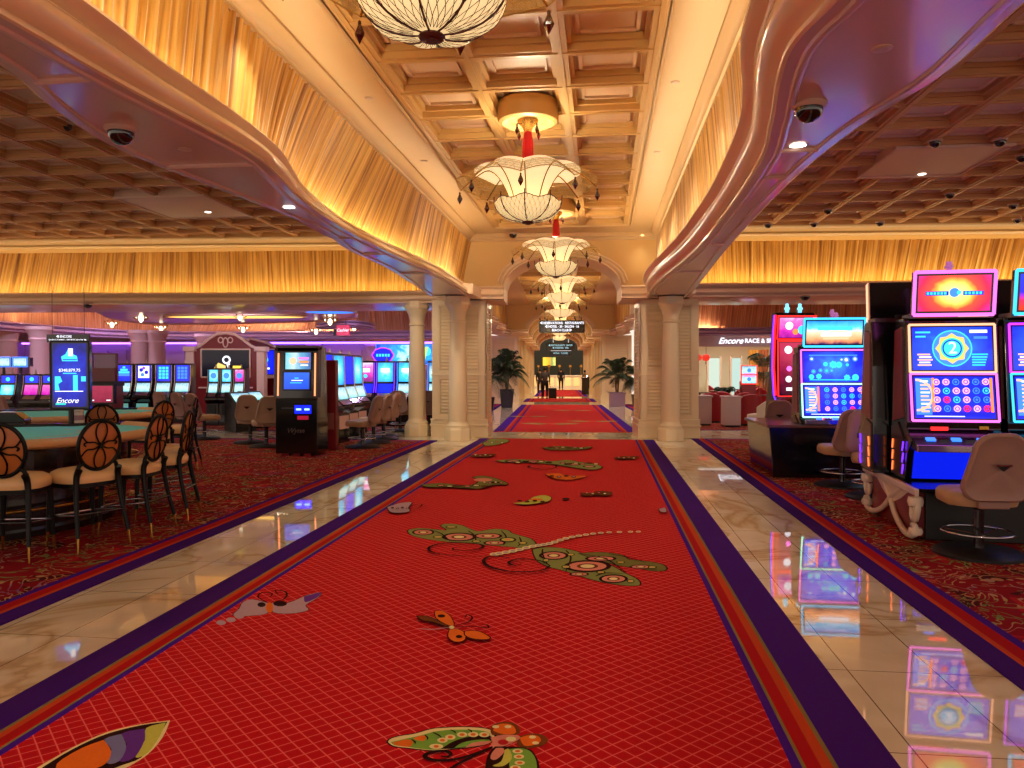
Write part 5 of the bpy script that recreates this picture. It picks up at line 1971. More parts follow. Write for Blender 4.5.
# ================================================================ slim slot machine of the farther banks
def slot_slim(label, loc, rz, bgs, arts, hgt=1.75, w=0.58, group=None, trim='dark', body=None):
    t = thing('slot_machine', label, 'slot machine', loc, rz, group)
    s = hgt / 1.75
    b = MB()
    b.prism([(0.08, 0), (0.08, 0.62), (-0.04, 0.72), (-0.04, 0.78), (0.10, 0.92), (0.20, 1.20), (0.22, 1.72 * s), (0.27, 1.75 * s), (0.55, 1.75 * s), (0.62, 0)], -w / 2, w / 2, 'yz')
    b.build('cabinet', body or black, t, bevel=0.008)
    h1 = (1.72 * s - 1.26)
    put_screen(t, w - 0.12, h1, (0, 0.188, 1.24 + h1 / 2), (R(-2), 0, 0), bgs[0], arts[0], 'screen')
    put_screen(t, w - 0.12, 0.26, (0, 0.125, 1.06), (R(-20), 0, 0), bgs[1], arts[1], 'screen')
    b = MB()
    b.box(-w / 2 + 0.08, w / 2 - 0.08, 0.06, 0.075, 0.30, 0.58)
    b.build('belly_glass', bgs[2], t)
    b = MB()
    b.cbox(0, 0.03, 0.86, w - 0.14, 0.14, 0.02, rx=R(40))
    b.build('button_deck', chrome, t)
    for sg in (-1, 1):
        b = MB()
        b.tube([(sg * (w / 2 - 0.02), 0.075, 0.94), (sg * (w / 2 - 0.02), 0.18, 1.2), (sg * (w / 2 - 0.02), 0.2, 1.7 * s)], 0.012, 5)
        b.build('edge_trim', G[trim] if trim != 'dark' else ivory, t)
    b = MB()
    b.lathe([(0.03, 0), (0.03, 0.04), (0.02, 0.05), (0.02, 0.09), (0.0, 0.10)], 8, (0.0, 0.4, 1.75 * s))
    b.build('candle_lamp', ivory, t)
    return t


bg_pale = screen_mat('display_pale', 'z', [(0.0, '#60c0d0'), (0.5, '#c8f0e8'), (1.0, '#4080c0')], 1.2, 1, 2.5, 0.6, 12)
bg_warm = glow('belly_warm', '#a86850', 0.5)
bg_mint = glow('belly_mint', '#70b0a4', 0.6)


def art_grid(c, n=4, m=3, col='cyan'):
    a = []
    for i in range(m):
        for j in range(n):
            a.append(('rect', (-0.4 + i * 0.8 / m + 0.03, -0.4 + (i + 1) * 0.8 / m - 0.03, 0.42 - (j + 1) * 0.2 + 0.02, 0.42 - j * 0.2 - 0.02), col))
    return a


# row behind the kiosk, facing the hall
for k in range(4):
    y = 15.0 + 0.95 * k
    slot_slim('slot machine facing the hall, %s from the kiosk' % ['first', 'second', 'third', 'fourth'][k], (-5.33 - 0.1 * k, y - 0.0, 0.0125), R(82), (bg_teal if k % 2 else bg_navy, bg_pale, bg_warm), ([], []), 1.92, group='slot row behind the kiosk')
lab = ['nearest', 'second', 'third', 'fourth']
ch = None
for k in range(4):
    x, y = [(-4.78, 15.0), (-4.84, 15.95), (-4.9, 16.9), (-5.12, 17.65)][k]
    dup(chair0, (x, y, 0.0125), R(84), 'beige casino chair, %s from the kiosk in the row facing away from the hall' % lab[k], 'chairs behind the kiosk')

# four-machine bank by the gaming tables
for k in range(4):
    p = Q([121, 141, 161, 180][k], 390, 22.6)
    arts = [art_grid(0, 3, 3, 'cyan'), [('rect', (-0.42, 0.42, -0.3, 0.45), 'white'), ('disc', (-0.2, 0.2, 0.12), 'navy'), ('disc', (0.2, 0.05, 0.12), 'navy'), ('disc', (0.0, 0.32, 0.1), 'violet'), ('disc', (-0.1, -0.1, 0.12), 'sky')], art_grid(0, 4, 3, 'cyan'), art_grid(0, 4, 3, 'sky')][k]
    if k == 0:
        arts = [('rect', (-0.1, 0.1, 0.30, 0.42), 'cyan'), ('rect', (-0.28, 0.28, 0.14, 0.27), 'cyan'), ('rect', (-0.42, 0.42, -0.02, 0.11), 'cyan'), ('rect', (-0.42, 0.42, -0.18, -0.05), 'sky')]
    slot_slim(['slot machine with a pyramid of blue tiles, leftmost of the bank of four', 'slot machine with a white screen, second of the bank of four', 'slot machine with a blue tile grid, third of the bank of four', 'slot machine with a violet tile grid, rightmost of the bank of four'][k],
              (p.x, p.y, 0.0125), R(8), (bg_navy, bg_pale, bg_mint), (arts, []), 1.76, w=0.50, group='bank of four slot machines')

# ================================================================ gaming tables and high stools
felt = mat('turquoise_felt', '#7ce4ea', 0.9, spec=0.1, var=0.1, vscale=12)
felt_line = mat('felt_print', '#c8c0b0', 0.9, spec=0.1)
padded = mat('padded_leather_rail', '#d8a878', 0.35, coat=0.2)


def gaming_table(label, off, sc_, group):
    o0 = [(-5.34, 8.17), (-4.85, 7.9), (-4.50, 7.4), (-4.41, 6.9), (-4.44, 6.35), (-4.72, 5.76), (-5.3, 5.25), (-6.2, 5.05), (-7.2, 5.4), (-7.85, 6.1), (-7.95, 6.75)]
    pts = [(x * sc_ + off[0], y * sc_ + off[1]) for x, y in o0]
    c0 = (sum(p[0] for p in pts) / len(pts), sum(p[1] for p in pts) / len(pts))
    t = thing('gaming_table', label, 'table', (c0[0], c0[1], 0.0125), 0, group)
    loc = [(x - c0[0], y - c0[1]) for x, y in pts]
    arc = cr(loc, 6)

    def inset(k):
        return [(x * k, y * k) for x, y in arc]
    b = MB()
    b.prism(inset(0.93), 0.82, 0.875)
    b.build('table_top', wood, t)
    b = MB()
    b.prism(inset(0.92), 0.875, 0.895, m=0)
    b.build('felt', felt, t)
    b = MB()
    p = inset(0.70)
    b.tube([(x, y, 0.896) for x, y in p], 0.012, 4, flat=0.2)
    p = inset(0.52)
    b.tube([(x, y, 0.896) for x, y in p], 0.010, 4, flat=0.2)
    for k in range(8):
        x, y = inset(0.62)[6 + k * 6]
        b.ring((x, y, 0.8965), 0.09, 0.10, 20)
    b.build('felt_marking', felt_line, t)
    # padded rail along the players' side, wooden rail behind the dealer
    b = MB()
    rail = [(x * 0.98, y * 0.98, 0.885) for x, y in arc]
    rows = []
    N = len(rail)
    for i, (x, y, z) in enumerate(rail):
        a, c = rail[max(i - 1, 0)], rail[min(i + 1, N - 1)]
        tx, ty = c[0] - a[0], c[1] - a[1]
        l = math.hypot(tx, ty)
        nx, ny = ty / l, -tx / l
        if nx * x + ny * y < 0:
            nx, ny = -nx, -ny
        rows.append([(x + nx * 0.085 * math.cos(q), y + ny * 0.085 * math.cos(q), z + 0.048 * math.sin(q)) for q in [2 * math.pi * k / 12 for k in range(12)]])
    b.grid(rows, closed=True)
    b.flat(rows[0])
    b.flat(rows[-1])
    b.build('rail', padded, t, smooth=60)
    b = MB()
    x0, y0 = arc[0]
    x1, y1 = arc[-1]
    d = math.hypot(x1 - x0, y1 - y0)
    an = math.atan2(y1 - y0, x1 - x0)
    b.cbox((x0 + x1) / 2, (y0 + y1) / 2, 0.88, d, 0.08, 0.08, rz=an)
    b.build('dealer_rail', wood, t, bevel=0.01)
    b = MB()
    b.cbox((x0 + x1) / 2 + 0.18 * math.sin(an) * 1, (y0 + y1) / 2 - 0.18 * math.cos(an) * 1, 0.905, 0.9, 0.22, 0.03, rz=an)
    b.build('chip_tray', blackm, t, bevel=0.005)
    b = MB()
    b.prism(inset(0.66), 0.06, 0.82)
    b.prism(inset(0.72), 0.0, 0.06)
    b.build('pedestal', wood, t)
    b = MB()
    p = inset(0.76)
    b.tube([(x, y, 0.26) for x, y in p], 0.016, 6)
    for k in range(0, len(p), 10):
        x, y = p[k]
        b.tube([(x, y, 0.26), (x * 0.9, y * 0.9, 0.26)], 0.012, 5)
    b.build('foot_rail', goldtrim, t, smooth=60)
    return t


K1 = 1.069
gaming_table('nearest high gaming table with turquoise felt and a padded tan rail', (0, 0), K1, 'high gaming tables')
gaming_table('second high gaming table, behind the nearest one', (-2.0, 3.45), K1, 'high gaming tables')


frame_blk = mat('stool_black', '#040404', 0.4, spec=0.25)


def stool(label, loc, rz, group='high stools around the gaming tables'):
    """the sitter faces +Y"""
    t = thing('high_stool', label, 'stool', (loc[0], loc[1], 0.0125), rz, group)
    # legs: rear ones sweep up into the back, front ones to the seat; brass tips
    for sx in (-1, 1):
        for sy in (-1, 1):
            if sy < 0:
                pts = [(sx * 0.225, -0.30, 0.13), (sx * 0.20, -0.24, 0.4), (sx * 0.185, -0.215, 0.62), (sx * 0.175, -0.24, 0.70)]
            else:
                pts = [(sx * 0.20, 0.20, 0.13), (sx * 0.19, 0.19, 0.4), (sx * 0.185, 0.18, 0.56)]
            b = MB()
            n = len(cr(pts, 4))
            b.tube(cr(pts, 4), [0.017 + 0.014 * k / n for k in range(n)], 8)
            lg = b.build('leg', frame_blk, t, smooth=60)
            b = MB()
            p0 = pts[0]
            b.tube([(p0[0] * 1.04, p0[1] * 1.05, 0.003), p0], [0.008, 0.015], 8)
            b.build('leg_tip', goldtrim, lg, smooth=60)
    for y, z, m in ((0.195, 0.27, chrome), (-0.265, 0.32, black)):
        b = MB()
        b.tube([(-0.20, y, z), (0.20, y, z)], 0.012, 8)
        b.build('stretcher', m, t, smooth=60)
    for sx in (-1, 1):
        b = MB()
        b.tube([(sx * 0.2, 0.195, 0.27), (sx * 0.21, -0.26, 0.32)], 0.010, 8)
        b.build('stretcher', chrome, t, smooth=60)
    rows = []
    for s, z in [(0.9, 0.535), (1.0, 0.54), (1.0, 0.575), (1.03, 0.60), (1.03, 0.63), (0.97, 0.66), (0.8, 0.682), (0.45, 0.695), (0.01, 0.697)]:
        row = []
        for k in range(32):
            a = 2 * math.pi * k / 32
            c_, s_ = math.cos(a), math.sin(a)
            row.append((0.235 * math.copysign(abs(c_) ** 0.65, c_) * s, 0.225 * math.copysign(abs(s_) ** 0.65, s_) * s, z))
        rows.append(row)
    b = MB()
    b.grid(rows[2:], closed=True)
    b.build('seat', leather, t, smooth=60)
    b = MB()
    b.grid(rows[:3], closed=True)
    b.flat(rows[0])
    b.build('seat_rail', frame_blk, t, smooth=30)
    # oval back, tilted
    M = Matrix.Translation((0, -0.245, 0.90)) @ Matrix.Rotation(R(8), 4, 'X')
    RX, RZ = 0.185, 0.215
    b = MB(M)
    b.tube([(RX * math.cos(a), 0, RZ * math.sin(a)) for a in [2 * math.pi * k / 40 for k in range(40)]], 0.017, 8, closed=True)
    for sx in (-1, 1):
        b.tube(cr([(sx * 0.175, 0.0, -0.215), (sx * 0.16, 0, -0.17), (sx * 0.13, 0, -0.155)], 4), 0.018, 8)
    b.build('back_frame', frame_blk, t, smooth=60)
    b = MB(M)
    rows = []
    for s, y in ((0.01, 0.03), (0.6, 0.026), (0.9, 0.012), (0.95, 0.0), (0.9, -0.008), (0.01, -0.010)):
        rows.append([(RX * s * math.cos(a), y, RZ * s * math.sin(a)) for a in [2 * math.pi * k / 36 for k in range(36)]])
    b.grid(rows, closed=True)
    b.build('back_pad', leather_b, t, smooth=60)
    b = MB(M)
    # scrollwork: a figure of loops over the pad
    for sg in (-1, 1):
        pts = [(0.0, -0.022, 0.0), (sg * 0.035, -0.022, 0.05), (sg * 0.05, -0.022, 0.10), (sg * 0.035, -0.022, 0.15), (0.0, -0.022, 0.165), (-sg * 0.035, -0.022, 0.15), (-sg * 0.05, -0.022, 0.10), (-sg * 0.035, -0.022, 0.05), (0, -0.022, 0.0)]
        b.tube(cr([(p[0], p[1], p[2] * 1.22) for p in pts], 4), 0.007, 6)
        b.tube(cr([(p[0], p[1], -p[2] * 1.22) for p in pts], 4), 0.007, 6)
        b.tube(cr([(0, -0.022, 0), (sg * 0.06, -0.022, 0.03), (sg * 0.12, -0.02, 0.035), (sg * 0.165, -0.018, 0.09)], 5), 0.007, 6)
        b.tube(cr([(0, -0.022, 0), (sg * 0.06, -0.022, -0.03), (sg * 0.12, -0.02, -0.035), (sg * 0.165, -0.018, -0.09)], 5), 0.007, 6)
        b.tube(cr([(sg * 0.12, -0.02, 0.035), (sg * 0.145, -0.02, 0.02), (sg * 0.13, -0.02, 0.0)], 4), 0.008, 6)
    b.lathe([(0.0, -0.02), (0.018, -0.02), (0.018, 0.02), (0.0, 0.02)], 10, (0, -0.03, 0))
    b.build('scrollwork', frame_blk, t, smooth=60)
    return t


st = stool('high stool cut off by the left edge of the picture at the nearest gaming table', (-4.84, 5.86), R(15))
dup(st, (-4.54, 6.28, 0.0125), R(66), 'high stool whose whole oval scrollwork back shows, second from the left edge')
dup(st, (-4.46, 6.86, 0.0125), R(94), 'high stool with an oval back seen at a slant, third from the left edge')
dup(st, (-4.56, 7.55, 0.0125), R(104), 'high stool beyond the slanted one, seen nearly edge-on')
dup(st, (-4.95, 8.3, 0.0125), R(122), 'high stool at the far right corner of the nearest gaming table')
dup(st, (-6.45, 9.25, 0.0125), R(40), 'high stool at the near side of the second gaming table')
dup(st, (-6.35, 10.2, 0.0125), R(75), 'high stool at the right end of the second gaming table')
dup(st, (-6.6, 11.35, 0.0125), R(110), 'high stool at the far right corner of the second gaming table')

# things on the tables
p = P(78, 424, 0.91)
t = thing('cup_dispenser', 'small white printed dispenser standing on the nearest gaming table', 'dispenser', (p.x, p.y, 0.908))
b = MB()
b.lathe([(0.075, 0), (0.07, 0.02), (0.062, 0.15), (0.066, 0.155), (0.066, 0.17), (0.05, 0.185), (0.0, 0.19)], 20)
b.build('body', mat('white_plastic', '#e8dcd0', 0.35), t, smooth=40)
b = MB()
b.lathe([(0.0705, 0.05), (0.0665, 0.11)], 20, caps=False)
b.build('printed_band', mat('printed_band', '#b08a9a', 0.5), t, smooth=60)
p = P(12, 424, 0.91)
t = thing('card_shuffler', 'black card shuffler at the left edge of the nearest gaming table', 'card shuffler', (p.x, p.y, 0.908), R(20))
b = MB()
b.prism([(-0.17, 0), (0.17, 0), (0.17, 0.06), (0.08, 0.14), (-0.15, 0.15)], -0.12, 0.12, 'xz')
b.build('body', black, t, bevel=0.01)
b = MB()
b.box(-0.10, 0.04, -0.05, 0.05, 0.148, 0.156)
b.build('card_slot', chrome, t)

# tall display on a pole
p = Q(70, 400, 9.0)
t = thing('display_pylon', 'tall portrait display on a pole rising from the gaming tables, blue game advert', 'display', (p.x, p.y, 0.0125), R(14))
b = MB()
b.box(-0.12, 0.12, -0.08, 0.10, 0.897, 0.92)
b.tube([(0, 0.03, 0.9), (0, 0.03, 1.2)], 0.03, 10)
b.build('pole', blackm, t, bevel=0.004)
put_screen(t, 0.37, 0.74, (0, 0, 1.49), (0, 0, 0), screen_mat('display_advert_blue', 'radial', [(0.0, '#1038c0'), (0.25, '#0818a0'), (0.5, '#040830')], 1.3, 1.2, 1.0, 0.4, 9),
           [('poly', [(-0.22, 0.22), (-0.25, 0.29), (-0.12, 0.33), (-0.05, 0.40), (0.08, 0.40), (0.1, 0.33), (0.22, 0.30), (0.24, 0.22)], 'cyan'), ('rect', (-0.04, 0.1, 0.3, 0.42), 'white'), ('rect', (-0.2, 0.22, 0.235, 0.25), 'navy'),
            ('rect', (-0.2, 0.2, 0.02, 0.035), 'cyan'),
            ('poly', [(-0.44, -0.24), (-0.44, -0.02), (-0.28, -0.02), (-0.22, -0.10), (-0.34, -0.14), (-0.3, -0.24)], 'cyan'), ('rect', (0.1, 0.24, -0.25, 0.0), 'cyan'), ('rect', (0.34, 0.48, -0.1, -0.02), 'cyan'), ('rect', (-0.44, 0.4, -0.262, -0.25), 'white'), ('rect', (-0.42, -0.12, -0.47, -0.445), 'teal')],
           'screen', frame=blackm, fw=0.025, th=0.05)
text('lettering', 'Encore', t, G['white'], 0.085, (-0.03, -0.006, 1.19), shear=0.4)
text('lettering', '$348,879.75', t, G['white'], 0.048, (0.0, -0.006, 1.545))
# second, smaller display and red pit sign
p = Q(101, 400, 11.2)
t = thing('pit_display', 'low landscape display with a crimson picture right of the tall pylon', 'display', (p.x, p.y, 0.0125), R(12))
b = MB()
b.box(-0.12, 0.12, -0.08, 0.12, 0.897, 0.92)
b.tube([(0.0, 0.04, 0.9), (0.0, 0.04, 1.1)], 0.035, 10)
b.build('pole', blackm, t)
put_screen(t, 0.32, 0.24, (0, 0, 1.2), (0, 0, 0), bg_red, [('rect', (-0.42, -0.3, -0.4, -0.34), 'white'), ('rect', (0.24, 0.42, -0.4, -0.34), 'white')], 'screen', frame=blackm, fw=0.02, th=0.05)
p = Q(100, 400, 16.0)
t = thing('pit_stand', 'red and glass pit stand behind the tall pylon', 'stand', (p.x, p.y, 0.0125), R(10))
b = MB()
b.box(-0.26, 0.26, 0, 0.5, 0, 1.22, 0)
b.box(-0.28, 0.28, -0.02, 0.52, 1.22, 1.32, 1)
b.build('body', [redpan, blackm], t, bevel=0.01)
b = MB()
b.box(-0.20, 0.26, 0.2, 0.23, 1.32, 1.88, 0)
b.build('glass_panel', mat('pinkish_glass', '#c09aa8', 0.1, trans=0.6), t)
b = MB()
for x in (-0.25, 0.25):
    b.box(x - 0.015, x + 0.015, 0.18, 0.25, 1.32, 1.9)
b.box(-0.265, 0.265, 0.18, 0.25, 1.88, 1.91)
b.box(-0.25, 0.25, 0.1, 0.3, 1.32, 1.6)
b.build('frame', redpan, t)

# ================================================================ beyond the crosswalls
purple_paint = mat('lilac_paint', '#b8a0c4', 0.4, coat=0.2)


def path_ledge(name, pts, z0, z1, m, out, depth=0.5, n=10):
    c = cr(pts, n)
    rows = []
    shelf = []
    for i, (x, y) in enumerate(c):
        a, b = c[max(i - 1, 0)], c[min(i + 1, len(c) - 1)]
        tx, ty = b[0] - a[0], b[1] - a[1]
        l = math.hypot(tx, ty) or 1
        nx, ny = ty / l * out, -tx / l * out
        rows.append([(x + nx * o * 1.4, y + ny * o * 1.4, z1 + (z0 - z1) * t) for o, t in PROF] + [(x - nx * depth, y - ny * depth, z0)])
        shelf.append((x - nx * 0.22, y - ny * 0.22))
    b = MB()
    b.grid(rows)
    tag(b.build(name, m, smooth=50), kind='structure')
    return shelf


def W2(px, D):
    q = Q(px, 371, D)
    return (q.x, q.y)


# left far ledge and curtain
fl_pts = [W2(-60, 26.0), W2(0, 28.0), W2(60, 31.0), W2(120, 34.0), W2(200, 35.5), W2(300, 35.2), W2(400, 34.6), W2(470, 34.2)]
sh = path_ledge('trim_13', fl_pts, 3.02, 3.38, purple_paint, 1, 0.6)
curtain(sh, 'pleated_curtain', 'peach pleated curtain far back over the left slot machines', far_cloth, 3.3, HC + 0.1, cw=0.075, amp=0.05, seed=21, lean=0.9)
sh2 = path_ledge('trim_14', [W2(318, 29.5), W2(335, 28.2), W2(352, 28.0), W2(368, 29.0), W2(374, 30.5)], 3.15, 3.4, purple_paint, 1, 0.5)
curtain(sh2, 'pleated_curtain', 'small bulging piece of pleated curtain above the red cashier sign', far_cloth, 3.32, HC + 0.1, cw=0.075, amp=0.05, seed=23, lean=0.3)

# low ceiling island with lit ovals
c = MB()
pl = [W2(90, 21.0), W2(352, 20.6), W2(356, 24), W2(345, 27), W2(250, 29.0), W2(160, 29.5), W2(118, 27), W2(100, 24)]
pl = [p[:2] for p in cr([*pl, pl[0]], 8)[:-1]]
c.prism(pl, 3.36, 3.62)
c.tube([(x, y, 3.37) for x, y in pl], 0.05, 6, closed=True)
tag(c.build('ceiling', soffit_m), kind='structure')
for (px, D, rx, ry) in ((236, 25.0, 2.2, 0.55), (330, 23.0, 0.7, 0.5)):
    x, y = W2(px, D)
    t = thing('cove_ring', 'long oval cove light glowing in the low ceiling left of the hall' if px == 236 else 'small bluish oval cove light in the low ceiling', 'light', (x, y, 3.33), YAW)
    b = MB()
    b.tube([(rx * math.cos(a), ry * math.sin(a), 0) for a in [2 * math.pi * k / 40 for k in range(40)]], 0.03, 6, closed=True)
    b.build('light_tube', glow('cove_gold', '#ffc860', 2.0) if px == 236 else G['sky'], t)
    b = MB()
    b.tube([((rx + .08) * math.cos(a), (ry + .08) * math.sin(a), 0.01) for a in [2 * math.pi * k / 40 for k in range(40)]], 0.05, 6, closed=True)
    b.build('rim', fascia_m, t, smooth=60)

# roof over the far rooms, far and side walls
c = MB()
c.box(-27, -2.6, 18.6, 40, HC + 0.15, HC + 0.3)
c.box(2.9, 24, 17.8, 41, HC + 0.15, HC + 0.3)
tag(c.build('ceiling', game_panel, rot=(0, 0, BA)), kind='structure')
w = MB()
w.box(-27, -3.3, 37.6, 37.8, 0, HC + 0.2)
for x in range(-26, -4, 1):
    if x % 3 == 0:
        w.box(x - 0.32, x + 0.32, 37.35, 37.6, 0, 3.0)
        w.box(x - 0.40, x + 0.40, 37.25, 37.6, 2.75, 3.0)
        w.box(x - 0.40, x + 0.40, 37.25, 37.6, 0, 0.3)
    else:
        w.box(x - 0.36, x + 0.36, 37.52, 37.6, 0.5, 2.6)
w.box(-27, -3.3, 37.2, 37.6, 2.98, 3.1)
tag(w.build('wall_far', far_wall_m, rot=(0, 0, BA), bevel=0.01), kind='structure')
w = MB()
w.box(-27.2, -27, 17, 40, 0, HC + 0.2)
w.box(24, 24.2, 17, 41, 0, HC + 0.2)
tag(w.build('wall_side', far_wall_m, rot=(0, 0, BA)), kind='structure')

t = thing('cornice_light', 'violet light strip glowing along the cornice of the far left wall', 'light', (0, 0, 0), BA)
b = MB()
b.tube([(-26.8, 37.12, 2.93), (-3.5, 37.12, 2.93)], 0.045, 8)
b.build('light_tube', glow('cornice_violet', '#7a48ff', 9.0), t, smooth=60)
b = MB()
b.box(-26.9, -3.4, 37.10, 37.2, 2.96, 3.0)
b.build('channel', fascia_m, t)

# free pilasters and columns in the left far room
for k, (px, D) in enumerate(((40, 27.5), (140, 30.0), (157, 30.2), (205, 33), (8, 29), (70, 33))):
    x, y = W2(px, D)
    t = thing('far_column', ['pale round column far left behind the blue topped machines', 'lilac-lit column above the bank of four machines', 'lilac-lit column beside the one above the bank of four machines', 'pale column left of the red-framed display wall', 'pale column at the far left edge of the picture', 'pale column behind the tall display pylon'][k], 'column', (x, y, 0.0125 if D < 34 else 0))
    b = MB()
    b.lathe([(0.42, 0), (0.42, 0.25), (0.34, 0.32), (0.32, 0.4), (0.31, 2.6), (0.36, 2.66), (0.32, 2.72), (0.40, 2.95), (0.45, 3.0), (0.45, 3.12)], 18)
    b.build('shaft', far_wall_m, t, smooth=40)

# red-framed display wall with a pediment
x, y = W2(226, 26.0)
t = thing('display_wall', 'dark red pedimented display wall with a large screen and cream trim', 'display wall', (x, y, 0.0125), R(10))
b = MB()
prof_ = [(-1.15, 0), (1.15, 0), (1.15, 2.25), (0.85, 2.38), (0.55, 2.62), (0.3, 2.78), (0, 2.82), (-0.3, 2.78), (-0.55, 2.62), (-0.85, 2.38), (-1.15, 2.25)]
b.prism(prof_, 0, 0.5, 'xz')
b.build('body', redpan, t)
b = MB()
b.tube([(x_, -0.02, z_) for x_, z_ in prof_[2:]], 0.05, 8)
for sx in (-1.17, 1.17):
    b.box(sx - 0.13, sx + 0.13, -0.1, 0.3, 0, 2.2)
    b.box(sx - 0.20, sx + 0.20, -0.16, 0.3, 2.2, 2.36)
b.box(-0.9, 0.9, -0.06, 0.0, 0.95, 1.0)
b.build('cream_trim', ivory, t, bevel=0.01)
put_screen(t, 1.5, 0.82, (0, -0.04, 1.80), (0, 0, 0), mat('display_black2', '#05060c', 0.2, emit='#060a1c', es=0.8), [('ring', (0.02, 0.14, 0.10, 0.17), 'white'), ('poly', [(-0.3, -0.3), (-0.16, 0.02), (0.0, -0.1), (0.0, -0.3)], 'gold'), ('poly', [(0.02, -0.05), (0.10, 0.0), (0.06, -0.28)], 'white')], 'screen', frame=ivory, fw=0.06)
text('lettering', 'WYNN', t, G['white'], 0.20, (0.0, -0.05, 1.50))
b = MB()
for dx in (-0.16, 0.0, 0.16):
    b.tube([(dx + 0.08 * math.cos(a), -0.04, (2.58 if dx else 2.50) + (0.09 if dx else 0.16) * math.sin(a)) for a in [2 * math.pi * k / 16 for k in range(16)]], 0.022, 6, closed=True)
b.build('crest', ivory, t)
x, y = W2(262, 27.5)
t = thing('display_wall', 'second dark red display wall with a blue lit panel, half behind the first', 'display wall', (x, y, 0.0125), R(10))
b = MB()
b.prism([(-0.9, 0), (1.4, 0), (1.4, 1.9), (0.6, 2.35), (0.2, 2.55), (-0.4, 2.7), (-0.9, 2.4)], 0, 0.4, 'xz')
b.build('body', redpan, t)
b = MB()
b.tube([(1.4, -0.02, 1.9), (0.6, -0.02, 2.35), (0.2, -0.02, 2.55), (-0.4, -0.02, 2.7), (-0.9, -0.02, 2.4)], 0.05, 6)
b.box(-0.2, 1.4, -0.3, 0.0, 1.28, 1.38)
b.build('cream_trim', ivory, t)
put_screen(t, 0.62, 0.85, (0.12, -0.03, 1.85), (0, 0, 0), bg_navy, [('ring', (0, 0.1, 0.08, 0.13), 'cyan'), ('rect', (-0.25, 0.25, -0.3, -0.22), 'white')], 'screen', frame=ivory, fw=0.04)

# three machines in front of it, table lamp
for k, px in enumerate((211, 224, 237)):
    x, y = W2(px, 21.6)
    slot_slim(['leftmost', 'middle', 'rightmost'][k] + ' of three low slot machines in front of the red display wall', (x, y, 0.0125), R(8), (bg_teal if k < 2 else bg_mag, bg_pale, blackm), ([('disc', (0, 0, 0.25), 'sky')], []), 1.62, w=0.35, group='low machines before the display wall')
for k, px in enumerate((246, 258)):
    x, y = W2(px, 19.5 + 1.1 * k)
    t = thing('slot_console', ['slant-top slot console left of the brown chairs', 'slant-top slot console behind the brown chairs'][k], 'slot machine', (x, y, 0.0125), R(60), 'slant consoles')
    b = MB()
    b.prism([(0, 0), (0, 0.7), (0.35, 1.0), (0.5, 1.0), (0.5, 0)], -0.3, 0.3, 'yz')
    b.build('cabinet', black, t, bevel=0.01)
    put_screen(t, 0.5, 0.3, (0, 0.17, 0.87), (R(-50), 0, 0), bg_pale, [])
x, y = W2(237, 24.5)
t = thing('lamp', 'small lamp with a glowing yellow shade in front of the big dark screen', 'lamp', (x, y, 0.0125))
b = MB()
b.lathe([(0.13, 0), (0.13, 0.04), (0.03, 0.06), (0.03, 1.4)], 12)
b.build('stand', blackm, t)
b = MB()
b.lathe([(0.15, 1.38), (0.12, 1.70)], 14, caps=False)
b.build('shade', glow('shade_yellow', '#ffcf40', 2.0), t, smooth=60)
x, y = W2(254, 19.0)
dup(chair0, (W2(189, 18.0)[0], W2(189, 18.0)[1], 0.0125), R(-28), 'beige casino chair, left one of the pair beside the red display wall')
dup(chair0, (W2(204, 17.35)[0], W2(204, 17.35)[1], 0.0125), R(-28), 'beige casino chair, right one of the pair beside the red display wall')
dup(chair0, (W2(171, 18.6)[0], W2(171, 18.6)[1], 0.0125), R(-28), 'beige casino chair directly in front of the bank of four machines')
brown = casino_chair('brown casino chair left of the kiosk, its back to the viewer', (W2(250, 16.4)[0], W2(250, 16.4)[1], 0.0125), R(15), vinyl_l, vinyl_l)
dup(brown, (W2(266, 15.6)[0], W2(266, 15.6)[1], 0.0125), R(35), 'brown casino chair partly hidden by the kiosk')

# far-left blue machines
for k, (px, D) in enumerate(((4, 19.5), (28, 19.5), (46, 19.5))):
    x, y = W2(px, D)
    slot_slim(['slot machine at the far left edge of the picture', 'slot machine with a glowing blue screen left of the tall pylon', 'slot machine with a blue screen just left of the tall pylon'][k], (x, y, 0.0125), R(14), (bg_navy, bg_mag if k else bg_teal, darkred), ([('disc', (0, 0, 0.3), 'cyan')], []), 1.46, w=0.43, group='far left machines')
for k, (px, D) in enumerate(((3, 24), (20, 24))):
    x, y = W2(px, D)
    t = thing('game_monitor', ['raised monitor with a pale screen at the far left edge', 'raised monitor with a pale teal screen, second from the far left edge'][k], 'monitor', (x, y, 0.0125), R(12), 'raised monitors')
    b = MB()
    b.box(-0.03, 0.03, 0.02, 0.08, 0, 1.7)
    b.box(-0.2, 0.2, -0.1, 0.2, 0, 0.04)
    b.build('pole', blackm, t)
    put_screen(t, 0.38, 0.24, (0, 0, 1.82), (0, 0, 0), bg_pale, [], 'screen', frame=G['sky'], fw=0.03)
    b = MB()
    b.box(0.235, 0.295, 0.0, 0.2, 1.68, 1.96)
    b.build('speaker_box', black, t)
x, y = W2(28, 18.0)
dup(chair0, (W2(14, 16.5)[0], W2(14, 16.5)[1], 0.0125), R(-20), 'taupe casino chair at the far left behind the gaming tables')

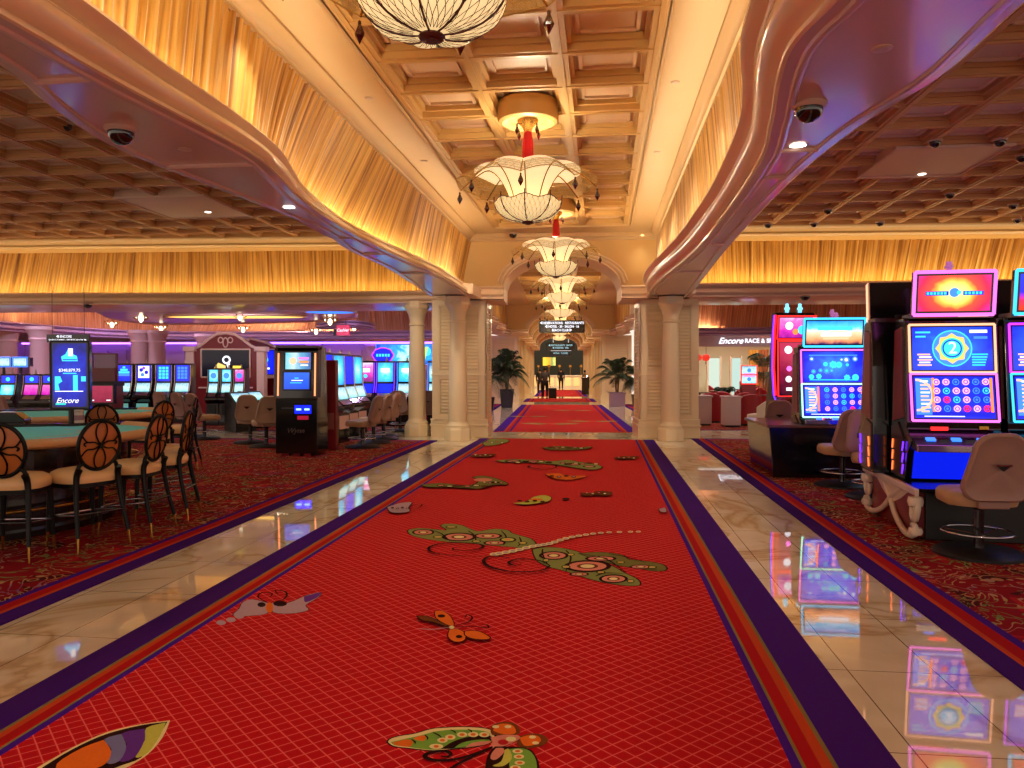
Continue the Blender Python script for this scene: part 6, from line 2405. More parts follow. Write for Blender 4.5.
# machines and video wall seen left of the near pier
for k, px in enumerate((364, 384, 405, 436)):
    x, y = W2(px, 21.3)
    slot_slim(['slot machine with a violet screen right behind the row of chairs', 'slot machine with a lit arched screen left of the freestanding column', 'slot machine with pale screens, partly behind the freestanding column', 'slot machine glimpsed between the freestanding column and the pier'][k],
              (x, y, 0.0125), R(5), ((bg_mag, bg_teal, bg_teal, bg_pale)[k], (bg_navy, bg_navy, bg_pale, bg_pale)[k], blackm), ([('rect', (-0.3, 0.3, 0.0, 0.2), 'white'), ('disc', (0, -0.2, 0.1), 'cyan')], []), 1.82, w=0.54, group='machines beside the freestanding column', trim='violet' if k < 2 else 'sky')
x, y = W2(400, 19.7)
dup(chair0, (x, y, 0.0125), R(4), 'taupe casino chair just left of the freestanding column')
x, y = W2(430, 19.7)
dup(chair0, (x, y, 0.0125), R(4), 'taupe casino chair glimpsed between the freestanding column and the pier')
x, y = W2(408, 26)
t = thing('video_wall', 'wide blue and aqua video wall left of the near pier', 'video wall', (x, y, 0), R(6))
put_screen(t, 2.1, 0.62, (0, 0, 2.12), (0, 0, 0), bg_aqua, [('disc', (0.05, 0.1, 0.12), 'navy'), ('disc', (0.12, -0.2, 0.1), 'teal'), ('disc', (0.3, 0.15, 0.25), 'cyan'), ('poly', [(0.2, -0.4), (0.28, 0.4), (0.33, 0.4), (0.27, -0.4)], 'lime')], 'screen', frame=G['sky'], fw=0.03)
b = MB()
b.box(-0.9, -0.8, 0.1, 0.2, 0.0125, 1.9)
b.box(0.8, 0.9, 0.1, 0.2, 0.0125, 1.9)
b.build('frame', blackm, t)
x, y = W2(383, 23)
t = thing('neon_sign', 'blue sign in a violet neon outline above the arched-screen machine', 'sign', (x, y, 0), R(6))
b = MB()
b.disc((0, 0, 2.02), 0.30, 24, 'y', sy=0.7)
b.box(-0.03, 0.03, 0.02, 0.05, 1.8, 2.1)
b.build('panel', glow('sign_blue', '#1420d8', 1.4), t)
b = MB()
b.tube([(0.31 * math.cos(a) * (1 + 0.05 * math.cos(8 * a)), -0.01, 2.02 + 0.22 * math.sin(a)) for a in [2 * math.pi * k / 48 for k in range(48)]], 0.016, 5, closed=True)
b.build('neon_tube', G['magenta'], t)
b = MB()
for _i in range(5):
    b.box(-0.2 + _i * 0.085, -0.14 + _i * 0.085, -0.012, -0.008, 1.98, 2.06)
b.build('lit_letters', G['cyan'], t)
x, y = W2(343, 27)
t = thing('cashier_sign', 'small red hanging sign with white lettering in the far left room', 'sign', (x, y, 3.0), R(-6))
b = MB()
b.box(-0.24, 0.24, 0, 0.06, -0.20, 0.16, 0)
b.box(-0.36, -0.24, 0, 0.14, -0.2, 0.02, 1)
b.tube([(0.1, 0.03, 0.16), (0.1, 0.03, 0.40)], 0.012, 6, m=1)
b.build('panel', [glow('sign_crimson', '#c81048', 1.1), blackm], t)
text('lettering', 'Cashier', t, G['white'], 0.15, (0, -0.005, -0.02), shear=0.2)

# directory sign over the pylon
x, y = W2(68, 17)
t = thing('hanging_sign', 'black two-line directory sign hanging above the tall display pylon', 'sign', (x, y, 2.27), R(8))
b = MB()
b.box(-0.46, 0.46, 0, 0.06, -0.09, 0.09)
for sx in (-0.35, 0.35):
    b.tube([(sx, 0.03, 0.09), (sx, 0.03, 1.2)], 0.006, 5)
b.build('panel', black, t)
text('lettering', '\u25c4 ENCORE', t, G['white'], 0.075, (-0.08, -0.004, 0.04), sx=0.9)
text('lettering', 'TABLE GAMES \u00b7 SPORTS BOOK \u25ba', t, G['white'], 0.062, (0, -0.004, -0.04), sx=0.9)

# small crystal chandeliers in the left far room
cg = glow('crystal_glow', '#fff2c8', 4.0)
def small_chandelier(px, py, D, label):
    q = Q(px, py, D)
    t = thing('small_chandelier', label, 'chandelier', (q.x, q.y, q.z), 0, 'small chandeliers of the left far room')
    b = MB()
    b.lathe([(0.0, -0.16), (0.05, -0.12), (0.09, -0.02), (0.05, 0.06), (0.0, 0.08)], 10)
    b.build('glass_body', cg, t)
    b = MB()
    for k in range(8):
        a = 2 * math.pi * k / 8
        b.tube(cr([(0.03 * math.cos(a), 0.03 * math.sin(a), -0.02), (0.16 * math.cos(a), 0.16 * math.sin(a), -0.04), (0.27 * math.cos(a), 0.27 * math.sin(a), 0.06)], 3), 0.012, 4)
        b.lathe([(0.0, 0.05), (0.02, 0.06), (0.02, 0.12), (0, 0.13)], 5, (0.27 * math.cos(a), 0.27 * math.sin(a), 0))
    b.tube([(0, 0, 0.05), (0, 0, 0.30)], 0.012, 5)
    b.build('arm', gilt, t)
    b = MB()
    b.lathe([(0.0, 0.0), (0.02, 0.01), (0.02, 0.06), (0, 0.07)], 6, (0.17, 0, 0))
    b.lathe([(0.0, 0.0), (0.02, 0.01), (0.02, 0.06), (0, 0.07)], 6, (-0.17, 0, 0))
    b.build('candle', cg, t)


for a in [(112, 324, 31, 'leftmost small chandelier above the pit stand'), (141, 318, 26, 'small chandelier higher than its neighbours above the bank of four machines'), (161, 328, 31, 'small chandelier right above the bank of four machines'), (240, 316, 24.5, 'small chandelier hanging at the lit oval'),
          (243, 329, 31, 'small chandelier above the red pediment'), (316, 331, 31, 'small chandelier above the kiosk'), (330, 321, 26, 'small chandelier left of the red cashier sign'), (354, 327, 30, 'small chandelier right of the red cashier sign')]:
    small_chandelier(*a)

# ================================================================ right: race and sports lounge
fr_pts = [W2(640, 31.5), W2(720, 31.0), W2(800, 30.6), W2(900, 30.8), W2(1040, 30.0)]
sh = path_ledge('trim_15', fr_pts, 3.0, 3.3, purple_paint, 1, 0.6)
curtain(sh, 'pleated_curtain', 'peach pleated curtain far back above the race and sports sign', far_cloth, 3.2, HC + 0.1, cw=0.07, amp=0.05, seed=31, lean=0.2)
c0 = W2(690, 31.6)
c1 = W2(1050, 30.6)
w = MB()
an = math.atan2(c1[1] - c0[1], c1[0] - c0[0])
w.cbox((c0[0] + c1[0]) / 2, (c0[1] + c1[1]) / 2 + 0.15, 2.83, math.hypot(c1[0] - c0[0], c1[1] - c0[1]), 0.3, 0.55, rz=an)
for k in range(1, 6):
    px = 690 + k * 60 + (40 if k == 1 else 0)
    x, y = W2(px, 31.4)
    if px > 780:
        w.box(x - 0.3, x + 0.3, y, y + 0.4, 0.0125, 2.6)
tag(w.build('wall_far', far_wall_m, bevel=0.01), kind='structure')
x, y = W2(755, 31.0)
t = thing('fascia_lettering', 'white Encore Race & Sports lettering on the far right fascia', 'sign', (x, y - 0.02, 2.76), an)
text('lettering', 'Encore', t, G['white'], 0.34, (-0.98, 0, 0.0), shear=0.4, bold=0.006)
text('lettering', 'RACE & SPORTS', t, G['white'], 0.235, (0.42, 0, 0.0), bold=0.006)
w = MB()
w.box(4.2, 24, 41.2, 41.4, 0, 3.6)
tag(w.build('wall_far', mat('lounge_cream', '#e8dcc0', 0.5), rot=(0, 0, BA)), kind='structure')
# tall lit panels, drapes and lanterns on the lounge wall
for k, (px, w_, c_, lab) in enumerate([(714, 0.65, '#d8ead8', 'tall pale lit panel, nearest the right pier'), (736, 0.55, '#c8e4d8', 'tall pale green lit panel behind the lounge kiosk')]):
    x, y = W2(px, 39)
    t = thing('lounge_screen', lab, 'panel', (x, y, 0.0), R(4))
    b = MB()
    b.box(-w_ / 2, w_ / 2, 0, 0.08, 0.35, 2.2)
    b.build('panel_face', glow('panel_%d' % k, c_, 0.9), t)
    b = MB()
    for sx in (-1, 1):
        b.box(sx * w_ / 2 - 0.05, sx * w_ / 2 + 0.05, -0.04, 0.1, 0, 2.3)
    b.build('frame', ivory, t)
for k, px in enumerate((755, 764)):
    x, y = W2(px, 38)
    t = thing('drape', ['amber drape panel behind the lounge palms', 'rust drape panel behind the lounge palms'][k], 'drape', (x, y, 0))
    b = MB()
    b.grid([[(-0.3 + 0.05 * i, 0.04 * math.sin(i * 1.9), z) for i in range(11)] for z in (0, 1.5, 2.6)])
    b.build('cloth', mat(['amber_cloth', 'rust_cloth'][k], ['#c08430', '#a0562c'][k], 0.7), t, smooth=60)
for k, px in enumerate((698, 706)):
    q = Q(px, 357.5, 33)
    t = thing('red_lantern', ['round red lantern nearest the right pier', 'round red lantern, second from the right pier'][k], 'lantern', tuple(q), 0, 'red lanterns')
    b = MB()
    b.lathe([(0.05, -0.15), (0.13, -0.11), (0.17, 0.0), (0.13, 0.11), (0.05, 0.15)], 14)
    b.build('shade', glow('lantern_red', '#d83020', 1.1), t, smooth=60)
    b = MB()
    b.tube([(0, 0, 0.15), (0, 0, 1.0)], 0.01, 5)
    b.lathe([(0.0, -0.3), (0.02, -0.28), (0.02, -0.15)], 6)
    b.build('cord', wine, t)
# kiosk with red frame
x, y = W2(749, 25)
t = thing('lounge_kiosk', 'small red framed game terminal in the lounge beyond the right pier', 'kiosk', (x, y, 0.0125), R(2))
b = MB()
b.box(-0.22, 0.22, 0.0, 0.4, 0, 1.2)
b.build('cabinet', redpan, t, bevel=0.01)
put_screen(t, 0.46, 0.26, (0, -0.03, 1.56), (0, 0, 0), bg_pale, [('disc', (0, 0, 0.25), 'sky'), ('rect', (-0.4, 0.4, -0.45, -0.35), 'pink')], 'screen', frame=G['red'], fw=0.025)
put_screen(t, 0.46, 0.26, (0, -0.03, 1.27), (0, 0, 0), bg_pale, [('disc', (0, 0, 0.25), 'sky'), ('rect', (-0.4, 0.4, 0.3, 0.42), 'pink')], 'screen', frame=G['red'], fw=0.025)


# club chairs and low partitions of the lounge
redv = mat('red_upholstery', '#9c141c', 0.5)
cream_u = mat('cream_upholstery', '#d8c8b8', 0.5)


def club_chair(label, px, D, rz, m, group='club chairs of the lounge'):
    x, y = W2(px, D)
    t = thing('club_chair', label, 'chair', (x, y, 0.0125), rz, group)
    b = MB()
    outer, inner = [], []
    for k in range(15):
        a = math.pi + math.pi * k / 14
        outer.append((0.36 * math.cos(a), 0.34 * math.sin(a)))
        inner.append((0.27 * math.cos(a), 0.25 * math.sin(a)))
    rows = []
    for i in range(15):
        h = 0.62 + 0.26 * math.sin(math.pi * i / 14)
        fl = 1.08
        rows.append([(outer[i][0], outer[i][1], 0.06), (outer[i][0] * fl, outer[i][1] * fl, h), (outer[i][0] * fl - outer[i][0] * 0.12, outer[i][1] * fl - outer[i][1] * 0.12, h + 0.02), (inner[i][0] * fl, inner[i][1] * fl, h - 0.02), (inner[i][0], inner[i][1], 0.30)])
    b.grid(rows)
    b.flat(rows[0])
    b.flat(rows[-1])
    b.build('backrest', m, t, smooth=50)
    b = MB()
    b.cbox(0, 0.02, 0.36, 0.54, 0.56, 0.18)
    b.build('seat', m, t, bevel=0.04)
    b = MB()
    b.lathe([(0.28, 0), (0.28, 0.06), (0.0, 0.06)], 16)
    b.build('base', blackm, t)
    return t


cc = club_chair('red club chair nearest the right pier, in front of a low cream wall', 711, 23.0, R(-10), redv)
for px, D, rz, l in ((722, 24.4, -12, 'red club chair, second from the right pier'), (748, 21.8, 8, 'wide red club chair right of the cream partition'), (740, 23.4, 20, 'red club chair farther back below the lounge kiosk')):
    x, y = W2(px, D)
    dup(cc, (x, y, 0.0125), R(rz), l)
club_chair('cream club chair standing between the red chairs and the black counter', 762, 19.5, R(60), cream_u)
for k, (px, D) in enumerate(((704, 21.6), (733, 21.0))):
    x, y = W2(px, D)
    t = thing('low_partition', ['low cream partition nearest the right pier', 'low cream partition between the red club chairs'][k], 'partition', (x, y, 0.0125), R(3), 'low partitions')
    b = MB()
    b.box(-0.22, 0.22, 0, 0.5, 0.05, 0.82, 0)
    b.box(-0.25, 0.25, -0.03, 0.53, 0.80, 0.85, 0)
    b.box(-0.20, 0.20, 0.02, 0.48, 0, 0.05, 1)
    b.build('body', [mat('lilac_cream', '#cdb8bc', 0.5), blackm], t, bevel=0.01)
# tables and stools scattered behind
for k, (px, D) in enumerate(((700, 29), (718, 31.5), (735, 34), (772, 25.6), (790, 30))):
    x, y = W2(px, D)
    t = thing('lounge_table', ['small lounge table nearest the right pier', 'small lounge table in front of the pale lit panel', 'small lounge table farthest back in the lounge', 'small lounge table below the palms', 'small lounge table beside the curved red-lit machine'][k], 'table', (x, y, 0.0125), 0, 'small lounge tables')
    b = MB()
    b.lathe([(0.2, 0), (0.2, 0.02), (0.03, 0.04), (0.03, 0.70)], 10)
    b.build('pedestal', blackm, t)
    b = MB()
    b.lathe([(0.0, 0.70), (0.38, 0.70), (0.38, 0.74), (0.0, 0.74)], 18)
    b.build('table_top', counter, t)
    for s_ in (-1, 1):
        dup(cc, (x + 0.75 * s_, y + 0.2, 0.0125), R(90 * s_ + 180 * 0), 'red club chair %s of the %s' % ('left' if s_ < 0 else 'right', t['label'].replace('small ', '')))


# ================================================================ palms
leaf_m = mat('palm_leaf', '#1c3a1c', 0.5, var=0.3, vscale=5)
stem_m = mat('palm_stem', '#5c5038', 0.7)


def palm(label, loc, h=1.5, spread=0.75, n=16, seed=0, pot='tall', potm=None, pot_h=0.6, pot_w=0.26):
    rg = random.Random(seed)
    t = thing('potted_palm', label, 'plant', (loc[0], loc[1], loc[2] if len(loc) > 2 else 0.002), R(5))
    if pot_h:
        b = MB()
        a, c_ = pot_w, pot_w * 0.78
        if pot == 'tall':
            b.add([(-c_, -c_, 0), (c_, -c_, 0), (c_, c_, 0), (-c_, c_, 0), (-a, -a, pot_h), (a, -a, pot_h), (a, a, pot_h), (-a, a, pot_h)], [(3, 2, 1, 0), (0, 1, 5, 4), (1, 2, 6, 5), (2, 3, 7, 6), (3, 0, 4, 7), (4, 5, 6, 7)])
        else:
            b.box(-a, a, -a, a, 0, pot_h)
            b.box(-a - 0.02, a + 0.02, -a - 0.02, a + 0.02, pot_h - 0.06, pot_h)
            b.ring((0, -a - 0.004, pot_h * 0.55), 0.04, 0.07, 16, 'y')
        b.build('pot', potm, t, bevel=0.01)
    b = MB()
    for k in range(4):
        a = 2 * math.pi * k / 4 + 0.4
        b.tube(cr([(0.05 * math.cos(a), 0.05 * math.sin(a), pot_h - 0.02), (0.09 * math.cos(a), 0.09 * math.sin(a), pot_h + 0.25 * h), (0.10 * math.cos(a), 0.10 * math.sin(a), pot_h + 0.30 * h)], 3), 0.022, 6)
    b.build('trunk', stem_m, t, smooth=60)
    b = MB()
    for k in range(n):
        az = 2 * math.pi * k / n + rg.uniform(-0.25, 0.25)
        el = 0.15 + 1.0 * ((k * 7) % n) / n
        L = h * rg.uniform(0.62, 0.85)
        pts = []
        for i in range(9):
            s = i / 8
            r = L * s * math.cos(el * 1.25) * spread * 1.35 + 0.05
            z = pot_h + 0.26 * h + L * (s * math.sin(min(1.5, el * 1.25)) * 1.1 - 0.5 * s ** 2.5)
            pts.append(Vector((r * math.cos(az), r * math.sin(az), z)))
        b.tube(pts, 0.007, 4)
        side = Vector((-math.sin(az), math.cos(az), 0))
        for i in range(1, 26):
            s = 0.16 + 0.84 * i / 25
            j = min(int(s * 8), 7)
            q = pts[j].lerp(pts[j + 1], s * 8 - j)
            d = (pts[j + 1] - pts[j]).normalized()
            ll = 0.26 * h * 0.5 * math.sin(math.pi * min(0.95, s * 0.85 + 0.1)) + 0.05
            for sg in (-1, 1):
                tip = q + side * (sg * ll * 0.8) + d * ll * 0.55 - Vector((0, 0, ll * 0.55))
                m_ = (q + tip) / 2 + Vector((0, 0, 0.02))
                wv = d * 0.013
                b.add([q - wv, q + wv, m_ + wv, tip, m_ - wv], [(0, 1, 2, 3, 4)])
    b.build('foliage', leaf_m, t)
    return t


pp = P(507, 407.5)
palm('leafy palm in a dark blue square pot on the left of the corridor', (pp.x, pp.y), h=2.3, spread=0.40, n=34, seed=3, potm=mat('navy_pot', '#14143a', 0.25, coat=0.4), pot_h=0.78, pot_w=0.30)
pp = P(617, 406.5)
palm('airy palm in a pale lilac box planter on the right of the corridor', (pp.x, pp.y), h=2.2, spread=0.52, n=24, seed=8, pot='box', potm=mat('lilac_pot', '#9a7f9c', 0.4), pot_h=0.62, pot_w=0.32)
q = toB(P(629, 404))
pp = Bw(3.0, 33.9)
palm('dark palm just behind the right pier', (pp.x + 0.55, pp.y + 0.7, 0.0125), h=2.4, spread=0.3, n=14, seed=11, potm=mat('dark_pot', '#2a1c18', 0.4), pot_h=0.5)
pp = Bw(-2.75, 30.6)
palm('dark palm half hidden by the left pier', (pp.x, pp.y, 0.0125), h=2.9, spread=0.35, n=14, seed=12, potm=mat('dark_pot', '#2a1c18', 0.4), pot_h=0.5)
x, y = W2(765, 34.5)
palm('tall palm among the lounge drapes, right', (x, y, 0.0), h=3.2, spread=0.3, n=14, seed=13, potm=mat('dark_pot', '#2a1c18', 0.4), pot_h=0.6)
x, y = W2(732, 27.5)
palm('short palm left of the lounge kiosk', (x - 0.35, y - 0.6, 0.0125), h=1.25, spread=0.35, n=14, seed=14, potm=mat('dark_pot', '#2a1c18', 0.4), pot_h=0.3)

# ================================================================ corridor: signs, walkers, bin, lobby end
x_, y_ = Bw(0.17, 27.0)[:2]
t = thing('hanging_sign', 'nearest black hanging sign with three lines of white text over the corridor', 'sign', (x_, y_, 2.88), BA)
b = MB()
b.prism(rr_outline(1.60, 1.60, 0.44, 0.06), -0.04, 0.04, 'xz')
for sx in (-0.6, 0.6):
    b.tube([(sx, 0, 0.42), (sx, 0, 1.7)], 0.008, 6)
b.build('panel', black, t)
text('lettering', '\u25c4 RESERVATIONS \u00b7 RESTAURANTS', t, G['white'], 0.115, (0, -0.045, 0.345), sx=0.86, bold=0.002)
text('lettering', '\u25c4 HOTEL \u00b7 30 \u00b7 SALON \u00b7 16', t, G['white'], 0.115, (0, -0.045, 0.22), sx=0.86, bold=0.002)
text('lettering', 'BEACH CLUB \u25ba', t, G['white'], 0.115, (0, -0.045, 0.095), sx=0.86, bold=0.002)
x_, y_ = Bw(0.2, 44.5)[:2]
t = thing('hanging_sign', 'farther two-part black hanging sign over the corridor', 'sign', (x_, y_, 2.45), BA)
b = MB()
b.prism([(x, z + 0.28) for x, z in rr_outline(1.66, 1.66, 0.46, 0.06)], -0.04, 0.04, 'xz')
b.prism([(x, z - 0.04) for x, z in rr_outline(1.25, 1.25, 0.30, 0.04)], -0.04, 0.04, 'xz')
for sx in (-0.6, 0.6):
    b.tube([(sx, 0, 0.7), (sx, 0, 2.2)], 0.01, 6)
b.build('panel', black, t)
text('lettering', '\u25c4 RESTAURANTS \u00b7 SHOPS', t, glow('glow_teal_white', '#a8d8e0', 1.2), 0.14, (0, -0.045, 0.58), sx=0.85)
text('lettering', '\u25c4 THEATER \u00b7 SPA', t, glow('glow_teal_white', '#a8d8e0', 1.2), 0.14, (0, -0.045, 0.43), sx=0.85)
text('lettering', 'WYNN \u00b7 TOWER', t, glow('glow_teal_white', '#a8d8e0', 1.2), 0.13, (0, -0.045, 0.12), sx=0.85)


def person(label, loc, rz, top, legs, stride=0.12, lean=0.03, bag=None, h=1.75, hair='#1a1210'):
    """walks towards +Y local"""
    t = thing('person', label, 'person', loc, rz)
    s = h / 1.75
    J = {
        'pelvis': ((0, 0, 0.94), 0.135), 'waist': ((0, 0.0, 1.08), 0.13), 'chest': ((0, lean, 1.30), 0.155), 'neckb': ((0, lean + 0.01, 1.47), 0.075), 'neck': ((0, lean + 0.02, 1.53), 0.055),
        'head': ((0, lean + 0.04, 1.62), 0.088), 'crown': ((0, lean + 0.035, 1.70), 0.075),
        'hl': ((-0.10, 0, 0.90), 0.095), 'kl': ((-0.11, stride, 0.50), 0.065), 'al': ((-0.11, stride * 0.9, 0.09), 0.042), 'tl': ((-0.115, stride * 0.9 + 0.15, 0.035), 0.035),
        'hr': ((0.10, 0, 0.90), 0.095), 'kr': ((0.11, -stride * 0.3, 0.50), 0.065), 'ar': ((0.11, -stride * 1.8, 0.12), 0.042), 'tr': ((0.115, -stride * 1.8 + 0.13, 0.035), 0.035),
        'sl': ((-0.19, lean, 1.42), 0.068), 'el': ((-0.25, -0.06, 1.14), 0.045), 'wl': ((-0.24, 0.04, 0.90), 0.03), 'fl': ((-0.24, 0.07, 0.80), 0.026),
        'sr': ((0.19, lean, 1.42), 0.068), 'er': ((0.25, 0.0, 1.14), 0.045), 'wr': ((0.25, -0.10, 0.90), 0.03), 'fr': ((0.25, -0.13, 0.80), 0.026)}
    E_ = [('pelvis', 'waist'), ('waist', 'chest'), ('chest', 'neckb'), ('neckb', 'neck'), ('neck', 'head'), ('head', 'crown'), ('pelvis', 'hl'), ('hl', 'kl'), ('kl', 'al'), ('al', 'tl'), ('pelvis', 'hr'), ('hr', 'kr'), ('kr', 'ar'), ('ar', 'tr'),
          ('chest', 'sl'), ('sl', 'el'), ('el', 'wl'), ('wl', 'fl'), ('chest', 'sr'), ('sr', 'er'), ('er', 'wr'), ('wr', 'fr')]
    skin = mat('skin_tone', '#b07a5c', 0.5)

    def skinned(name, keys, m, grow=1.0):
        ks = [k for k in J if k in keys]
        idx = {k: i for i, k in enumerate(ks)}
        me = bpy.data.meshes.new(name)
        me.from_pydata([tuple(c * s for c in J[k][0]) for k in ks], [(idx[a], idx[b_]) for a, b_ in E_ if a in idx and b_ in idx], [])
        o = bpy.data.objects.new(name, me)
        C.objects.link(o)
        o.parent = t
        md = o.modifiers.new('skin', 'SKIN')
        md.use_smooth_shade = True
        lay = me.skin_vertices[0].data if me.skin_vertices else None
        if lay is None:
            bpy.context.view_layer.objects.active = o
            me.attributes.new
        for k in ks:
            r = J[k][1] * s * grow
            me.skin_vertices[0].data[idx[k]].radius = (r, r)
        me.skin_vertices[0].data[0].use_root = True
        sb = o.modifiers.new('sub', 'SUBSURF')
        sb.levels = 1
        sb.render_levels = 2
        me.materials.append(m)
        return o
    skinned('body', set(J), skin)
    skinned('jacket', {'pelvis', 'waist', 'chest', 'neckb', 'sl', 'el', 'wl', 'sr', 'er', 'wr'}, top, 1.16)
    skinned('trousers', {'pelvis', 'hl', 'kl', 'al', 'hr', 'kr', 'ar'}, legs, 1.2)
    for k in ('l', 'r'):
        skinned('shoe', {'a' + k, 't' + k}, blackm, 1.25)
    b = MB()
    b.lathe([(0.0, 0.105), (0.06, 0.09), (0.095, 0.04), (0.10, -0.02), (0.085, -0.07), (0.0, -0.08)], 14, (0, (lean + 0.015) * s, 1.66 * s))
    b.build('hair', mat('hair_' + hair.strip('#'), hair, 0.6), t, smooth=60)
    # five fingers on each hand
    for k, sg in (('l', -1), ('r', 1)):
        f = J['f' + k][0]
        b = MB()
        for i in range(4):
            L = (0.075, 0.085, 0.08, 0.062)[i]
            x, y = f[0], f[1] - 0.030 + 0.02 * i
            b.tube([(x, y, f[2] + 0.01), (x - sg * 0.006, y + 0.005, f[2] - L * 0.55), (x - sg * 0.022, y + 0.008, f[2] - L)], [0.010, 0.009, 0.007], 6)
        b.tube([(f[0] - sg * 0.012, f[1] + 0.035, f[2] + 0.05), (f[0] - sg * 0.02, f[1] + 0.055, f[2] + 0.015), (f[0] - sg * 0.025, f[1] + 0.06, f[2] - 0.02)], [0.011, 0.010, 0.008], 6)
        b.build('fingers', skin, t, smooth=60)
    return t


grey_j = mat('grey_jacket', '#4a4650', 0.8)
blk_c = mat('black_cloth', '#0c0b0e', 0.8)
denim = mat('dark_denim', '#141420', 0.8)
p = P(545, 399.5)
person('person in a grey jacket walking away along the left of the corridor, pulling a case', (p.x, p.y, 0.0125), BA, grey_j, denim)
t = thing('suitcase', 'black wheeled suitcase behind the person in the grey jacket', 'suitcase', (p.x + 0.42, p.y - 0.15, 0.0125), BA)
b = MB()
b.box(-0.22, 0.22, -0.13, 0.13, 0.06, 0.62)
b.build('shell', blackm, t, bevel=0.03)
for sx in (-0.17, 0.17):
    b = MB()
    b.cbox(sx, 0.0, 0.03, 0.03, 0.06, 0.06)
    b.build('wheel', blackm, t, bevel=0.01)
b = MB()
b.tube([(-0.1, 0.1, 0.62), (-0.12, 0.16, 0.84), (0.02, 0.16, 0.84), (0.1, 0.1, 0.62)], 0.01, 6)
b.build('handle', chrome, t)
p = P(561, 390.3)
person('person in black standing on the farthest runner, seen from behind', (p.x, p.y, 0.0125), BA, blk_c, blk_c, stride=0.03)
p = P(585, 391.3)
person('person in olive clothes at the lobby desk, right of the person in black', (p.x, p.y, 0.0), BA + 0.4, mat('olive_cloth', '#6a5c3a', 0.8), mat('khaki_cloth', '#7a6a50', 0.8), stride=0.04, h=1.6)
p = P(540, 395)
person('person in dark clothes half hidden by the person in the grey jacket', (p.x, p.y, 0.0125), BA + 0.1, blk_c, denim, stride=0.06, h=1.68)
p = P(581, 394.5)
t = thing('litter_bin', 'black waste bin at the right side of the corridor', 'bin', (p.x + 0.45, p.y, 0.0125), BA)
b = MB()
b.lathe([(0.42, 0), (0.44, 0.04), (0.44, 1.02), (0.47, 1.05), (0.47, 1.12), (0.42, 1.15), (0.40, 1.10), (0.0, 1.10)], 8, ph=R(22.5))
b.build('body', black, t, bevel=0.01)
b = MB()
b.lathe([(0.0, 1.10), (0.30, 1.11), (0.25, 1.24), (0.0, 1.28)], 16)
b.build('lid', chrome, t, smooth=40)

# lobby end: desk, dark back wall, yellow picture
w = MB()
w.box(-5, 5.2, 79.0, 79.3, 0, 6)
w.box(-5, -2.3, 74, 74.4, 0, 5)
w.box(2.7, 5.2, 74, 74.4, 0, 5)
tag(w.build('wall_far', mat('lobby_wall', '#34362c', 0.6, var=0.2), rot=(0, 0, BA)), kind='structure')
x_, y_ = Bw(0.25, 72.0)[:2]
t = thing('lobby_desk', 'pale lit reception desk closing the far end of the corridor', 'desk', (x_, y_, 0), BA)
b = MB()
b.box(-3.0, 3.0, 0, 0.8, 0, 1.05, 0)
b.box(-3.1, 3.1, -0.1, 0.9, 1.05, 1.15, 0)
for k in range(7):
    b.box(-2.7 + k * 0.8, -2.15 + k * 0.8, -0.03, 0.0, 0.15, 0.95, 1)
b.build('front', [ivory, mat('desk_panel', '#e8c888', 0.4, emit='#ffd890', es=0.35)], t, bevel=0.01)
for k in range(5):
    b = MB()
    b.tube([(-2.0 + k * 1.0, 0.4, 1.15), (-2.0 + k * 1.0, 0.4, 1.9)], 0.03, 6)
    b.lathe([(0.16, 0), (0.12, 0.22)], 10, (-2.0 + k * 1.0, 0.4, 1.9), caps=False)
    b.build('desk_lamp', goldtrim, t)
x_, y_ = Bw(-0.7, 78.9)[:2]
t = thing('lit_picture', 'yellow lit picture above the lobby desk', 'picture', (x_, y_, 2.35), BA)
b = MB()
b.box(-0.75, 0.55, -0.1, 0.0, -0.25, 0.6)
b.build('picture', screen_mat('picture_yellow', 'x', [(0.0, '#ffd040'), (0.5, '#f0a030'), (0.7, '#60a060'), (1.0, '#ffe070')], 1.2, 1, 1, 0.6, 3), t)
x_, y_ = Bw(0.35, 71.5)[:2]
t = thing('white_sign', 'white glowing sign hanging at the far end of the corridor', 'sign', (x_, y_, 3.55), BA)
b = MB()
b.box(-0.95, 0.95, 0, 0.08, -0.25, 0.25)
b.tube([(-0.7, 0.04, 0.25), (-0.7, 0.04, 1.3)], 0.02, 5)
b.tube([(0.7, 0.04, 0.25), (0.7, 0.04, 1.3)], 0.02, 5)
b.build('panel', glow('sign_white', '#fff4f0', 1.1), t)

# ================================================================ ceiling fixtures
dome_m = mat('smoked_dome', '#08070a', 0.05, coat=1.0)
collar_m = mat('fixture_collar', '#c8aa98', 0.35)


def dome(label, px, py, z, r=0.085):
    p = P(px, py, z)
    t = thing('dome_camera', label, 'camera', (p.x, p.y, z), 0, 'surveillance domes')
    b = MB()
    b.lathe([(r * 1.25, 0.0), (r * 1.25, -0.015), (r * 1.05, -0.03), (0.0, -0.03)], 24)
    b.build('collar', collar_m, t, smooth=35)
    b = MB()
    b.lathe([(r, -0.03)] + [(r * math.cos(a), -0.035 - r * 0.95 * math.sin(a)) for a in [math.pi / 2 * k / 8 for k in range(9)]], 24)
    b.build('dome', dome_m, t, smooth=60)


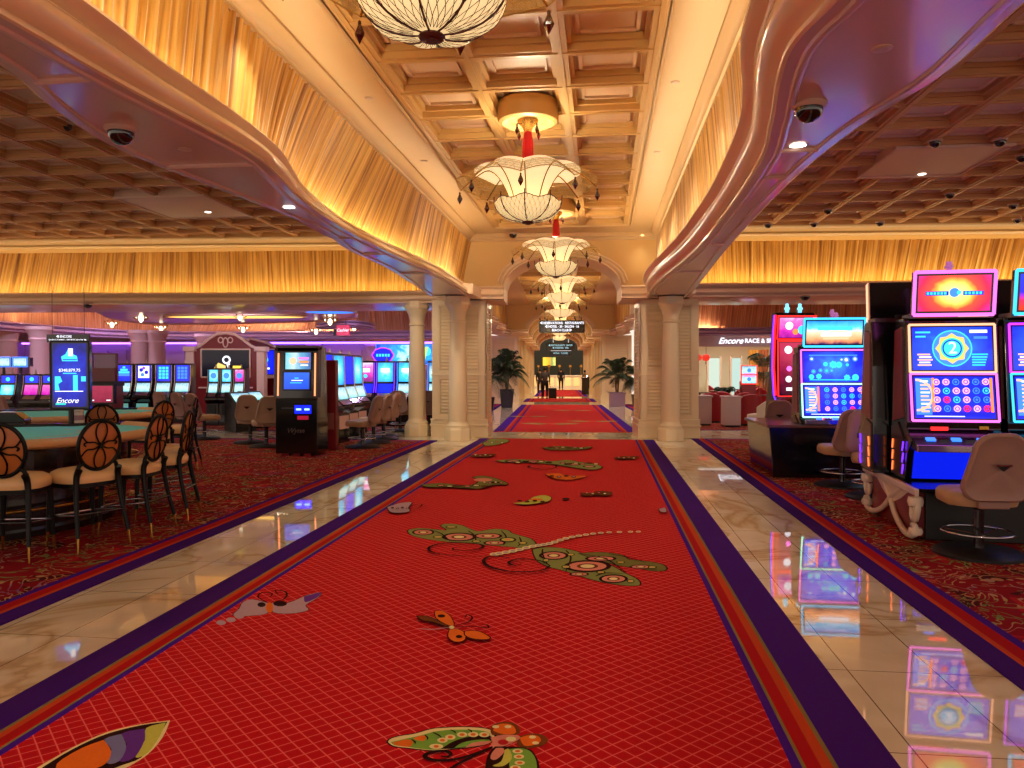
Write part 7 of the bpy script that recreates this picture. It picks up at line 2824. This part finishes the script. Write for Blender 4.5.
dome('black dome camera under the left serpentine soffit', 121, 128, ZB)
dome('black dome camera under the right serpentine soffit', 809, 104, ZB)
for px, py, l in ((935, 140, 'black dome camera above the flush right ceiling panel, the left one'), (1000, 139, 'black dome camera above the flush right ceiling panel, the right one'), (1022, 155, 'black dome camera at the right edge of the picture on the coffered ceiling'),
                  (828, 209, 'black dome camera low on the right coffered ceiling, left of centre'), (950, 193, 'black dome camera just below the flush panel of the right ceiling'), (1013, 204, 'black dome camera near the right edge above the gold curtain'), (66, 123, 'black dome camera on the left coffered ceiling')):
    dome(l, px, py, HC + (0.12 if px == 66 else 0), 0.075)
for px, py, l in ((768, 223.5, 'black dome camera on the right cornice, nearest the hall'), (814, 222.5, 'black dome camera on the right cornice, second from the hall'), (880, 221.5, 'black dome camera on the right cornice, third from the hall'), (1017, 218.5, 'black dome camera on the right cornice, farthest right')):
    dome(l, px, py, HC - 0.0, 0.075)
dome('black dome camera at the hall ceiling above the near arch', 513, 233, HC - 0.05, 0.09)
for px, py, D, l in ((805, 298, 20, 'black dome camera under the right crosswall soffit'), (88, 306, 20, 'black dome camera under the left crosswall soffit')):
    dome(l, px, py - 3, 3.2, 0.10)

lampface = glow('downlight_face', '#fff2e0', 8.0)


def downlight(label, px, py, z, r=0.06):
    p = P(px, py, z)
    t = thing('downlight', label, 'downlight', (p.x, p.y, z), 0, 'recessed downlights')
    b = MB()
    b.ring((0, 0, -0.006), r, r * 1.35, 20)
    b.build('trim_ring', collar_m, t)
    b = MB()
    b.disc((0, 0, -0.004), r, 16)
    b.build('lamp_face', lampface, t)
    return p


downlight('bright downlight in the left coffered ceiling', 119, 178, HC + 0.195)
downlight('bright downlight in the flush panel of the left ceiling', 208, 212, HC - 0.02)
downlight('downlight in the left coffered ceiling close to the left edge', 46, 146, HC + 0.195)
downlight('downlight in the left soffit where it narrows', 289, 207, ZB)
downlight('downlight in the right soffit below the dome camera', 798, 145, ZB)
downlight('downlight in the flush panel of the right ceiling', 922, 174, HC - 0.02)
downlight('downlight in the hall coffer between the two nearest chandeliers', 515, 65, HC + 0.195)
p = P(504, 27, HC + 0.195)
t = thing('ceiling_speaker', 'round speaker grille in the coffer beside the nearest chandelier', 'speaker', (p.x, p.y, HC + 0.195))
b = MB()
b.lathe([(0.16, 0), (0.16, -0.012), (0.13, -0.018), (0.0, -0.018)], 28)
b.build('grille', game_panel, t, smooth=30)
for k, (px, py, z) in enumerate(((675, 82, HC), (657, 152, HC), (369, 98, HC), (424, 161, HC), (882, 48, ZB), (185, 149, ZB))):
    p = P(px, py, z)
    t = thing('sprinkler_plate', ['sprinkler plate on the right hall soffit, nearer', 'sprinkler plate on the right hall soffit, farther', 'sprinkler plate on the left hall soffit, nearer', 'sprinkler plate on the left hall soffit, farther', 'sprinkler plate under the right serpentine soffit', 'sprinkler plate under the left serpentine soffit'][k], 'sprinkler', (p.x, p.y, z), 0, 'sprinkler plates')
    b = MB()
    b.lathe([(0.05, 0), (0.05, -0.006), (0.03, -0.012), (0.0, -0.012)], 16)
    b.build('plate', collar_m, t)
